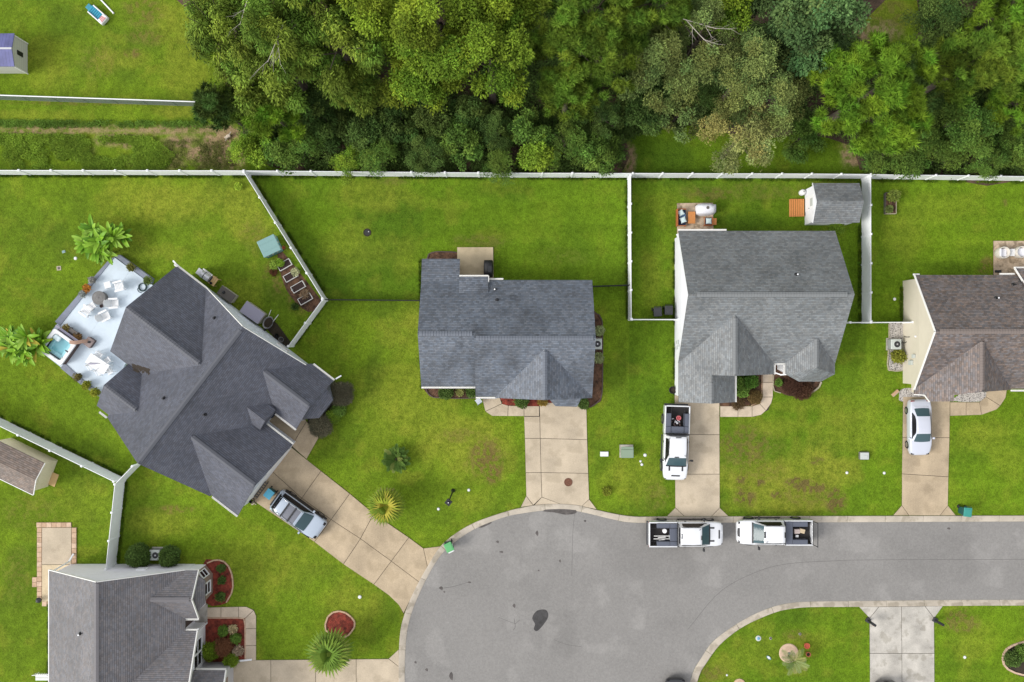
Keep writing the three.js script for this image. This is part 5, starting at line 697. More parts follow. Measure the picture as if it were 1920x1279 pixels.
// ---------------------------------------------------------------- along the north-east wall of the blue-grey house
const HA = -.62; // turn of things standing along that wall
{
  let t = thing('grill', 'stainless gas grill with a tan side shelf by the blue-grey house wall', 'grill', at(384, 517, .9), HA);
  part('cabinet', rbox(1.25, .8, .5, .02, -.05, .42, 0), M.darkPlastic, t); part('hood', [place(new THREE.CylinderGeometry(.3, .3, .72, 20, 1, false, 0, Math.PI), 0, .86, 0, 0, 0, 0).rotateX(0)].map((g) => { const c = new THREE.CylinderGeometry(.29, .29, .74, 20).rotateZ(Math.PI / 2).translate(.08, .88, 0); return c; }), M.steel, t); part('side_burner', rbox(.4, .06, .5, .02, -.52, .9, 0), M.steel, t); part('hood_band', new THREE.CylinderGeometry(.3, .3, .05, 20).rotateZ(Math.PI / 2).translate(-.02, .88, 0), M.darkPlastic, t); part('handle', rod(V(-.2, .95, -.36), V(.4, .95, -.36), .02), M.chrome, t); part('front_shelf', rbox(.9, .04, .12, .01, 0, .84, -.34), M.trim, t);
  t = thing('side_table', 'small tan wooden table with a dark pot at the grill end', 'table', at(400, 527, .8), HA); part('tabletop', [0, 1, 2].map((i) => rbox(.16, .03, .7, .01, -.17 + i * .17, .8, 0)), M.woodTan, t); for (const x of [-.2, .2]) for (const z of [-.3, .3]) part('leg', rbox(.05, .79, .05, .01, x, .395, z), M.woodTan, t);
  const p = thing('pot', 'small black pot on the tan table beside the grill', 'pot', at(395.5, 531, .9, .82)); part('pot', lathe([[0, 0], [.08, 0], [.11, .12], [.1, .12], [.08, .03]], 14), M.black, p);
  const db = (lab, px, py, w, d, h, lid, side) => { const k = thing('deck_box', lab, 'storage box', at(px, py, h), HA); part('body', rbox(w - .06, h - .1, d - .06, .03, 0, (h - .1) / 2, 0), side, k); const l = part('lid', [rbox(w, .1, d, .035, 0, h - .05, 0)], lid, k); part('rim', [rbox(w + .02, .06, .1, .02, 0, h - .13, -d / 2 + .03), rbox(.1, .06, d, .02, w / 2 - .03, h - .13, 0)], side, k); return k; };
  db('brown-topped resin deck box with a black ball on its lid', 424, 552, 1.32, .74, .85, M.boxBrown, M.boxTan);
  const o = thing('ornament', 'black round ornament on the brown-topped deck box lid', 'ornament', at(418.5, 548, .95, .85)); part('base', cyl(.13, .12, .03, 0, 0, 0), M.black, o); part('ball', new THREE.SphereGeometry(.1, 14, 10).translate(0, .12, 0), M.darkPlastic, o);
  db('lavender-topped resin deck box, the larger of the two by the wall', 472.5, 586, 1.72, .98, .95, M.lavender, M.boxTan);
  t = thing('wheelbarrow', 'wheelbarrow with a grey tray of dark soil and handles pointing to the lawn', 'wheelbarrow', at(503, 605, .5), 1.0); part('tray', lathe([[0, .3], [.3, .3], [.42, .6], [.45, .6], [.33, .27], [0, .27]], 20).scale(1.15, 1, .85), M.steel, t); part('soil', cyl(.36, .36, .04, 0, .48, 0, 18).scale(1.12, 1, .82), M.soil, t); for (const s of [-1, 1]) { part('handle', rod(V(-.4, .32, s * .16), V(.95, .55, s * .34), .025), M.trim, t); part('leg', rod(V(.35, .4, s * .25), V(.4, 0, s * .27), .02), M.black, t); } part('wheel', new THREE.TorusGeometry(.16, .05, 8, 18).translate(-.6, .2, 0), M.rubber, t);
  t = thing('plant_pot', 'empty grey plant pot near the wall and fence end', 'pot', at(528.8, 637)); part('pot', lathe([[0, .02], [.14, .02], [.2, .3], [.22, .3], [.22, .33], [.18, .33], [.13, .1]], 18), M.stoneGrey, t);
  t = thing('plant_pot', 'small dark plant pot beside the wheelbarrow and grey pot', 'pot', at(520, 630)); part('pot', lathe([[0, .02], [.12, .02], [.16, .24], [.18, .24], [.14, .08]], 16), M.black, t);
  wBed('soil_bed', [[497, 610], [512, 600], [538, 632], [545, 645], [530, 650]], M.soil);
}
function wBed(name, list, m, h = .02) { return struct(name, flat(pxpoly(smooth(list, 3, true)), h, -.02), m); }
{ // teal chest and raised beds
  let t = thing('storage_chest', 'faded teal resin storage chest near the slanting white fence', 'storage chest', at(504, 461, .95), .44); part('body', rbox(1.38, .9, 1.3, .04, 0, .45, 0), M.tealChestSide, t); part('lid', [rbox(1.46, .12, 1.36, .06, 0, .94, 0), box(1.2, .02, .02, 0, 1.005, -.3), box(1.2, .02, .02, 0, 1.005, .3)], M.tealChest, t); for (const x of [-.4, 0, .4]) part('latch', rbox(.12, .1, .04, .01, x, .82, .68), M.tan, t); for (const z of [-.4, 0, .4]) part('hinge', rbox(.05, .06, .14, .01, .74, .84, z), M.tan, t);
  wBed('mulch_strip', [[520, 470], [535, 478], [600, 560], [606, 572], [578, 585], [545, 556], [528, 520]], M.mulch, .008);
  const bed = (lab, px, py) => { const k = thing('raised_bed', lab, 'raised bed', at(px, py, .25), .52, 'raised beds along the slanting fence'); part('frame', [box(1.06, .26, .03, 0, .13, .26), box(1.06, .26, .03, 0, .13, -.26), box(.03, .26, .5, .52, .13, 0), box(.03, .26, .5, -.52, .13, 0)], M.trim, k); part('soil', box(1.0, .05, .49, 0, .19, 0), mat([.035, .02, .018], 1), k); return k; };
  const b = bed('raised bed with green leaves spilling over its left end, topmost of four', 533, 496.5); copy(b, 'raised bed with a pale sprig at its right end, second of four', at(544.5, 517.7, .25)); copy(b, 'bare raised bed with a small white pot at its left end, third of four', at(558.5, 538, .25)); copy(b, 'raised bed with dry stalks above it, lowest of four', at(571.8, 560.5, .25));
  t = thing('flower_pot', 'small white pot in the third raised bed', 'pot', at(548, 544, .3, .2)); part('pot', lathe([[0, 0], [.05, 0], [.08, .12], [.07, .12], [.05, .03]], 12), M.plasticWhite, t);
  t = thing('drain_pit', 'dark round hole with a white cap in the middle of the back lawn', 'drain', at(688.6, 436)); part('rim', lathe([[.22, -.02], [.24, .03], [.3, .03], [.33, -.02]], 24), M.soil, t); part('bottom', cyl(.25, .25, .01, 0, .01, 0, 22), M.black, t); part('cap', cyl(.04, .035, .03, .1, .02, -.06, 10), M.plasticWhite, t);
  t = thing('brick_stack', 'small orange clay pot on the ground between chest and fence', 'pot', at(533, 465)); part('pot', lathe([[0, 0], [.1, 0], [.13, .2], [.15, .2], [.11, .04]], 14), M.terracotta, t);
}
// ---------------------------------------------------------------- patios
{ // middle house: covered grill, folded chair
  let t = thing('grill', 'black covered barbecue grill on the square beige patio', 'grill', at(915.5, 503, .9)); part('cover', loft([[-.64, .5, .3], [-.62, .95, .34], [-.3, 1.12, .36], [.3, 1.1, .37], [.62, .92, .33], [.66, .4, .3]].map(([z, y, w]) => [V(-w, 0, z), V(-w * .98, y * .8, z), V(-w * .8, y, z), V(0, y + .02, z), V(w * .8, y, z), V(w * .98, y * .8, z), V(w, 0, z)])), M.black, t); part('lid_panel', rbox(.3, .04, .5, .02, .12, 1.14, .1), M.darkPlastic, t);
  t = thing('lawn_chair', 'blue and white folding chair at the porch of the middle house', 'chair', at(897.5, 751), .6); part('seat', [0, 1, 2, 3, 4].map((i) => rbox(.42, .015, .06, .006, 0, .42, -.16 + i * .085)), M.plasticWhite, t); part('seat_strap', [0, 1, 2, 3].map((i) => rbox(.42, .015, .025, .005, 0, .42, -.118 + i * .085)), mat([.12, .22, .42], .8), t); part('backrest', [0, 1, 2, 3].map((i) => rbox(.42, .06, .015, .005, 0, .5 + i * .1, .22)), mat([.12, .22, .42], .8), t); part('frame', [rod(V(-.22, 0, .22), V(-.22, .85, .22), .015), rod(V(.22, 0, .22), V(.22, .85, .22), .015), rod(V(-.22, 0, -.2), V(-.22, .45, -.2), .015), rod(V(.22, 0, -.2), V(.22, .45, -.2), .015)], M.chrome, t);
}
{ // light grey house
  let t = thing('grill', 'grill under a white cover at the back of the stained patio', 'grill', at(1325, 390.5, .9)); part('cover', loft([[-.7, .55, .26], [-.68, .95, .3], [-.35, 1.08, .36], [.3, 1.08, .34], [.5, .95, .3], [.72, .93, .28], [.74, .3, .27]].map(([x, y, w]) => [V(x, 0, w * 1.35), V(x, y * .55, w * 1.2), V(x, y * .96, w), V(x, y + .02, 0), V(x, y, -w), V(x, 0, -w)])), M.whiteCloth, t); part('emblem', cyl(.12, .12, .02, .05, 1.1, -.02, 18), M.boxBrown, t); part('wheel', [cyl(.09, .09, .05, 0, 0, 0).rotateX(Math.PI / 2).translate(-.72, .1, .2), cyl(.09, .09, .05, 0, 0, 0).rotateX(Math.PI / 2).translate(.3, .1, .35)], M.black, t);
  t = thing('love_seat', 'wooden love seat with a navy cushion and two white pillows', 'love seat', at(1277.5, 408, .4), 0); part('frame', [rbox(.06, .7, 1.3, .015, -.34, .42, 0), rbox(.7, .05, .06, .015, 0, .56, .64), rbox(.7, .05, .06, .015, 0, .56, -.64), rbox(.66, .05, 1.24, .01, .02, .28, 0), ...[-1, 1].flatMap((a) => [-1, 1].map((b) => rbox(.06, .56, .06, .01, a * .32, .28, b * .64)))], M.woodDark, t); part('cushion', [rbox(.62, .12, 1.2, .05, .04, .37, 0)], M.navy, t); part('throw', rbox(.5, .05, .5, .02, .1, .44, -.12, .2), M.denim, t);
  for (const [x, y, a, l] of [[1277, 399, .5, 'white square pillow at the upper end of the navy love seat'], [1281, 412.5, .35, 'white square pillow at the lower end of the navy love seat']]) { const p = thing('pillow', l, 'pillow', at(x, y, .5, .44), a, 'white pillows of the patio seats'); part('pillow', pillowGeo(.46), M.pillow, p); part('piping', new THREE.TorusGeometry(.02, .008, 5, 10).rotateX(Math.PI / 2).translate(0, .15, 0), M.pillow, p); p.rotation.z = .15; }
  t = thing('coffee_table', 'orange wooden coffee table in the middle of the stained patio', 'coffee table', at(1297, 408, .4)); part('tabletop', [0, 1, 2, 3, 4].map((i) => rbox(.108, .03, .92, .006, -.22 + i * .11, .4, 0)), M.wood, t); for (const x of [-.22, .22]) for (const z of [-.4, .4]) part('leg', rbox(.05, .39, .05, .01, x, .195, z), M.woodDark, t);
  t = thing('armchair', 'small navy armchair with one white pillow on the right of the patio', 'armchair', at(1328, 415, .4)); part('frame', [rbox(.6, .5, .05, .015, 0, .4, .32), rbox(.05, .05, .6, .01, -.3, .56, 0), rbox(.05, .05, .6, .01, .3, .56, 0), ...[-1, 1].flatMap((a) => [-1, 1].map((b) => rbox(.05, .55, .05, .01, a * .3, .27, b * .3)))], M.woodDark, t); part('cushion', rbox(.54, .12, .56, .04, 0, .36, 0), M.navy, t);
  const p = thing('pillow', 'white square pillow on the small navy armchair', 'pillow', at(1329, 414.5, .5, .43), 0, 'white pillows of the patio seats'); part('pillow', pillowGeo(.46), M.pillow, p);
  t = thing('side_table', 'orange wooden side table right of the navy armchair', 'side table', at(1339.5, 415.5, .4)); part('tabletop', [0, 1, 2].map((i) => rbox(.1, .03, .52, .006, -.11 + i * .11, .42, 0)), M.wood, t); for (const x of [-.12, .12]) for (const z of [-.22, .22]) part('leg', rbox(.04, .4, .04, .01, x, .2, z), M.woodDark, t);
}
function pillowGeo(s) { const g = new THREE.PlaneGeometry(s, s, 12, 12).rotateX(-Math.PI / 2), h = g.clone(), sh = (q, f) => { const p = q.attributes.position; for (let i = 0; i < p.count; i++) { const x = p.getX(i) / s * 2, z = p.getZ(i) / s * 2, k = Math.pow(Math.max(0, (1 - x * x) * (1 - z * z)), .45), pin = 1 - .09 * (1 - x * x) * z * z - .09 * (1 - z * z) * x * x; p.setXYZ(i, p.getX(i) * (1 - .1 * (1 - z * z) * Math.abs(x)), .09 + f * .085 * k, p.getZ(i) * (1 - .1 * (1 - x * x) * Math.abs(z))); } q.computeVertexNormals(); return q; }; return [sh(g, 1), sh(h, -1)]; }
{ // brown house patio
  const mk = (l, px, py, turn) => { const k = thing('armchair', l, 'armchair', at(px, py, .45), turn, 'cream barrel chairs of the right patio'); part('shell', lathe([[.3, 0], [.44, .02], [.47, .4], [.46, .72], [.42, .74], [.38, .7], [.36, .42]], 22), M.beigeCloth, k); part('cushion', rbox(.66, .16, .66, .07, 0, .4, 0), M.whiteCloth, k); part('back_cushion', rbox(.16, .36, .6, .06, -.3, .58, 0), M.whiteCloth, k); return k; };
  const a = mk('round cream armchair left of the small square table, right patio', 1880, 474, 0); copy(a, 'round cream armchair right of the small square table, cut by the frame', at(1914, 473, .45), Math.PI);
  const t = thing('side_table', 'small square white table between the two cream armchairs', 'side table', at(1896.5, 473.5, .45)); part('tabletop', rbox(.52, .04, .56, .01, 0, .47, 0), M.plasticWhite, t); part('base', rbox(.44, .45, .48, .02, 0, .225, 0), M.whiteCloth, t);
  const b = thing('doormat_shoes', 'dark low boot tray by the gutter at the patio foot', 'tray', at(1871, 509, .05, .08)); part('tray', rbox(.5, .05, .2, .02, 0, .025, 0), M.black, b); part('shoe', [rbox(.22, .08, .08, .03, -.1, .07, 0), rbox(.22, .08, .08, .03, .12, .07, .04)], M.darkPlastic, b);
}
// ---------------------------------------------------------------- air conditioners, bins, utility boxes
function aircon(lab, px, py) { const t = thing('air_conditioner', lab, 'air conditioner', at(px, py, .75)); part('pad', box(.95, .08, .95, 0, .04, 0), M.concreteGrey, t); part('casing', [rbox(.8, .66, .8, .06, 0, .42, 0)], M.boxGrey, t); part('grille', [...Array(9)].map((_, i) => box(.82, .015, .82, 0, .14 + i * .065, 0)), M.stoneGrey, t); part('fan_ring', new THREE.TorusGeometry(.27, .03, 8, 26).rotateX(Math.PI / 2).translate(.06, .76, 0), M.boxGrey, t); part('fan_well', cyl(.26, .26, .012, .06, .752, 0, 26), M.black, t); part('fan', [0, 1, 2, 3].map((i) => place(rbox(.46, .01, .1, .004), .06, .77, 0, i * .785)), M.darkPlastic, t); part('hub', cyl(.07, .06, .03, .06, .775, 0, 12), M.steel, t); return t; }
aircon('grey air conditioner on the pebbles by the beige wall', 1681, 645.5); aircon('grey air conditioner half under the roof edge, right of the middle house', 1119, 645); aircon('grey air conditioner between two round bushes by the lilac wall', 289.5, 1041.5);
function bin(lab, px, py, turn, body, lid, group, h = 1.05) { const t = thing('wheelie_bin', lab, 'bin', at(px, py, .9), turn, group); part('body', loft([[0, .2, .22], [.1, .22, .24], [h - .12, .27, .31], [h - .06, .3, .33]].map(([y, w, d]) => [V(-w, y, -d), V(w, y, -d), V(w, y, d), V(-w, y, d), V(-w, y, -d)])), body, t); part('lid', [rbox(.62, .08, .7, .035, 0, h - .01, .0), rbox(.46, .03, .5, .015, 0, h + .035, .02)], lid, t); part('handle', [rod(V(-.26, h - .04, -.41), V(.26, h - .04, -.41), .022), rod(V(-.24, h - .04, -.3), V(-.26, h - .04, -.41), .02), rod(V(.24, h - .04, -.3), V(.26, h - .04, -.41), .02)], body, t); for (const s of [-1, 1]) part('wheel', cyl(.13, .13, .06, 0, -.03, 0, 16).rotateZ(Math.PI / 2).translate(s * .28, .13, -.25), M.rubber, t); return t; }
bin('green wheelie bin with a white front at the kerb of the turning circle', 842, 1025.5, .45, M.greenDark, M.plasticGreen);
{ const t = thing('paper_bag', 'white bag sticking out under the green bin lid front', 'bag', at(846, 1033, .8, .78), .45); part('bag', rbox(.5, .22, .2, .08, 0, .1, 0), M.plasticWhite, t); part('strap', rod(V(.3, .14, -.3), V(.36, .2, -.5), .02), M.trim, t); }
bin('teal wheelie bin on the lawn edge at the right of the street', 1813, 960, -.1, M.tealDark, M.plasticTeal);
bin('light blue recycling bin behind the silver SUV', 505, 926, -.65, M.tealDark, M.plasticBlue);
bin('black wheelie bin left of two behind the short white fence', 1233, 585, .05, M.black, M.darkPlastic, 'black bins behind the short fence'); bin('black wheelie bin next to the white wall, right of two', 1253.5, 582, 0, M.black, M.darkPlastic, 'black bins behind the short fence');
{ const t = thing('planter', 'dark round planter tub against the white wall by the garage', 'planter', at(1259.5, 731)); part('tub', lathe([[0, .02], [.2, .02], [.27, .4], [.29, .4], [.29, .44], [.25, .44], [.22, .3], [0, .3]], 20), M.black, t); part('soil', cyl(.23, .23, .02, 0, .3, 0), M.soil, t); }
{ const t = thing('bike_rack', 'dark ladder-shaped rack leaning at the garage door by the blue bin', 'rack', at(487, 920, .8), HA - Math.PI / 2 + 3.14); part('frame', [rod(V(-.75, .5, -.12), V(.75, .5, -.12), .03), rod(V(-.75, .5, .12), V(.75, .5, .12), .03), rod(V(-.72, 0, 0), V(-.72, .5, -.12), .03), rod(V(.72, 0, 0), V(.72, .5, .12), .03)], M.black, t); part('rung', [...Array(7)].map((_, i) => rbox(.1, .06, .26, .02, -.66 + i * .22, .5, 0)), M.boxBrown, t); part('base', box(1.5, .04, .3, 0, .02, 0), M.brown, t); }
{ const t = thing('flower_pot', 'dark pot with a pale rim by the garage corner of the diagonal drive', 'pot', at(474, 938)); part('pot', lathe([[0, 0], [.14, 0], [.2, .3], [.22, .3], [.16, .08]], 16), M.black, t); const k = thing('stone_block', 'pale stone block at the driveway corner by the garage', 'stone', at(475, 943)); part('block', rbox(.3, .18, .24, .05, 0, .09, 0, .5), M.tan, k); part('chip', rbox(.1, .06, .1, .03, .2, .03, .1), M.tan, k); }
{
  let t = thing('utility_box', 'low white utility box on the lawn right of the pale driveway', 'utility box', at(1133, 851)); part('base', rbox(.66, .12, .4, .03, 0, .06, 0), M.boxGrey, t); part('lid', rbox(.6, .06, .34, .02, 0, .14, 0), M.plasticWhite, t);
  t = thing('transformer', 'green-grey pad transformer box on the lawn near the pickup', 'transformer', at(1176.5, 848, .7)); part('pad', box(1.05, .1, 1.0, 0, .05, 0), M.concreteGrey, t); part('cabinet', rbox(.9, .6, .62, .03, 0, .4, .12), M.boxGreen, t); part('lid', rbox(.94, .05, .26, .02, 0, .66, -.28), M.boxGreen, t); part('hood', rbox(.94, .04, .64, .02, 0, .715, .12), M.boxGreen, t); part('lock', rbox(.06, .1, .03, .01, .2, .45, .44), M.steel, t);
  t = thing('utility_box', 'grey utility box with a white lid on the lawn left of the silver sedan', 'utility box', at(1621.5, 855, .3)); part('base', rbox(.72, .3, .6, .04, 0, .15, 0), M.stoneGrey, t); part('lid', [rbox(.66, .06, .54, .03, -.02, .33, 0), rbox(.3, .03, .24, .01, .04, .37, .06)], M.boxGrey, t);
  t = thing('manhole_cover', 'rusty round cover set in the pale driveway', 'manhole cover', at(1065.5, 904, 0, .052)); part('cover', cyl(.3, .3, .012, 0, 0, 0, 28), M.rust, t); part('ring', new THREE.TorusGeometry(.3, .025, 6, 30).rotateX(Math.PI / 2).translate(0, .012, 0), M.rust, t);
  t = thing('clay_block', 'clay block lying on the lawn by the pebble bed', 'block', at(1678, 737), .72); part('block', rbox(.62, .16, .26, .02, 0, .08, 0), mat([.45, .28, .17], .9), t); part('edge', rbox(.62, .02, .05, .008, 0, .165, .08), M.tan, t);
  t = thing('tank', 'white round tank lid in the grass by the white shed corner', 'tank', at(1502.5, 362)); part('tank', lathe([[0, 0], [.2, 0], [.23, .06], [.23, .4], [.16, .5], [0, .52]], 20), M.plasticWhite, t); part('valve', cyl(.04, .035, .08, .03, .5, -.02, 8), M.brown, t);
  t = thing('lamp_post', 'black lamp post with a square head on the lawn above the turning circle', 'lamp post', at(849.5, 920)); part('pole', [cyl(.07, .045, 4.7, 0, 0, 0, 10), lathe([[.16, 0], [.16, .05], [.09, .2], [.075, .25]], 12)], M.black, t); part('lamp_head', [rbox(.42, .14, .42, .03, 0, 4.78, 0, .9), cyl(.1, .05, .12, 0, 4.85, 0, 8)], M.black, t); part('finial', cyl(.05, .05, .02, 0, 4.965, 0, 8), M.steel, t);
  const mb = (lab, px, py, turn) => { const k = thing('mailbox', lab, 'mailbox', at(px, py), turn, 'black mailboxes of the grey drive'); part('post', rbox(.1, .8, .1, .015, 0, .4, 0), M.black, k); part('box', [new THREE.CylinderGeometry(.1, .1, .48, 14, 1, false, -Math.PI / 2, Math.PI).rotateX(-Math.PI / 2).rotateY(Math.PI / 2).translate(.05, .9, 0), rbox(.48, .14, .2, .01, .05, .84, 0)], M.black, k); part('flag', rbox(.04, .14, .015, .005, .1, .94, .115), mat([.4, .02, .02], .5), k); part('base', rbox(.36, .16, .36, .04, 0, .08, 0), M.darkPlastic, k); return k; };
  mb('black mailbox left of the grey stained driveway', 1627, 1162.5, -.6); mb('black mailbox right of the grey stained driveway', 1752.5, 1162, -.5);
  const cap = (lab, px, py, r = .09, m = M.plasticWhite) => { const k = thing('cleanout_pipe', lab, 'pipe cap', at(px, py), 0, 'small pipe caps in the lawns'); part('cap', lathe([[0, .06], [r * .7, .06], [r, .03], [r, 0]], 14), m, k); part('collar', new THREE.TorusGeometry(r + .015, .014, 5, 16).rotateX(Math.PI / 2).translate(0, .01, 0), M.boxGrey, k); };
  for (const [l, x, y, r] of [['white pipe cap right of the lamp post', 879, 919], ['white pipe cap left of the lamp post foot', 822, 954.5], ['white pipe cap above the round red bed', 674.5, 1119.5, .12], ['larger white pipe cap between transformer and pickup', 1209.5, 853.5, .11], ['white pipe cap nearest the transformer, upper of a pair', 1201, 865, .07], ['white pipe cap below the transformer, lower of a pair', 1203.5, 871, .09], ['white pipe cap left of the grey utility box with a white lid', 1588, 886.5], ['white pipe cap below and right of the grey utility box', 1658, 887], ['white pipe cap in the lawn left of the beige wall', 1677.5, 561, .1], ['white pipe cap left of the upper broad-leaved plant', 141.5, 484.5, .11], ['white pipe cap in the lawn right of the grey driveway', 1809, 1232.5, .1], ['white pipe cap above the bottom pink stepping stone', 1363, 1266, .06], ['dark pipe cap above the stone with the palm', 1445, 1197, .08], ['dark pipe cap right of the round stone with the palm', 1500, 1189, .07]]) cap(l, x, y, r, l.startsWith('dark') ? M.brown : M.plasticWhite);
  t = thing('valve_box', 'small blue-green valve cover in the left back lawn', 'valve box', at(119.5, 472)); part('lid', rbox(.22, .04, .16, .015, 0, .03, 0, .3), M.tealChest, t); part('frame', rbox(.26, .03, .2, .015, 0, .014, 0, .3), M.boxGrey, t);
  t = thing('valve_box', 'small square tan drain cover in the left back lawn', 'valve box', at(110.5, 503)); part('frame', rbox(.34, .03, .34, .015, 0, .02, 0, .1), M.tan, t); part('grate', rbox(.2, .03, .2, .01, 0, .028, 0, .1), M.boxBrown, t);
  t = thing('disc', 'blue and white round target disc on the lower right lawn', 'disc', at(1422, 1197)); part('rim', lathe([[0, .04], [.1, .05], [.17, .05], [.22, .03], [.22, 0]], 24), M.boxGrey, t); part('dome', new THREE.SphereGeometry(.12, 16, 8, 0, Math.PI * 2, 0, Math.PI / 2).scale(1, .4, 1).translate(0, .045, 0), mat([.12, .3, .42], .4), t);
  t = thing('toy_boat', 'small teal oval dish lying on the lower right lawn', 'dish', at(1441, 1233), -.7); part('dish', lathe([[0, .02], [.1, .03], [.14, .07], [.15, .07], [.12, 0]], 18).scale(1.5, 1, .8), M.tealChest, t); part('inside', cyl(.09, .09, .01, 0, .03, 0, 16).scale(1.5, 1, .8), M.plasticWhite, t);
  t = thing('stepping_stone', 'round pinkish stone disc under the little palm', 'stone disc', at(1479, 1225)); part('disc', lathe([[0, .07], [.66, .07], [.74, .05], [.76, 0]], 34), M.pavers[3], t); part('hub', cyl(.12, .1, .03, 0, .07, 0, 16), M.stoneGrey, t);
  t = thing('stepping_stone', 'round pinkish stone disc cut by the bottom edge', 'stone disc', at(1386.5, 1284)); part('disc', lathe([[0, .07], [.42, .07], [.47, .05], [.48, 0]], 30), M.pavers[1], t); part('hub', cyl(.08, .07, .02, 0, .07, 0, 14), M.pavers[3], t);
  for (const [l, x, y, s] of [['orange-red round pot right of the little palm, upper of two', 1513.5, 1211.5, 1], ['orange clay pot right of the little palm, lower of two', 1516, 1227.5, .85]]) { t = thing('flower_pot', l, 'pot', at(x, y, .3)); part('pot', lathe([[0, 0], [.14 * s, 0], [.2 * s, .28], [.23 * s, .28], [.23 * s, .33], [.18 * s, .33], [.14 * s, .2], [0, .2]], 20), s === 1 ? M.orangePot : M.terracotta, t); part('soil', cyl(.17 * s, .17 * s, .02, 0, .24, 0, 16), s === 1 ? mat([.5, .1, .06], .8) : M.soil, t); }
}
{ // upper left corner
  let t = thing('water_slide', 'teal and white plastic toy slide with red stripes on the upper left lawn', 'toy slide', at(180, 25, .4), -.72); part('side_wall', [rbox(1.5, .34, .1, .05, .1, .2, .33), rbox(1.5, .34, .1, .05, .1, .2, -.33)], M.plasticWhite, t); part('bed', rbox(1.25, .1, .56, .04, -.15, .18, 0), mat([.02, .25, .36], .5), t); part('ladder_end', rbox(.4, .16, .44, .05, -.9, .12, 0), mat([.03, .22, .3], .5), t); part('head', rbox(.5, .42, .78, .12, .66, .24, 0), M.plasticWhite, t); for (let i = 0; i < 4; i++) part('stripe', rbox(.05, .02, .3 + .06 * i, .008, .5 + i * .1, .455, 0), mat([.5, .03, .03], .5), t); part('rung', [0, 1, 2, 3, 4, 5].map((i) => rbox(.03, .03, .5, .01, -.6 + i * .17, .24, 0)), mat([.02, .18, .28], .5), t);
  t = thing('pole', 'white pole lying in the grass at the upper left', 'pole', at(200, 11)); part('tube', rod(P(184, -6, .06).sub(at(200, 11)), P(213, 25, .06).sub(at(200, 11)), .06, 10), M.white, t); part('end_cap', new THREE.SphereGeometry(.075, 10, 8).translate(X(213) - X(200), .06, Z(25) - Z(11)), M.trim, t);
  t = thing('stump', 'pale splintered wood chunk on the bare ground beside the wood', 'wood chunk', at(430, 256)); part('chunk', [rbox(.34, .3, .26, .08, 0, .15, 0, .4), rbox(.2, .18, .3, .06, -.2, .09, .12, 1)], mat([.5, .42, .33], .9), t); part('splinter', [rod(V(0, .2, 0), V(.25, .35, -.3), .03), rod(V(-.1, .2, .1), V(-.2, .3, .4), .03)], M.deadWood, t);
  t = thing('wall_lamp', 'small black and white bell lamp on the paver corner of the lower left house', 'lamp', at(77, 1123)); part('shade', lathe([[.2, .3], [.22, .34], [.16, .5], [.06, .56], [0, .56]], 16), M.darkPlastic, t); part('stand', cyl(.03, .03, .3, 0, 0, 0, 8), M.steel, t); part('bulb', new THREE.SphereGeometry(.1, 12, 8).translate(-.08, .42, .06), M.plasticWhite, t);
  t = thing('bench', 'white lattice bench cut by the bottom left edge', 'bench', at(80, 1270, .4)); part('seat', [0, 1, 2, 3].map((i) => rbox(1.1, .03, .1, .01, 0, .42, -.2 + i * .13)), M.plasticWhite, t); part('backrest', [rbox(1.2, .05, .05, .015, 0, .85, -.32), ...[...Array(7)].map((_, i) => rbox(.03, .42, .03, .008, -.5 + i * .166, .63, -.32))], M.plasticWhite, t); part('leg', [-1, 1].flatMap((a) => [-1, 1].map((b) => rbox(.05, .44, .05, .01, a * .5, .22, b * .22))), M.plasticWhite, t);
}
// ---------------------------------------------------------------- mulch and pebble beds with edging
function edging(lab, list, m, r = .05, closed = false, cat = 'edging') { const q = smooth(list, 4, closed).map(([x, y]) => P(x, y, .05)), t = thing('bed_edging', lab, cat, q[0].clone().setY(0)), o = origin(t); if (closed) q.push(q[0]); let acc = 0, i0 = 0; for (let i = 1; i < q.length; i++) { acc += q[i].distanceTo(q[i - 1]); if (acc > .42 || i === q.length - 1) { const a = q[i0], b = q[i], d = b.clone().sub(a).normalize().multiplyScalar(.012); wpart('edging_block', beam(a.clone().add(d), b.clone().sub(d), r * 2, .11), m, t); i0 = i; acc = 0; } } return t; }
wBed('mulch_bed', [[800, 725], [893, 725], [893, 745], [855, 748], [812, 745], [802, 738]], M.mulch, .03); edging('dark edging of the mulch bed under the left gutter, middle house', [[798, 727], [803, 740], [812, 745], [855, 747], [892, 746]], M.brown, .035);
wBed('mulch_bed', [[802, 492], [806, 475], [818, 472], [857, 473], [857, 495]], M.mulch, .03); edging('dark edging of the small mulch bed beside the beige patio', [[801, 487], [804, 476], [818, 472], [856, 473]], M.brown, .035);
wBed('mulch_bed', [[1100, 590], [1120, 588], [1127, 597], [1129, 640], [1129, 740], [1120, 756], [1104, 764], [1095, 745]], M.mulch, .03); edging('dark edging of the long mulch bed right of the middle house', [[1113, 587], [1124, 591], [1129, 602], [1130, 650], [1129, 735], [1121, 754], [1105, 764]], M.brown, .035);
wBed('mulch_bed', [[938, 742], [1040, 742], [1034, 760], [950, 760], [942, 753]], M.redMulch, .03);
wBed('mulch_bed', [[1378, 690], [1428, 690], [1428, 745], [1418, 759], [1400, 761], [1350, 761], [1350, 745]], M.mulch, .03); edging('pale edging of the shrub bed inside the curved walk, light grey house', [[1428.5, 702], [1428, 740], [1421, 755], [1408, 760.5]], M.pavers[0], .03);
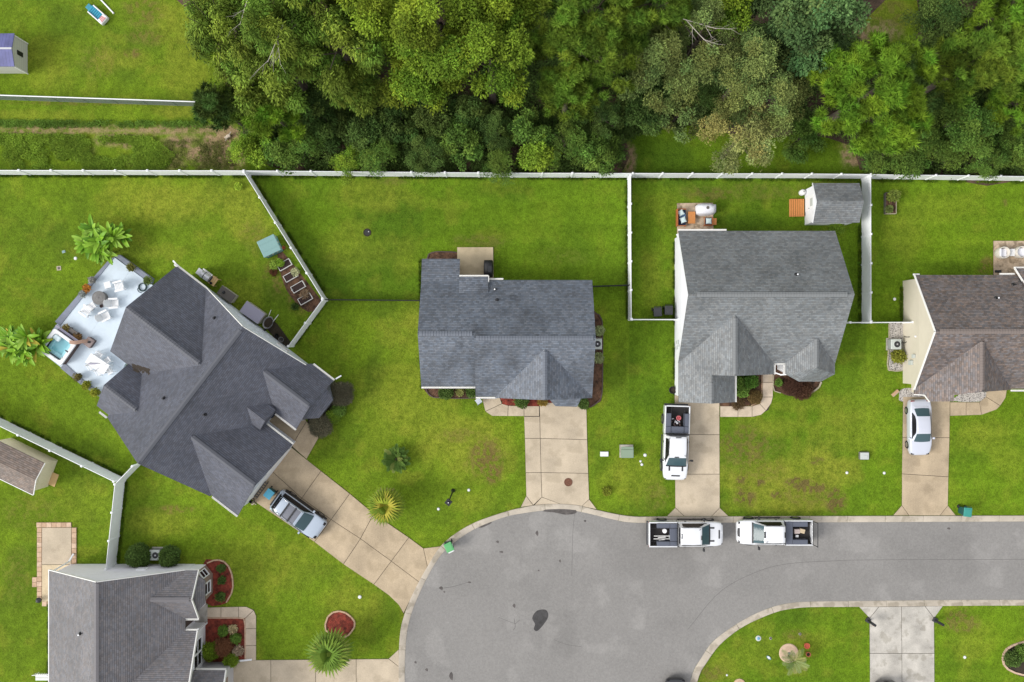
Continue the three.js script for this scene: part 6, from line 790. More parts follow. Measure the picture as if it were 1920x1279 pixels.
wBed('mulch_bed', [[1450, 680], [1540, 690], [1546, 705], [1530, 728], [1505, 742], [1478, 742], [1462, 735], [1450, 730]], M.mulch, .03); edging('pale stone edging at the right of the dark shrub bed', [[1540, 716], [1534, 728], [1518, 738]], M.tan, .06); edging('thin pale edging left of the dark shrub bed', [[1450.5, 703], [1450.5, 731], [1464, 737]], M.tan, .03);
wBed('mulch_bed', [[588, 760], [612, 735], [640, 740], [630, 780], [605, 812], [580, 805], [577, 785]], M.soil, .02);
wBed('red_mulch_bed', [[382, 1056], [400, 1050], [418, 1052], [432, 1068], [437, 1095], [433, 1115], [424, 1131], [386, 1130]], M.redMulch, .04); edging('tan brick edging of the curved red bed by the bay windows', [[388, 1056], [402, 1050.5], [418, 1052], [431, 1066], [436.5, 1090], [435, 1110], [424, 1130]], M.pavers[0], .05);
wBed('red_mulch_bed', [[380, 1159], [455, 1159], [459, 1164], [459.5, 1236], [440, 1240], [380, 1238]], M.redMulch, .04); edging('brick edging of the square red flower bed by the L-shaped walk', [[384, 1158.7], [440, 1158.7], [454, 1159], [459, 1163], [459.6, 1180], [459.8, 1236]], M.pavers[1], .04);
{ const c = [[610, 1170], [617, 1153], [632, 1146], [648, 1149], [661, 1160], [666, 1172], [656, 1188], [646, 1195], [626, 1190], [612, 1184]]; wBed('red_mulch_bed', c, M.redMulch, .05); edging('brick ring round the red mulch bed by the lower palm', c, M.pavers[0], .06, true); }
struct('pebble_bed', flat(pxpoly([[1667, 605], [1694, 605], [1694, 695.5], [1666, 695.5]]), .03, -.02), M.gravel); edging('pale edging of the pebble bed along the beige wall', [[1667, 607], [1667, 636], [1666, 660], [1666, 694], [1692, 695]], M.tan, .03);
wBed('pebble_bed', [[1690, 730], [1715, 728], [1745, 738], [1748, 752], [1692, 753], [1686, 744]], M.gravel, .03); wBed('pebble_bed', [[1790, 752], [1795, 742], [1815, 734], [1847, 734], [1848, 744], [1836, 753]], M.gravel, .03);
wBed('planting_bed', [[1880, 1233], [1888, 1218], [1905, 1208], [1935, 1200], [1960, 1230], [1930, 1268], [1900, 1262], [1885, 1250]], M.soil, .04); edging('pale kerb round the planting bed at the lower right edge', [[1935, 1200], [1905, 1208], [1888, 1217], [1880.5, 1232], [1884, 1249], [1900, 1260.5], [1930, 1268]], M.pavers[3], .07);
{ const t = thing('planter_box', 'long wooden planter box with leafy plants near the grey fence', 'planter box', at(1670.5, 381, .3)); const w = .82, l = 1.62; part('board', [box(.04, .34, l, -w / 2, .17, 0)], M.boxBrown, t); part('board', [box(.04, .34, l, w / 2, .17, 0)], M.tan, t); part('board', box(w, .34, .04, 0, .17, l / 2), M.tan, t); part('board', box(w, .34, .04, 0, .17, -l / 2), M.boxBrown, t); part('soil', box(w - .05, .04, l - .05, 0, .26, 0), M.mulch, t); }
// ---------------------------------------------------------------- plants
const leafMat = (o = {}) => new THREE.MeshPhysicalMaterial({ color: rgb(1, 1, 1), roughness: .85, specularIntensity: .3, side: THREE.DoubleSide, ...o });
M.leaf = leafMat(); M.leafVC = leafMat({ vertexColors: true });
function tri(list) { const g = new THREE.BufferGeometry(); g.setAttribute('position', new THREE.Float32BufferAttribute(list, 3)); g.setAttribute('uv', new THREE.Float32BufferAttribute(new Float32Array(list.length / 3 * 2), 2)); g.computeVertexNormals(); return g; }
function clump(seed, n, R, len, wid, kind) { // one spray of real leaves
  const r = rng(seed), out = [];
  for (let i = 0; i < n; i++) {
    const d = V(r() * 2 - 1, kind === 'pine' ? r() * 1.1 - .1 : r() * 1.6 - .6, r() * 2 - 1).normalize(), o = kind === 'pine' ? d.clone().multiplyScalar(R * .12) : d.clone().multiplyScalar(R * (.25 + .75 * Math.cbrt(r())));
    if (kind === 'droop') o.y -= R * .3;
    const dir = kind === 'pine' ? d.clone() : d.clone().multiplyScalar(.7).add(V(r() - .5, kind === 'droop' ? -.9 : r() * .3 - .25, r() - .5)).normalize();
    let s = V(r() - .5, (r() - .5) * .6, r() - .5).cross(dir).normalize(); const l = len * (.65 + .7 * r()), w = wid * (.7 + .6 * r());
    if (kind !== 'pine') { const up = s.clone().cross(dir); if (Math.abs(up.y) < .35) s = V(dir.z, 0, -dir.x).normalize(); }
    const a = o, b = o.clone().addScaledVector(dir, l), m = o.clone().addScaledVector(dir, l * .45), p = m.clone().addScaledVector(s, w), q = m.clone().addScaledVector(s, -w);
    m.y -= w * .0; b.y -= l * (kind === 'pine' ? .05 : .18);
    if (kind === 'pine') out.push(...a.clone().addScaledVector(s, w).toArray(), ...a.clone().addScaledVector(s, -w).toArray(), ...b.toArray()); else out.push(...a.toArray(), ...p.toArray(), ...b.toArray(), ...a.toArray(), ...b.toArray(), ...q.toArray());
  }
  return tri(out);
}
const CL = { broad: [1, 2, 3].map((s) => clump(s, 30, .36, .17, .05)), small: [4, 5, 6].map((s) => clump(s, 26, .28, .13, .036)), pine: [7, 8, 9].map((s) => clump(s, 40, .3, .34, .026, 'pine')), droop: [10, 11, 12].map((s) => clump(s, 30, .34, .22, .034, 'droop')), glossy: [13, 14].map((s) => clump(s, 20, .3, .19, .06)), shrub: [15, 16].map((s) => clump(s, 22, .17, .11, .035)), twig: [17].map((s) => clump(s, 24, .17, .16, .012)) };
const WR = rng(4242);
function crown(parent, name, spots, kind, col, vary) { // spots: [vector, scale, tone]; leaf clumps spread through the crown
  const gs = CL[kind], n = gs.length, lists = gs.map(() => []); spots.forEach((s, i) => lists[i % n].push(s));
  const q = new THREE.Quaternion(), e = new THREE.Euler(), m4 = new THREE.Matrix4(), c = new THREE.Color(); let first = null;
  lists.forEach((l, i) => { if (!l.length) return; const im = new THREE.InstancedMesh(gs[i], M.leaf, l.length); im.name = name; im.userData.kind = 'stuff'; im.castShadow = im.receiveShadow = true;
    l.forEach(([p, s, tone, yel], k) => { e.set((WR() - .5) * .7, WR() * 6.283, (WR() - .5) * .7); q.setFromEuler(e); m4.compose(p, q, V(s, s * (.85 + .3 * WR()), s)); im.setMatrixAt(k, m4); const v = tone * (1 - vary / 2 + vary * WR()), y = (yel || 0) + (WR() - .5) * .25; c.setRGB(col[0] * v * (1 + y * .7), col[1] * v * (1 + y * .15), col[2] * v); im.setColorAt(k, c); });
    if (first) first.add(im); else { parent.add(im); first = im; } if (first !== im) { im.name = 'leaf_spray'; im.userData.kind = 'stuff'; } });
  return first;
}
function lobes(r, R, hy, o) { // uneven crown: many leaf masses of lr metres with gaps between, top light and underside shade put into the tone
  const out = [], lr0 = o.lr, n = Math.round((o.fill || 2.1) * (R / lr0) * (R / lr0) * .62 + 6), ph = r() * 9, low = o.low ?? -.25;
  for (let i = 0; i < n; i++) {
    const a = r() * 6.283, e = low + (1 - low) * Math.pow(r(), .8), rim = .72 + .62 * (fbm(Math.cos(a) * 1.6 + ph + 40, Math.sin(a) * 1.6 + ph + 40, 3) - .1), k = (.35 + .65 * Math.sqrt(r())) * rim, c2 = Math.sqrt(Math.max(.04, 1 - e * e));
    const c = V(Math.cos(a) * R * k * c2, e * hy * (.6 + .4 * r()), Math.sin(a) * R * k * c2), lr = lr0 * (.55 + .9 * r()), tone = .62 + .76 * r(), yel = (r() - .5) * .6, m = Math.max(5, Math.round(o.dens * lr * lr));
    for (let q = 0; q < m; q++) { const d = V(r() * 2 - 1, r() * 1.6 - .6, r() * 2 - 1).normalize(), rr = lr * (.3 + .75 * Math.sqrt(r())); out.push([V(c.x + d.x * rr, c.y + d.y * rr * (o.flat || .75) - (o.hang || 0) * r() * lr, c.z + d.z * rr), .65 + .7 * r(), tone * (.8 + .25 * d.y + .15 * r()), yel]); }
  }
  return out;
}
const HAB = { broad: { lr: .78, dens: 62, s: .95 }, droop: { lr: .62, dens: 70, s: .95, hang: 1.4, fill: 2.2 }, pine: { lr: .44, dens: 80, s: .95, fill: 2.3 }, small: { lr: .6, dens: 78, s: .95, fill: 1.9 }, glossy: { lr: .75, dens: 70, s: .95, fill: 2.3 } };
function limbs(r, base, tip, R, hy, n, rad) { const g = [tube([base, base.clone().lerp(tip, .5).add(V((r() - .5) * .5, 0, (r() - .5) * .5)), tip], rad * .7, 7)]; for (let i = 0; i < n; i++) { const a = r() * 6.283, s = base.clone().lerp(tip, .45 + .5 * r()), e = V(tip.x + Math.cos(a) * R * (.4 + .35 * r()), tip.y + hy * (-.3 + .7 * r()), tip.z + Math.sin(a) * R * (.4 + .35 * r())); g.push(rod(s, e, rad * .38, 5, rad * .1)); } return g; }
function tree(label, px, py, Rpx, h, kind, col, o = {}) {
  const r = rng(Math.round(px * 31 + py * 17)), hc = h * (o.cf || .68), hy = (h - hc) * 1.15, R = Rpx / PX * (CAM_H - hc) / CAM_H, p = at(px, py, hc), t = thing(o.name || 'tree', label, o.cat || 'tree', [p.x, 0, p.z], 0, o.group);
  const lean = V((r() - .5) * .6, 0, (r() - .5) * .6), top = V(0, hc + hy * .3, 0);
  part('trunk', [rod(lean.clone().setY(-.1), V(0, hc, 0), .05 + h * .02, 8, .04 + h * .011)], M.bark, t);
  part('limb', limbs(r, V(lean.x * .6, hc * .45, lean.z * .6), top, R, hy, 9, .05 + h * .01), M.bark, t);
  const hb = { ...HAB[kind], ...(o.hab || {}) }, sp = lobes(r, R, hy, hb).map(([v, s, tone, y]) => [v.setY(v.y + hc), s * hb.s * (o.s || 1), tone, y]);
  crown(t, 'crown', sp, kind, col, o.vary || .5);
  if (o.dead) for (const [dx, dy, a, l] of o.dead) { const b = at(px + dx, py + dy, hc + hy * .8), q = V(b.x - p.x, hc + hy * .75, b.z - p.z), g = []; const br = (s, ang, len, rad, d) => { const e = V(s.x + Math.cos(ang) * len, s.y + len * .15, s.z + Math.sin(ang) * len); g.push(rod(s, e, rad, 5, rad * .5)); if (d) for (let k = 0; k < 3; k++) br(s.clone().lerp(e, .35 + .3 * k), ang + (r() - .5) * 1.5, len * (.4 + .3 * r()), rad * .5, d - 1); }; br(q, a, l, .032, 2); part('dead_branch', g, M.deadWood, t); }
  return t;
}
const C = { willow: [0.152, 0.231, 0.029], broad: [0.152, 0.231, 0.018], pine: [0.146, 0.237, 0.025], pineBright: [0.150, 0.267, 0.020], oak: [0.148, 0.194, 0.052], dark: [0.071, 0.122, 0.025], magnolia: [0.084, 0.149, 0.045], yellow: [0.261, 0.273, 0.084], shrub: [0.103, 0.182, 0.028], bright: [0.169, 0.279, 0.025] };
const D = 'feathery light green tree ', B = 'yellow-green broadleaf tree ', PN = 'soft green pine ';
tree(D + 'in the upper wood, nearest the open lawn', 425, 70, 70, 11, 'droop', C.willow, { dead: [[36, -70, 1.8, 1.7]] });
tree(D + 'cut by the top edge, leftmost', 392, 5, 50, 10, 'droop', C.willow);
tree(D + 'with bare twigs showing, left wood', 520, 95, 88, 13, 'droop', C.willow, { dead: [[8, -50, 1.9, 2.6]] });
tree(D + 'cut by the top edge, left of centre', 585, 0, 80, 13, 'droop', C.willow);
tree(D + 'in front of the dark gap, left wood', 640, 95, 80, 12, 'droop', C.willow);
tree(D + 'at the lower left wood edge, hanging low', 470, 165, 72, 8, 'droop', C.willow);
tree('narrow feathery tree drooping over the dark gap', 668, 165, 42, 7, 'droop', C.willow);
tree(B + 'cut by the top edge, left of the tall crown', 700, 20, 72, 13, 'broad', C.broad);
tree(B + 'with a tall round crown in the middle wood', 830, 60, 100, 14, 'broad', C.broad);
tree(B + 'hanging over the dark red gap, middle wood', 920, 120, 82, 13, 'broad', C.broad);
tree(B + 'low in the middle wood above the dark shrubs', 800, 130, 70, 9, 'broad', C.broad);
tree(B + 'cut by the top edge, right of the tall crown', 930, 15, 80, 13, 'broad', C.broad);
tree(PN + 'cut by the top edge, centre right', 1110, 20, 95, 15, 'pine', C.pine);
tree(PN + 'left one of the group above the fence tee', 1060, 105, 66, 12, 'pine', C.pine);
tree(PN + 'in the middle of the group above the fence tee', 1120, 110, 70, 13, 'pine', C.pine);
tree(PN + 'lowest of the group, near the back fence', 1062, 180, 55, 9, 'pine', C.pine);
tree(PN + 'with bright tips at the top right of the group', 1215, 20, 85, 14, 'pine', C.pine);
tree('speckled oak with bare white twigs at its top', 1300, 85, 85, 12, 'small', C.oak, { dead: [[-18, -52, .35, 2.2], [-12, -50, .9, 1.8]] });
tree('speckled oak left of the bare white twigs', 1225, 130, 70, 10, 'small', C.oak);
tree('speckled oak in the right wood, over the green hollow', 1385, 150, 75, 11, 'small', C.oak);
tree('pale yellow-leaved tree leaning towards the back fence', 1385, 262, 66, 8, 'small', C.yellow, { hab: { fill: 1.5, low: -.6 } });
tree('speckled oak beside the big round pine', 1445, 185, 64, 10, 'small', C.oak);
tree(B + 'small and cut by the top edge, right half', 1350, 5, 55, 12, 'broad', C.broad);
tree('dark glossy magnolia left of the brown clearing', 1490, 50, 92, 12, 'glossy', C.magnolia);
tree('dark glossy tree below the magnolia', 1475, 115, 50, 8, 'glossy', C.magnolia);
tree('large bright round pine standing alone in the right wood', 1625, 180, 108, 14, 'pine', C.pineBright, { hab: { lr: .46, fill: 2.6 } });
tree(PN + 'cut by the top right corner', 1880, 20, 80, 14, 'pine', C.pineBright);
tree(PN + 'cut by the right edge, upper', 1900, 110, 80, 13, 'pine', C.pine);
tree(PN + 'between the big pine and the right edge', 1800, 130, 70, 11, 'pine', C.pine);
tree(PN + 'low at the right edge by the leaning trunk', 1900, 190, 60, 9, 'pine', C.pineBright);
tree('dark shrubby tree right of the brown clearing', 1750, 60, 60, 10, 'small', C.dark);
tree('leafy green tree below the right pines', 1800, 225, 66, 7, 'small', C.shrub);
tree('dark green pine at the end of the chain-link fence', 412, 200, 46, 7, 'pine', C.dark, { vary: .7 });
tree('bright green young pine below the feathery trees', 512, 215, 55, 6.5, 'pine', C.pineBright, {});
// understorey bushes
function bush(label, px, py, Rpx, h, kind, col, o = {}) { return tree(label, px, py, Rpx, h, kind, col, { name: 'bush', cat: 'bush', cf: .5, s: .72, hab: { lr: .42, fill: 1.7, dens: 120 }, ...o }); }
const where = [['left end, under the young pine', 462, 288, 24, C.bright], ['left end, second from the bare ground', 492, 275, 22, C.bright], ['third from the left fence corner', 530, 288, 24, C.shrub], ['left third, above the fence posts', 575, 280, 32, C.shrub], ['left third, under the drooping tree', 625, 250, 38, C.dark], ['spilling over the fence left of centre', 655, 308, 26, C.bright], ['behind the one spilling over the fence', 690, 262, 36, C.dark], ['dark, below the feathery tree gap', 600, 225, 36, C.dark], ['green, left of centre above the fence', 715, 295, 34, C.shrub], ['grey-green, under the broadleaf trees', 750, 240, 40, C.dark], ['dark, left of the fern patch', 800, 285, 40, C.dark], ['under the tall round crown', 815, 225, 36, C.dark], ['green, centre above the fence', 860, 270, 40, C.shrub], ['low, hanging on the fence at centre', 940, 312, 26, C.shrub], ['dark, under the hanging broadleaf', 890, 215, 36, C.dark], ['dark, right of centre', 925, 255, 38, C.dark], ['bright, right of centre at the fence', 1005, 295, 26, C.bright], ['fern green, left of the lowest pine', 985, 250, 34, C.shrub], ['fern green, below the lowest pine', 1060, 270, 38, C.shrub], ['at the left edge of the green hollow', 1120, 285, 38, C.shrub], ['under the pine group, right side', 1130, 225, 40, C.dark], ['above the green hollow', 1200, 205, 40, C.dark], ['above the green hollow, right one', 1270, 220, 40, C.oak], ['dark, between oak and hollow', 1320, 190, 34, C.dark], ['left of the big round pine', 1500, 260, 30, C.shrub], ['right of the hollow by the fence', 1650, 296, 30, C.shrub], ['spilling over the fence, right part', 1690, 312, 22, C.shrub], ['under the big round pine, right side', 1710, 265, 36, C.shrub], ['between the two right bushes', 1750, 288, 34, C.shrub], ['dark, right of the big round pine', 1755, 215, 38, C.dark], ['hanging on the fence, far right', 1850, 300, 30, C.shrub], ['far right above the fence', 1810, 272, 36, C.shrub], ['at the right frame edge', 1905, 290, 30, C.shrub], ['below the leaning trunk at the right edge', 1880, 262, 30, C.shrub], ['dark, under the right pines', 1840, 180, 40, C.dark]];
where.forEach(([w, x, y, R, c], i) => bush('wild bush of the wood, ' + w, x, y, R * 1.12, 2 + (R / 40) * 1.8, ['small', 'broad', 'glossy', 'small', 'droop'][i % 5], c, { hab: { lr: [.3, .5, .38, .62, .34][i % 5], fill: 1.6, dens: 120 * [1.3, .9, 1, .7, 1.2][i % 5] * .9, hang: i % 5 === 4 ? 1 : .2 }, s: [.72, .9, .8, .7, .8][i % 5] }));
{ const a = P(1885, 272, .6), b = P(1960, 246, 4), t = thing('fallen_trunk', 'leaning grey-brown tree trunk at the right edge of the wood', 'tree trunk', [a.x, 0, a.z]); wpart('trunk', rod(a, b, .22, 10, .26), M.bark, t); wpart('knot', rod(a.clone().lerp(b, .3), a.clone().lerp(b, .3).add(V(.1, .5, -.2)), .06, 6, .03), M.bark, t); }
{ // low growth that nobody could count
  const g = (name, label, n, poly, kind, col, s, y = .1, seed = 1) => { const r = rng(seed), q = pxpoly(poly).map(([x, z]) => V(x, 0, z)), xs = q.map((p) => p.x), zs = q.map((p) => p.z), l = []; let k = 0; while (l.length < n && k++ < n * 20) { const x = lerp(Math.min(...xs), Math.max(...xs), r()), z = lerp(Math.min(...zs), Math.max(...zs), r()); if (inside(q, x, z) && fbm(x * .8 + seed * 7, z * .8, 3) > .34 + .25 * r()) l.push([V(x, y + .25 * r() * s, z), s * (.6 + .8 * r()), .6 + .8 * fbm(x * .7, z * .7 + 9, 3)]); } const t = new THREE.Group(); t.name = numbered(name); scene.add(t); tag(t, label, 'undergrowth', null, 'stuff'); crown(t, 'leaves', l, kind, col, .5); };
  g('undergrowth', 'dense low undergrowth on the floor of the wood above the fence', 14000, [[440, -40], [455, 240], [480, 318], [900, 325], [1165, 326], [1165, 262], [1250, 230], [1420, 235], [1500, 225], [1600, 265], [1625, 325], [1980, 330], [1980, -40], [1720, -40], [1730, 60], [1690, 90], [1600, 90], [1590, -40]], 'small', C.dark, 1.2, .25, 3);
  g('weeds', 'bright weeds in the ditch strip left of the wood', 5200, [[-60, 252], [280, 258], [330, 290], [310, 316], [-60, 316]], 'shrub', [.17, .27, .025], .75, .02, 5); g('weeds', 'green weeds along the ditch edge under the chain-link fence', 600, [[-60, 226], [380, 230], [395, 238], [-60, 238]], 'shrub', [.11, .2, .025], .7, .02, 6); g('weeds', 'sparse brown-green weeds on the bare ground beside the wood', 300, [[310, 265], [430, 262], [440, 315], [300, 316]], 'shrub', [.13, .14, .035], .7, .02, 7);
}
{ // longer grass left by the mower along fences and walls
  const r = rng(99), l = [], lines = [[[0, 329], [470, 330.5]], [[480, 330.5], [1178, 334.5]], [[1184, 335], [1610, 336.5]], [[1640, 337.5], [1920, 341]], [[466, 331], [609, 561]], [[474, 332], [617, 561]], [[611, 566], [549, 651]], [[1176, 340], [1176, 598]], [[1181, 340], [1181, 598]], [[1612, 340], [1612, 603]], [[1619, 340], [1619, 603]], [[0, 785], [232, 898]], [[0, 780], [234, 893]], [[237, 903], [221, 1055]], [[233, 903], [215, 1055]], [[1265, 450], [1265, 740]], [[788, 487], [792, 725]], [[1690, 525], [1690, 605]], [[92, 1130], [92, 1279]]];
  for (const [a, b] of lines) { const n = Math.round(Math.hypot(b[0] - a[0], b[1] - a[1]) * 1.3); for (let i = 0; i < n; i++) { const u = r(), x = lerp(a[0], b[0], u) + (r() - .5) * 3, y = lerp(a[1], b[1], u) + (r() - .5) * 3; if (vn(x * .06, y * .06) < .3) continue; l.push([P(x, y, .02), .28 + .4 * r(), .7 + .6 * r(), r() - .5]); } }
  const t = new THREE.Group(); t.name = numbered('grass_tufts'); scene.add(t); tag(t, 'longer grass tufts along the fences, walls and drives', 'grass', null, 'stuff'); crown(t, 'blades', l, 'pine', [.1, .17, .012], .5);
}
// garden shrubs: foliage ball of leaves on a few stems
function shrub(label, px, py, Rpx, h, kind, col, o = {}) { const r = rng(Math.round(px * 7 + py * 3)), R = Math.max(.07, Rpx / PX - { shrub: .12, glossy: .24, small: .24, twig: .14 }[kind] * (o.s || 1)), p = at(px, py, h * .55, o.y || 0), t = thing(o.name || 'shrub', label, o.cat || 'shrub', p, 0, o.group), g = []; for (let i = 0; i < 6; i++) { const a = i * 1.05 + r(); g.push(rod(V(0, 0, 0), V(Math.cos(a) * R * .5, h * .6, Math.sin(a) * R * .5), .02, 5, .01)); } part('stem', g, M.bark, t); const n = Math.round((o.dens || 150) * R * R * 3 + 26), sp = []; for (let i = 0; i < n; i++) { const d = V(r() * 2 - 1, r() * 1.25 - .25, r() * 2 - 1).normalize(), k = (.5 + .5 * Math.sqrt(r())) * (.86 + .26 * vn(d.x * 2 + px, d.z * 2 + py)); sp.push([V(d.x * R * k, h * .42 + d.y * h * .52 * k, d.z * R * k), (o.s || 1) * (.7 + .6 * r()), .75 + .5 * r() * (d.y * .4 + .8)]); } crown(t, 'foliage', sp, kind, col, o.vary || .5); return t; }
const purple = [.15, .14, .09];
shrub('dark purplish round bush by the gable corner of the blue-grey house', 637, 739, 24, 1.5, 'twig', purple, { dens: 260 }); shrub('dark purplish round bush beside the front walk', 600, 799, 23, 1.4, 'twig', purple, { dens: 260 }); shrub('green round bush between the purple bushes, upper', 636, 768, 13, .8, 'shrub', C.shrub); shrub('green round bush between the purple bushes, lower', 624, 781, 13, .8, 'shrub', C.bright.map((c) => c * .7));
shrub('dark round bush left of two under the left gutter, middle house', 836, 735, 14, .8, 'shrub', C.dark); shrub('dark round bush right of two under the left gutter, middle house', 883, 734, 10, .8, 'shrub', C.dark); shrub('yellow-green small plant between the two dark bushes', 862, 734, 7, .5, 'shrub', C.yellow); shrub('dark green bush in the red mulch before the garage of the middle house', 978, 752, 14, .7, 'shrub', C.dark); shrub('yellow-orange low plant right of the dark bush, middle house', 1018, 752, 9, .4, 'shrub', [.22, .15, .03]); shrub('dark bush at the garage corner of the pale driveway', 1093, 757, 11, .8, 'shrub', C.dark);
const cream = [.26, .3, .13]; shrub('variegated cream shrub above the air conditioner, middle house', 1124, 621, 9, .8, 'shrub', cream); shrub('variegated cream shrub below the air conditioner, middle house', 1122, 671, 9, .8, 'shrub', cream);
shrub('broad-leaved green shrub tucked against the gutter, light grey house', 1384, 716, 11, .9, 'glossy', C.shrub, { s: .6 }); shrub('largest broad-leaved green shrub inside the curved walk', 1408, 714, 14, 1.0, 'glossy', [.07, .15, .02], { s: .7 }); shrub('dark green lower shrub inside the curved walk', 1394, 733, 12, .8, 'shrub', C.shrub); shrub('brownish wispy shrub in the walk corner', 1415, 745, 14, .6, 'twig', [.16, .11, .04]); shrub('brown wispy shrub at the garage foot, light grey house', 1385, 757, 12, .4, 'twig', [.15, .1, .05]);
shrub('large dark red spreading shrub in the right bed of the light grey house', 1488, 722, 20, .8, 'twig', [.09, .045, .03], { dens: 260 }); shrub('dark red spreading shrub, right part of the same bed', 1506, 733, 18, .7, 'twig', [.1, .05, .03], { dens: 240 }); shrub('small green plant in the left of the dark shrub bed', 1460, 717, 6, .5, 'shrub', C.shrub);
shrub('yellow-green shrub on the pebbles by the beige wall', 1685, 668, 13, .9, 'shrub', [.18, .19, .025]); shrub('green bush hidden under the white shed eave', 1570, 424, 16, .7, 'small', C.bright, { s: .7 });
shrub('dark round bush left of the air conditioner by the lilac wall', 258, 1043, 23, 1.6, 'shrub', C.dark, { dens: 210 }); shrub('dark round bush right of the air conditioner by the lilac wall', 317, 1044, 19, 1.5, 'shrub', C.dark, { dens: 210 });
for (const [y, w] of [[1066, 'upper'], [1089, 'middle'], [1120, 'lower']]) shrub('small dark green plant in the curved red bed, ' + w + ' of three', 415 + (y > 1100 ? -2 : 0), y, y > 1100 ? 8 : 6, .5, 'shrub', C.dark, { group: 'three small plants of the curved red bed' });
shrub('large green bush under the front window of the lower left house', 396, 1221, 18, 1.3, 'small', C.broad, { s: .8 }); shrub('copper-brown bush in the middle of the square red bed', 417, 1215, 17, 1.3, 'twig', [.22, .1, .05], { dens: 260 }); shrub('green bush at the foot of the square red bed', 432, 1238, 15, 1.0, 'small', C.broad, { s: .7 }); shrub('green rounded plant at the top of the square red bed', 418, 1184, 9, .7, 'shrub', C.shrub); shrub('dark green plant at the right of the square red bed', 441, 1198, 9, .7, 'shrub', C.shrub); shrub('plant with cream flowers in the square red bed, upper', 436, 1180, 7, .5, 'shrub', [.4, .33, .18]); shrub('plant with pink and cream flowers in the square red bed, lower', 446, 1220, 9, .5, 'shrub', [.34, .26, .18]);
shrub('yellow-green rosette plant on the terrace wall, upper of two', 165, 722.5, 8, .7, 'glossy', [.2, .22, .02], { s: .5, y: .3 }); shrub('yellow-green rosette plant on the terrace wall, lower of two', 180.5, 735, 8, .7, 'glossy', [.2, .22, .02], { s: .5, y: .3 });
shrub('bright green seedling near the top of the slanting fence', 447, 350, 7, .5, 'glossy', [.24, .34, .03], { s: .5 }); shrub('light green leafy plant left of the topmost raised bed', 514, 497, 9, .5, 'glossy', [.2, .3, .04], { s: .5 }); shrub('green leafy plant in the left end of the topmost raised bed', 525, 492, 7, .5, 'glossy', C.bright, { s: .5, y: .1 }); shrub('pale sprig in the second raised bed', 554, 511, 6, .4, 'shrub', [.34, .36, .2], { y: .15 }); shrub('dry stalks over the lowest raised bed', 571, 552, 8, .4, 'twig', [.34, .24, .15]); shrub('dark weed clump below the raised beds', 553, 575, 5, .3, 'twig', C.dark); shrub('brown dry clump left of the raised beds', 513, 510, 5, .3, 'twig', [.14, .06, .03]);
shrub('yellow-green plant in the upper end of the wooden planter box', 1674, 368, 11, .6, 'glossy', [.17, .22, .04], { s: .6, y: .2 }); shrub('low plant in the lower end of the wooden planter box', 1665, 393, 6, .3, 'shrub', C.oak, { y: .2 });
shrub('dark evergreen in the kerbed bed at the lower right edge', 1900, 1236, 15, .8, 'shrub', C.dark); shrub('green bush in the kerbed bed, cut by the right edge', 1920, 1225, 16, .8, 'shrub', C.shrub);
shrub('small yellow-green weed in the lawn below the transformer', 1138, 921, 7, .25, 'shrub', [.17, .2, .02]);
// potted plants on the terrace
function potted(label, px, py, m, col, R = .2, y = .36, kind = 'shrub', pr = .2) { const p = at(px, py, y + .3, y), t = thing('potted_plant', label, 'potted plant', p); part('pot', lathe([[0, 0], [pr * .7, 0], [pr, .26], [pr * 1.12, .26], [pr * 1.12, .3], [pr * .9, .3], [pr * .8, .22], [0, .22]], 18), m, t); const r = rng(Math.round(px * 3)), sp = []; for (let i = 0; i < 30; i++) { const a = r() * 6.28, q = Math.sqrt(r()) * R; sp.push([V(Math.cos(a) * q, .3 + r() * R * .8, Math.sin(a) * q), .6 + .5 * r(), .7 + .6 * r()]); } crown(t, 'foliage', sp, kind, col, .5); }
potted('potted plant in a white pot on the upper terrace wall, left of two', 246, 501, M.trim, [.14, .14, .03]); potted('potted plant in a white pot on the upper terrace wall, next to the roof', 277, 526, M.trim, [.1, .14, .03]); potted('orange-flowered plant in a white pot on the long terrace wall', 162.5, 540.5, M.trim, [.4, .17, .03], .15); potted('small grey-leaved pot on the long terrace wall, upper', 172.5, 525, M.plasticWhite, [.3, .3, .27], .12, .36, 'shrub', .13); potted('small grey-leaved pot on the long terrace wall, lower', 155.5, 552, M.plasticWhite, [.3, .32, .3], .12, .36, 'shrub', .13); potted('brown potted plant beside the hot tub steps', 124, 616, M.brown, [.2, .16, .05], .22, .3); potted('dark potted plant between the step and the tan towel', 145, 633, M.black, [.22, .13, .05], .22, .3); potted('dark potted plant on the lower terrace wall', 145, 707, M.black, [.13, .11, .03], .2, .36);
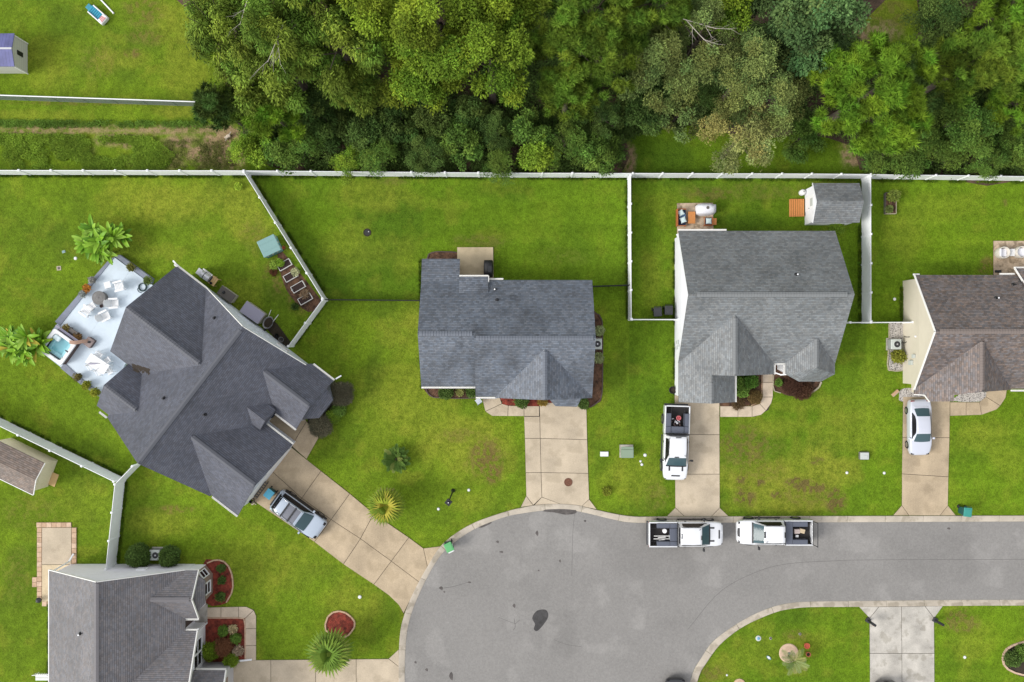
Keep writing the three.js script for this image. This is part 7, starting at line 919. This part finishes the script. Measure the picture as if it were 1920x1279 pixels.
// ---------------------------------------------------------------- palms and broad-leaved clumps: every frond its own part
function strip(len, wid, rise, droop, seg, fold, prof) { const rows = []; for (let i = 0; i <= seg; i++) { const u = i / seg, w = wid * prof(u), x = len * u * (1 - .12 * u * droop), y = rise * u - droop * len * u * u * .5; rows.push([V(x, y + w * fold, -w), V(x, y, 0), V(x, y + w * fold, w)]); } return loft(rows, false); }
function pinnate(len, rise, droop, n, ll, wid, r) { const out = []; const c = (u) => V(len * u * (1 - .1 * u * droop), rise * u - droop * len * u * u * .5, 0); for (let i = 0; i < n; i++) { const u = .12 + .88 * i / n, b = c(u), l = ll * Math.sin(Math.PI * (.12 + .8 * u)) + .04; for (const s of [-1, 1]) { const d = V(.55 + .3 * u, .25 - .3 * u * droop + (r() - .5) * .2, s * (1 - .35 * u)).normalize(), e = b.clone().addScaledVector(d, l), q = V(d.z, 0, -d.x).normalize().multiplyScalar(wid); const m = b.clone().lerp(e, .4); out.push(...b.toArray(), ...m.clone().add(q).toArray(), ...e.toArray(), ...b.toArray(), ...e.toArray(), ...m.clone().sub(q).toArray()); } } const a = []; for (let i = 0; i < 8; i++) a.push(c(i / 7)); return merge([tri(out), tube(a, .014, 4, 8)]); }
function fan(pet, R, n, r, droop) { const out = [], cx = pet; for (let i = 0; i < n; i++) { const a = lerp(-1.15, 1.15, i / (n - 1)), l = R * (.72 + .28 * Math.cos(a * .75)) * (.9 + .2 * r()), d = V(Math.cos(a), 0, Math.sin(a)), b = V(cx, .0, 0), m = b.clone().addScaledVector(d, l * .55).setY(.03), e = b.clone().addScaledVector(d, l).setY(-.12 * l - droop * l * .45), q = V(-d.z, 0, d.x).multiplyScalar(R * .085); out.push(...b.toArray(), ...m.clone().add(q).toArray(), ...m.clone().sub(q).toArray(), ...m.clone().add(q).toArray(), ...e.toArray(), ...m.clone().sub(q).toArray()); } return merge([tri(out), rod(V(0, -.02, 0), V(pet + .02, 0, 0), .018, 5)]); }
function fronds(name, label, cat, px, py, h, base, list) { const p = at(px, py, h), t = thing(name, label, cat, p); base(t); for (const [g, m, a, tilt, y, x0] of list) { const f = new THREE.Mesh(g, m); f.name = 'frond'; f.castShadow = f.receiveShadow = true; f.position.set(Math.cos(a) * (x0 || 0), y, -Math.sin(a) * (x0 || 0)); f.rotation.set(0, a, tilt, 'YZX'); t.add(f); } return t; }
const lm = (c, rough = .75, tr = 0) => new THREE.MeshPhysicalMaterial({ color: rgb(...c), roughness: rough, specularIntensity: .3, side: THREE.DoubleSide, transmission: tr, thickness: 0 });
{ // banana clumps
  const prof = (u) => Math.pow(Math.sin(Math.PI * Math.min(1, .08 + .9 * u)), .6), ms = [[.17, .33, .02], [.13, .28, .015], [.24, .4, .05], [.08, .19, .012], [.2, .36, .03]].map((c) => lm(c, .45)), yl = lm([.42, .36, .05]);
  const gs = [[1.1, .15, .35, .9], [1.35, .17, .5, 1.1], [.9, .13, .5, .7], [1.2, .15, .3, 1.2]].map(([l, w, ri, dr]) => strip(l, w, ri, dr * .75, 10, .35, prof));
  const clumpOf = (label, px, py, spread, seed, n, yel) => { const r = rng(seed), list = []; const stems = []; for (let i = 0; i < 13; i++) stems.push([(r() - .5) * spread * 2, (r() - .5) * spread * 1.5, .8 + .9 * r()]); for (let i = 0; i < n; i++) { const s = stems[i % 13], a = r() * 6.283; list.push([gs[Math.floor(r() * 4)], i % 17 === 3 && yel ? yl : ms[Math.floor(r() * 5)], a, .1 + .5 * r(), s[2], 0, s]); } const t = fronds('banana_plant', label, 'banana plant', px, py, 1.6, (t) => { for (const s of stems) part('stem', rod(V(s[0], 0, s[1]), V(s[0], s[2], s[1]), .07, 8, .05), lm([.2, .22, .06]), t); }, list); t.children.filter((c) => c.name === 'frond').forEach((f, i) => { f.position.x = list[i][6][0]; f.position.z = list[i][6][1]; f.name = 'leaf'; }); };
  clumpOf('bright banana clump at the top corner of the pale terrace', 190, 452, 1.35, 11, 240, false); clumpOf('bright banana clump at the left edge beside the hot tub', 34, 656, 1.4, 12, 250, true);
}
{ const r = rng(21), gs = [0, 1, 2].map((i) => pinnate(.98 + i * .1, .25, .8, 24, .24, .034, r)), ms = [[.085, .16, .03], [.11, .19, .035], [.2, .25, .06]].map((c) => lm(c)); const l = []; for (let i = 0; i < 40; i++) l.push([gs[i % 3], ms[i % 7 === 0 ? 2 : i % 2], i * 2.39996 + r() * .2, lerp(1.1, -.02, i / 40), .4, .06]); fronds('sago_palm', 'dark green sago palm in the lawn left of the lamp post', 'sago palm', 743, 861, .5, (t) => part('trunk', lathe([[0, .5], [.16, .45], [.2, .1], [.14, 0]], 12), M.bark, t), l); }
const fanPalm = (label, px, py, h, R, n, cols, seed, deadN = 0) => { const r = rng(seed), gs = [0, 1, 2].map((i) => fan(R * .2, R * (.66 + .08 * i), 11, r, .5)), ms = cols.map((c) => lm(c)), dm = lm([.3, .2, .12], .9), l = []; for (let i = 0; i < n; i++) l.push([gs[i % 3], i < deadN ? dm : ms[Math.floor(r() * ms.length)], i < deadN ? 1.3 + .25 * i : i * 2.39996 + r() * .3, i < deadN ? -.35 : lerp(-.25, 1.25, Math.pow(i / n, .9)), h + (i / n) * .2, .04]); for (let i = 0; i < 7; i++) l.push([fan(R * .12, R * .42, 10, r, .3), ms[i % ms.length], i * .9 + .3, .12 + .1 * (i % 3), h + .26 + .02 * i, -R * .16]); fronds('palm_tree', label, 'palm tree', px, py, h, (t) => part('trunk', [rod(V(0, 0, 0), V(0, h, 0), .17, 10, .13), ...[...Array(14)].map((_, i) => rod(V(0, h * (.2 + .055 * i), 0), V(Math.cos(i * 2.4) * .26, h * (.2 + .055 * i) + .16, Math.sin(i * 2.4) * .26), .04, 4, .02))], M.bark, t), l); };
fanPalm('yellow-green fan palm beside the diagonal driveway', 724, 948, 1.5, 1.5, 34, [[.27, .28, .025], [.22, .27, .025], [.33, .3, .04], [.14, .21, .02]], 31, 3);
fanPalm('green fan palm at the bottom driveway below the round red bed', 619, 1221, 2.0, 1.75, 40, [[.15, .23, .03], [.2, .27, .04], [.11, .19, .025], [.26, .29, .06]], 32);
{ const r = rng(41), gs = [0, 1].map((i) => pinnate(1.0 + i * .25, .5, 1.0, 26, .3, .012, r)), ms = [[.17, .24, .08], [.22, .27, .1], [.27, .27, .09]].map((c) => lm(c)); const l = []; for (let i = 0; i < 15; i++) l.push([gs[i % 2], ms[i % 3], i * 2.39996, lerp(.0, .7, i / 15), 1.0, .03]); fronds('palm_tree', 'small feathery palm growing beside the round stone disc, lower right', 'palm tree', 1489, 1240, 1.1, (t) => part('trunk', rod(V(-.1, 0, 0), V(0, 1.0, 0), .09, 9, .07), M.bark, t), l); }
renderer.render(scene, camera);
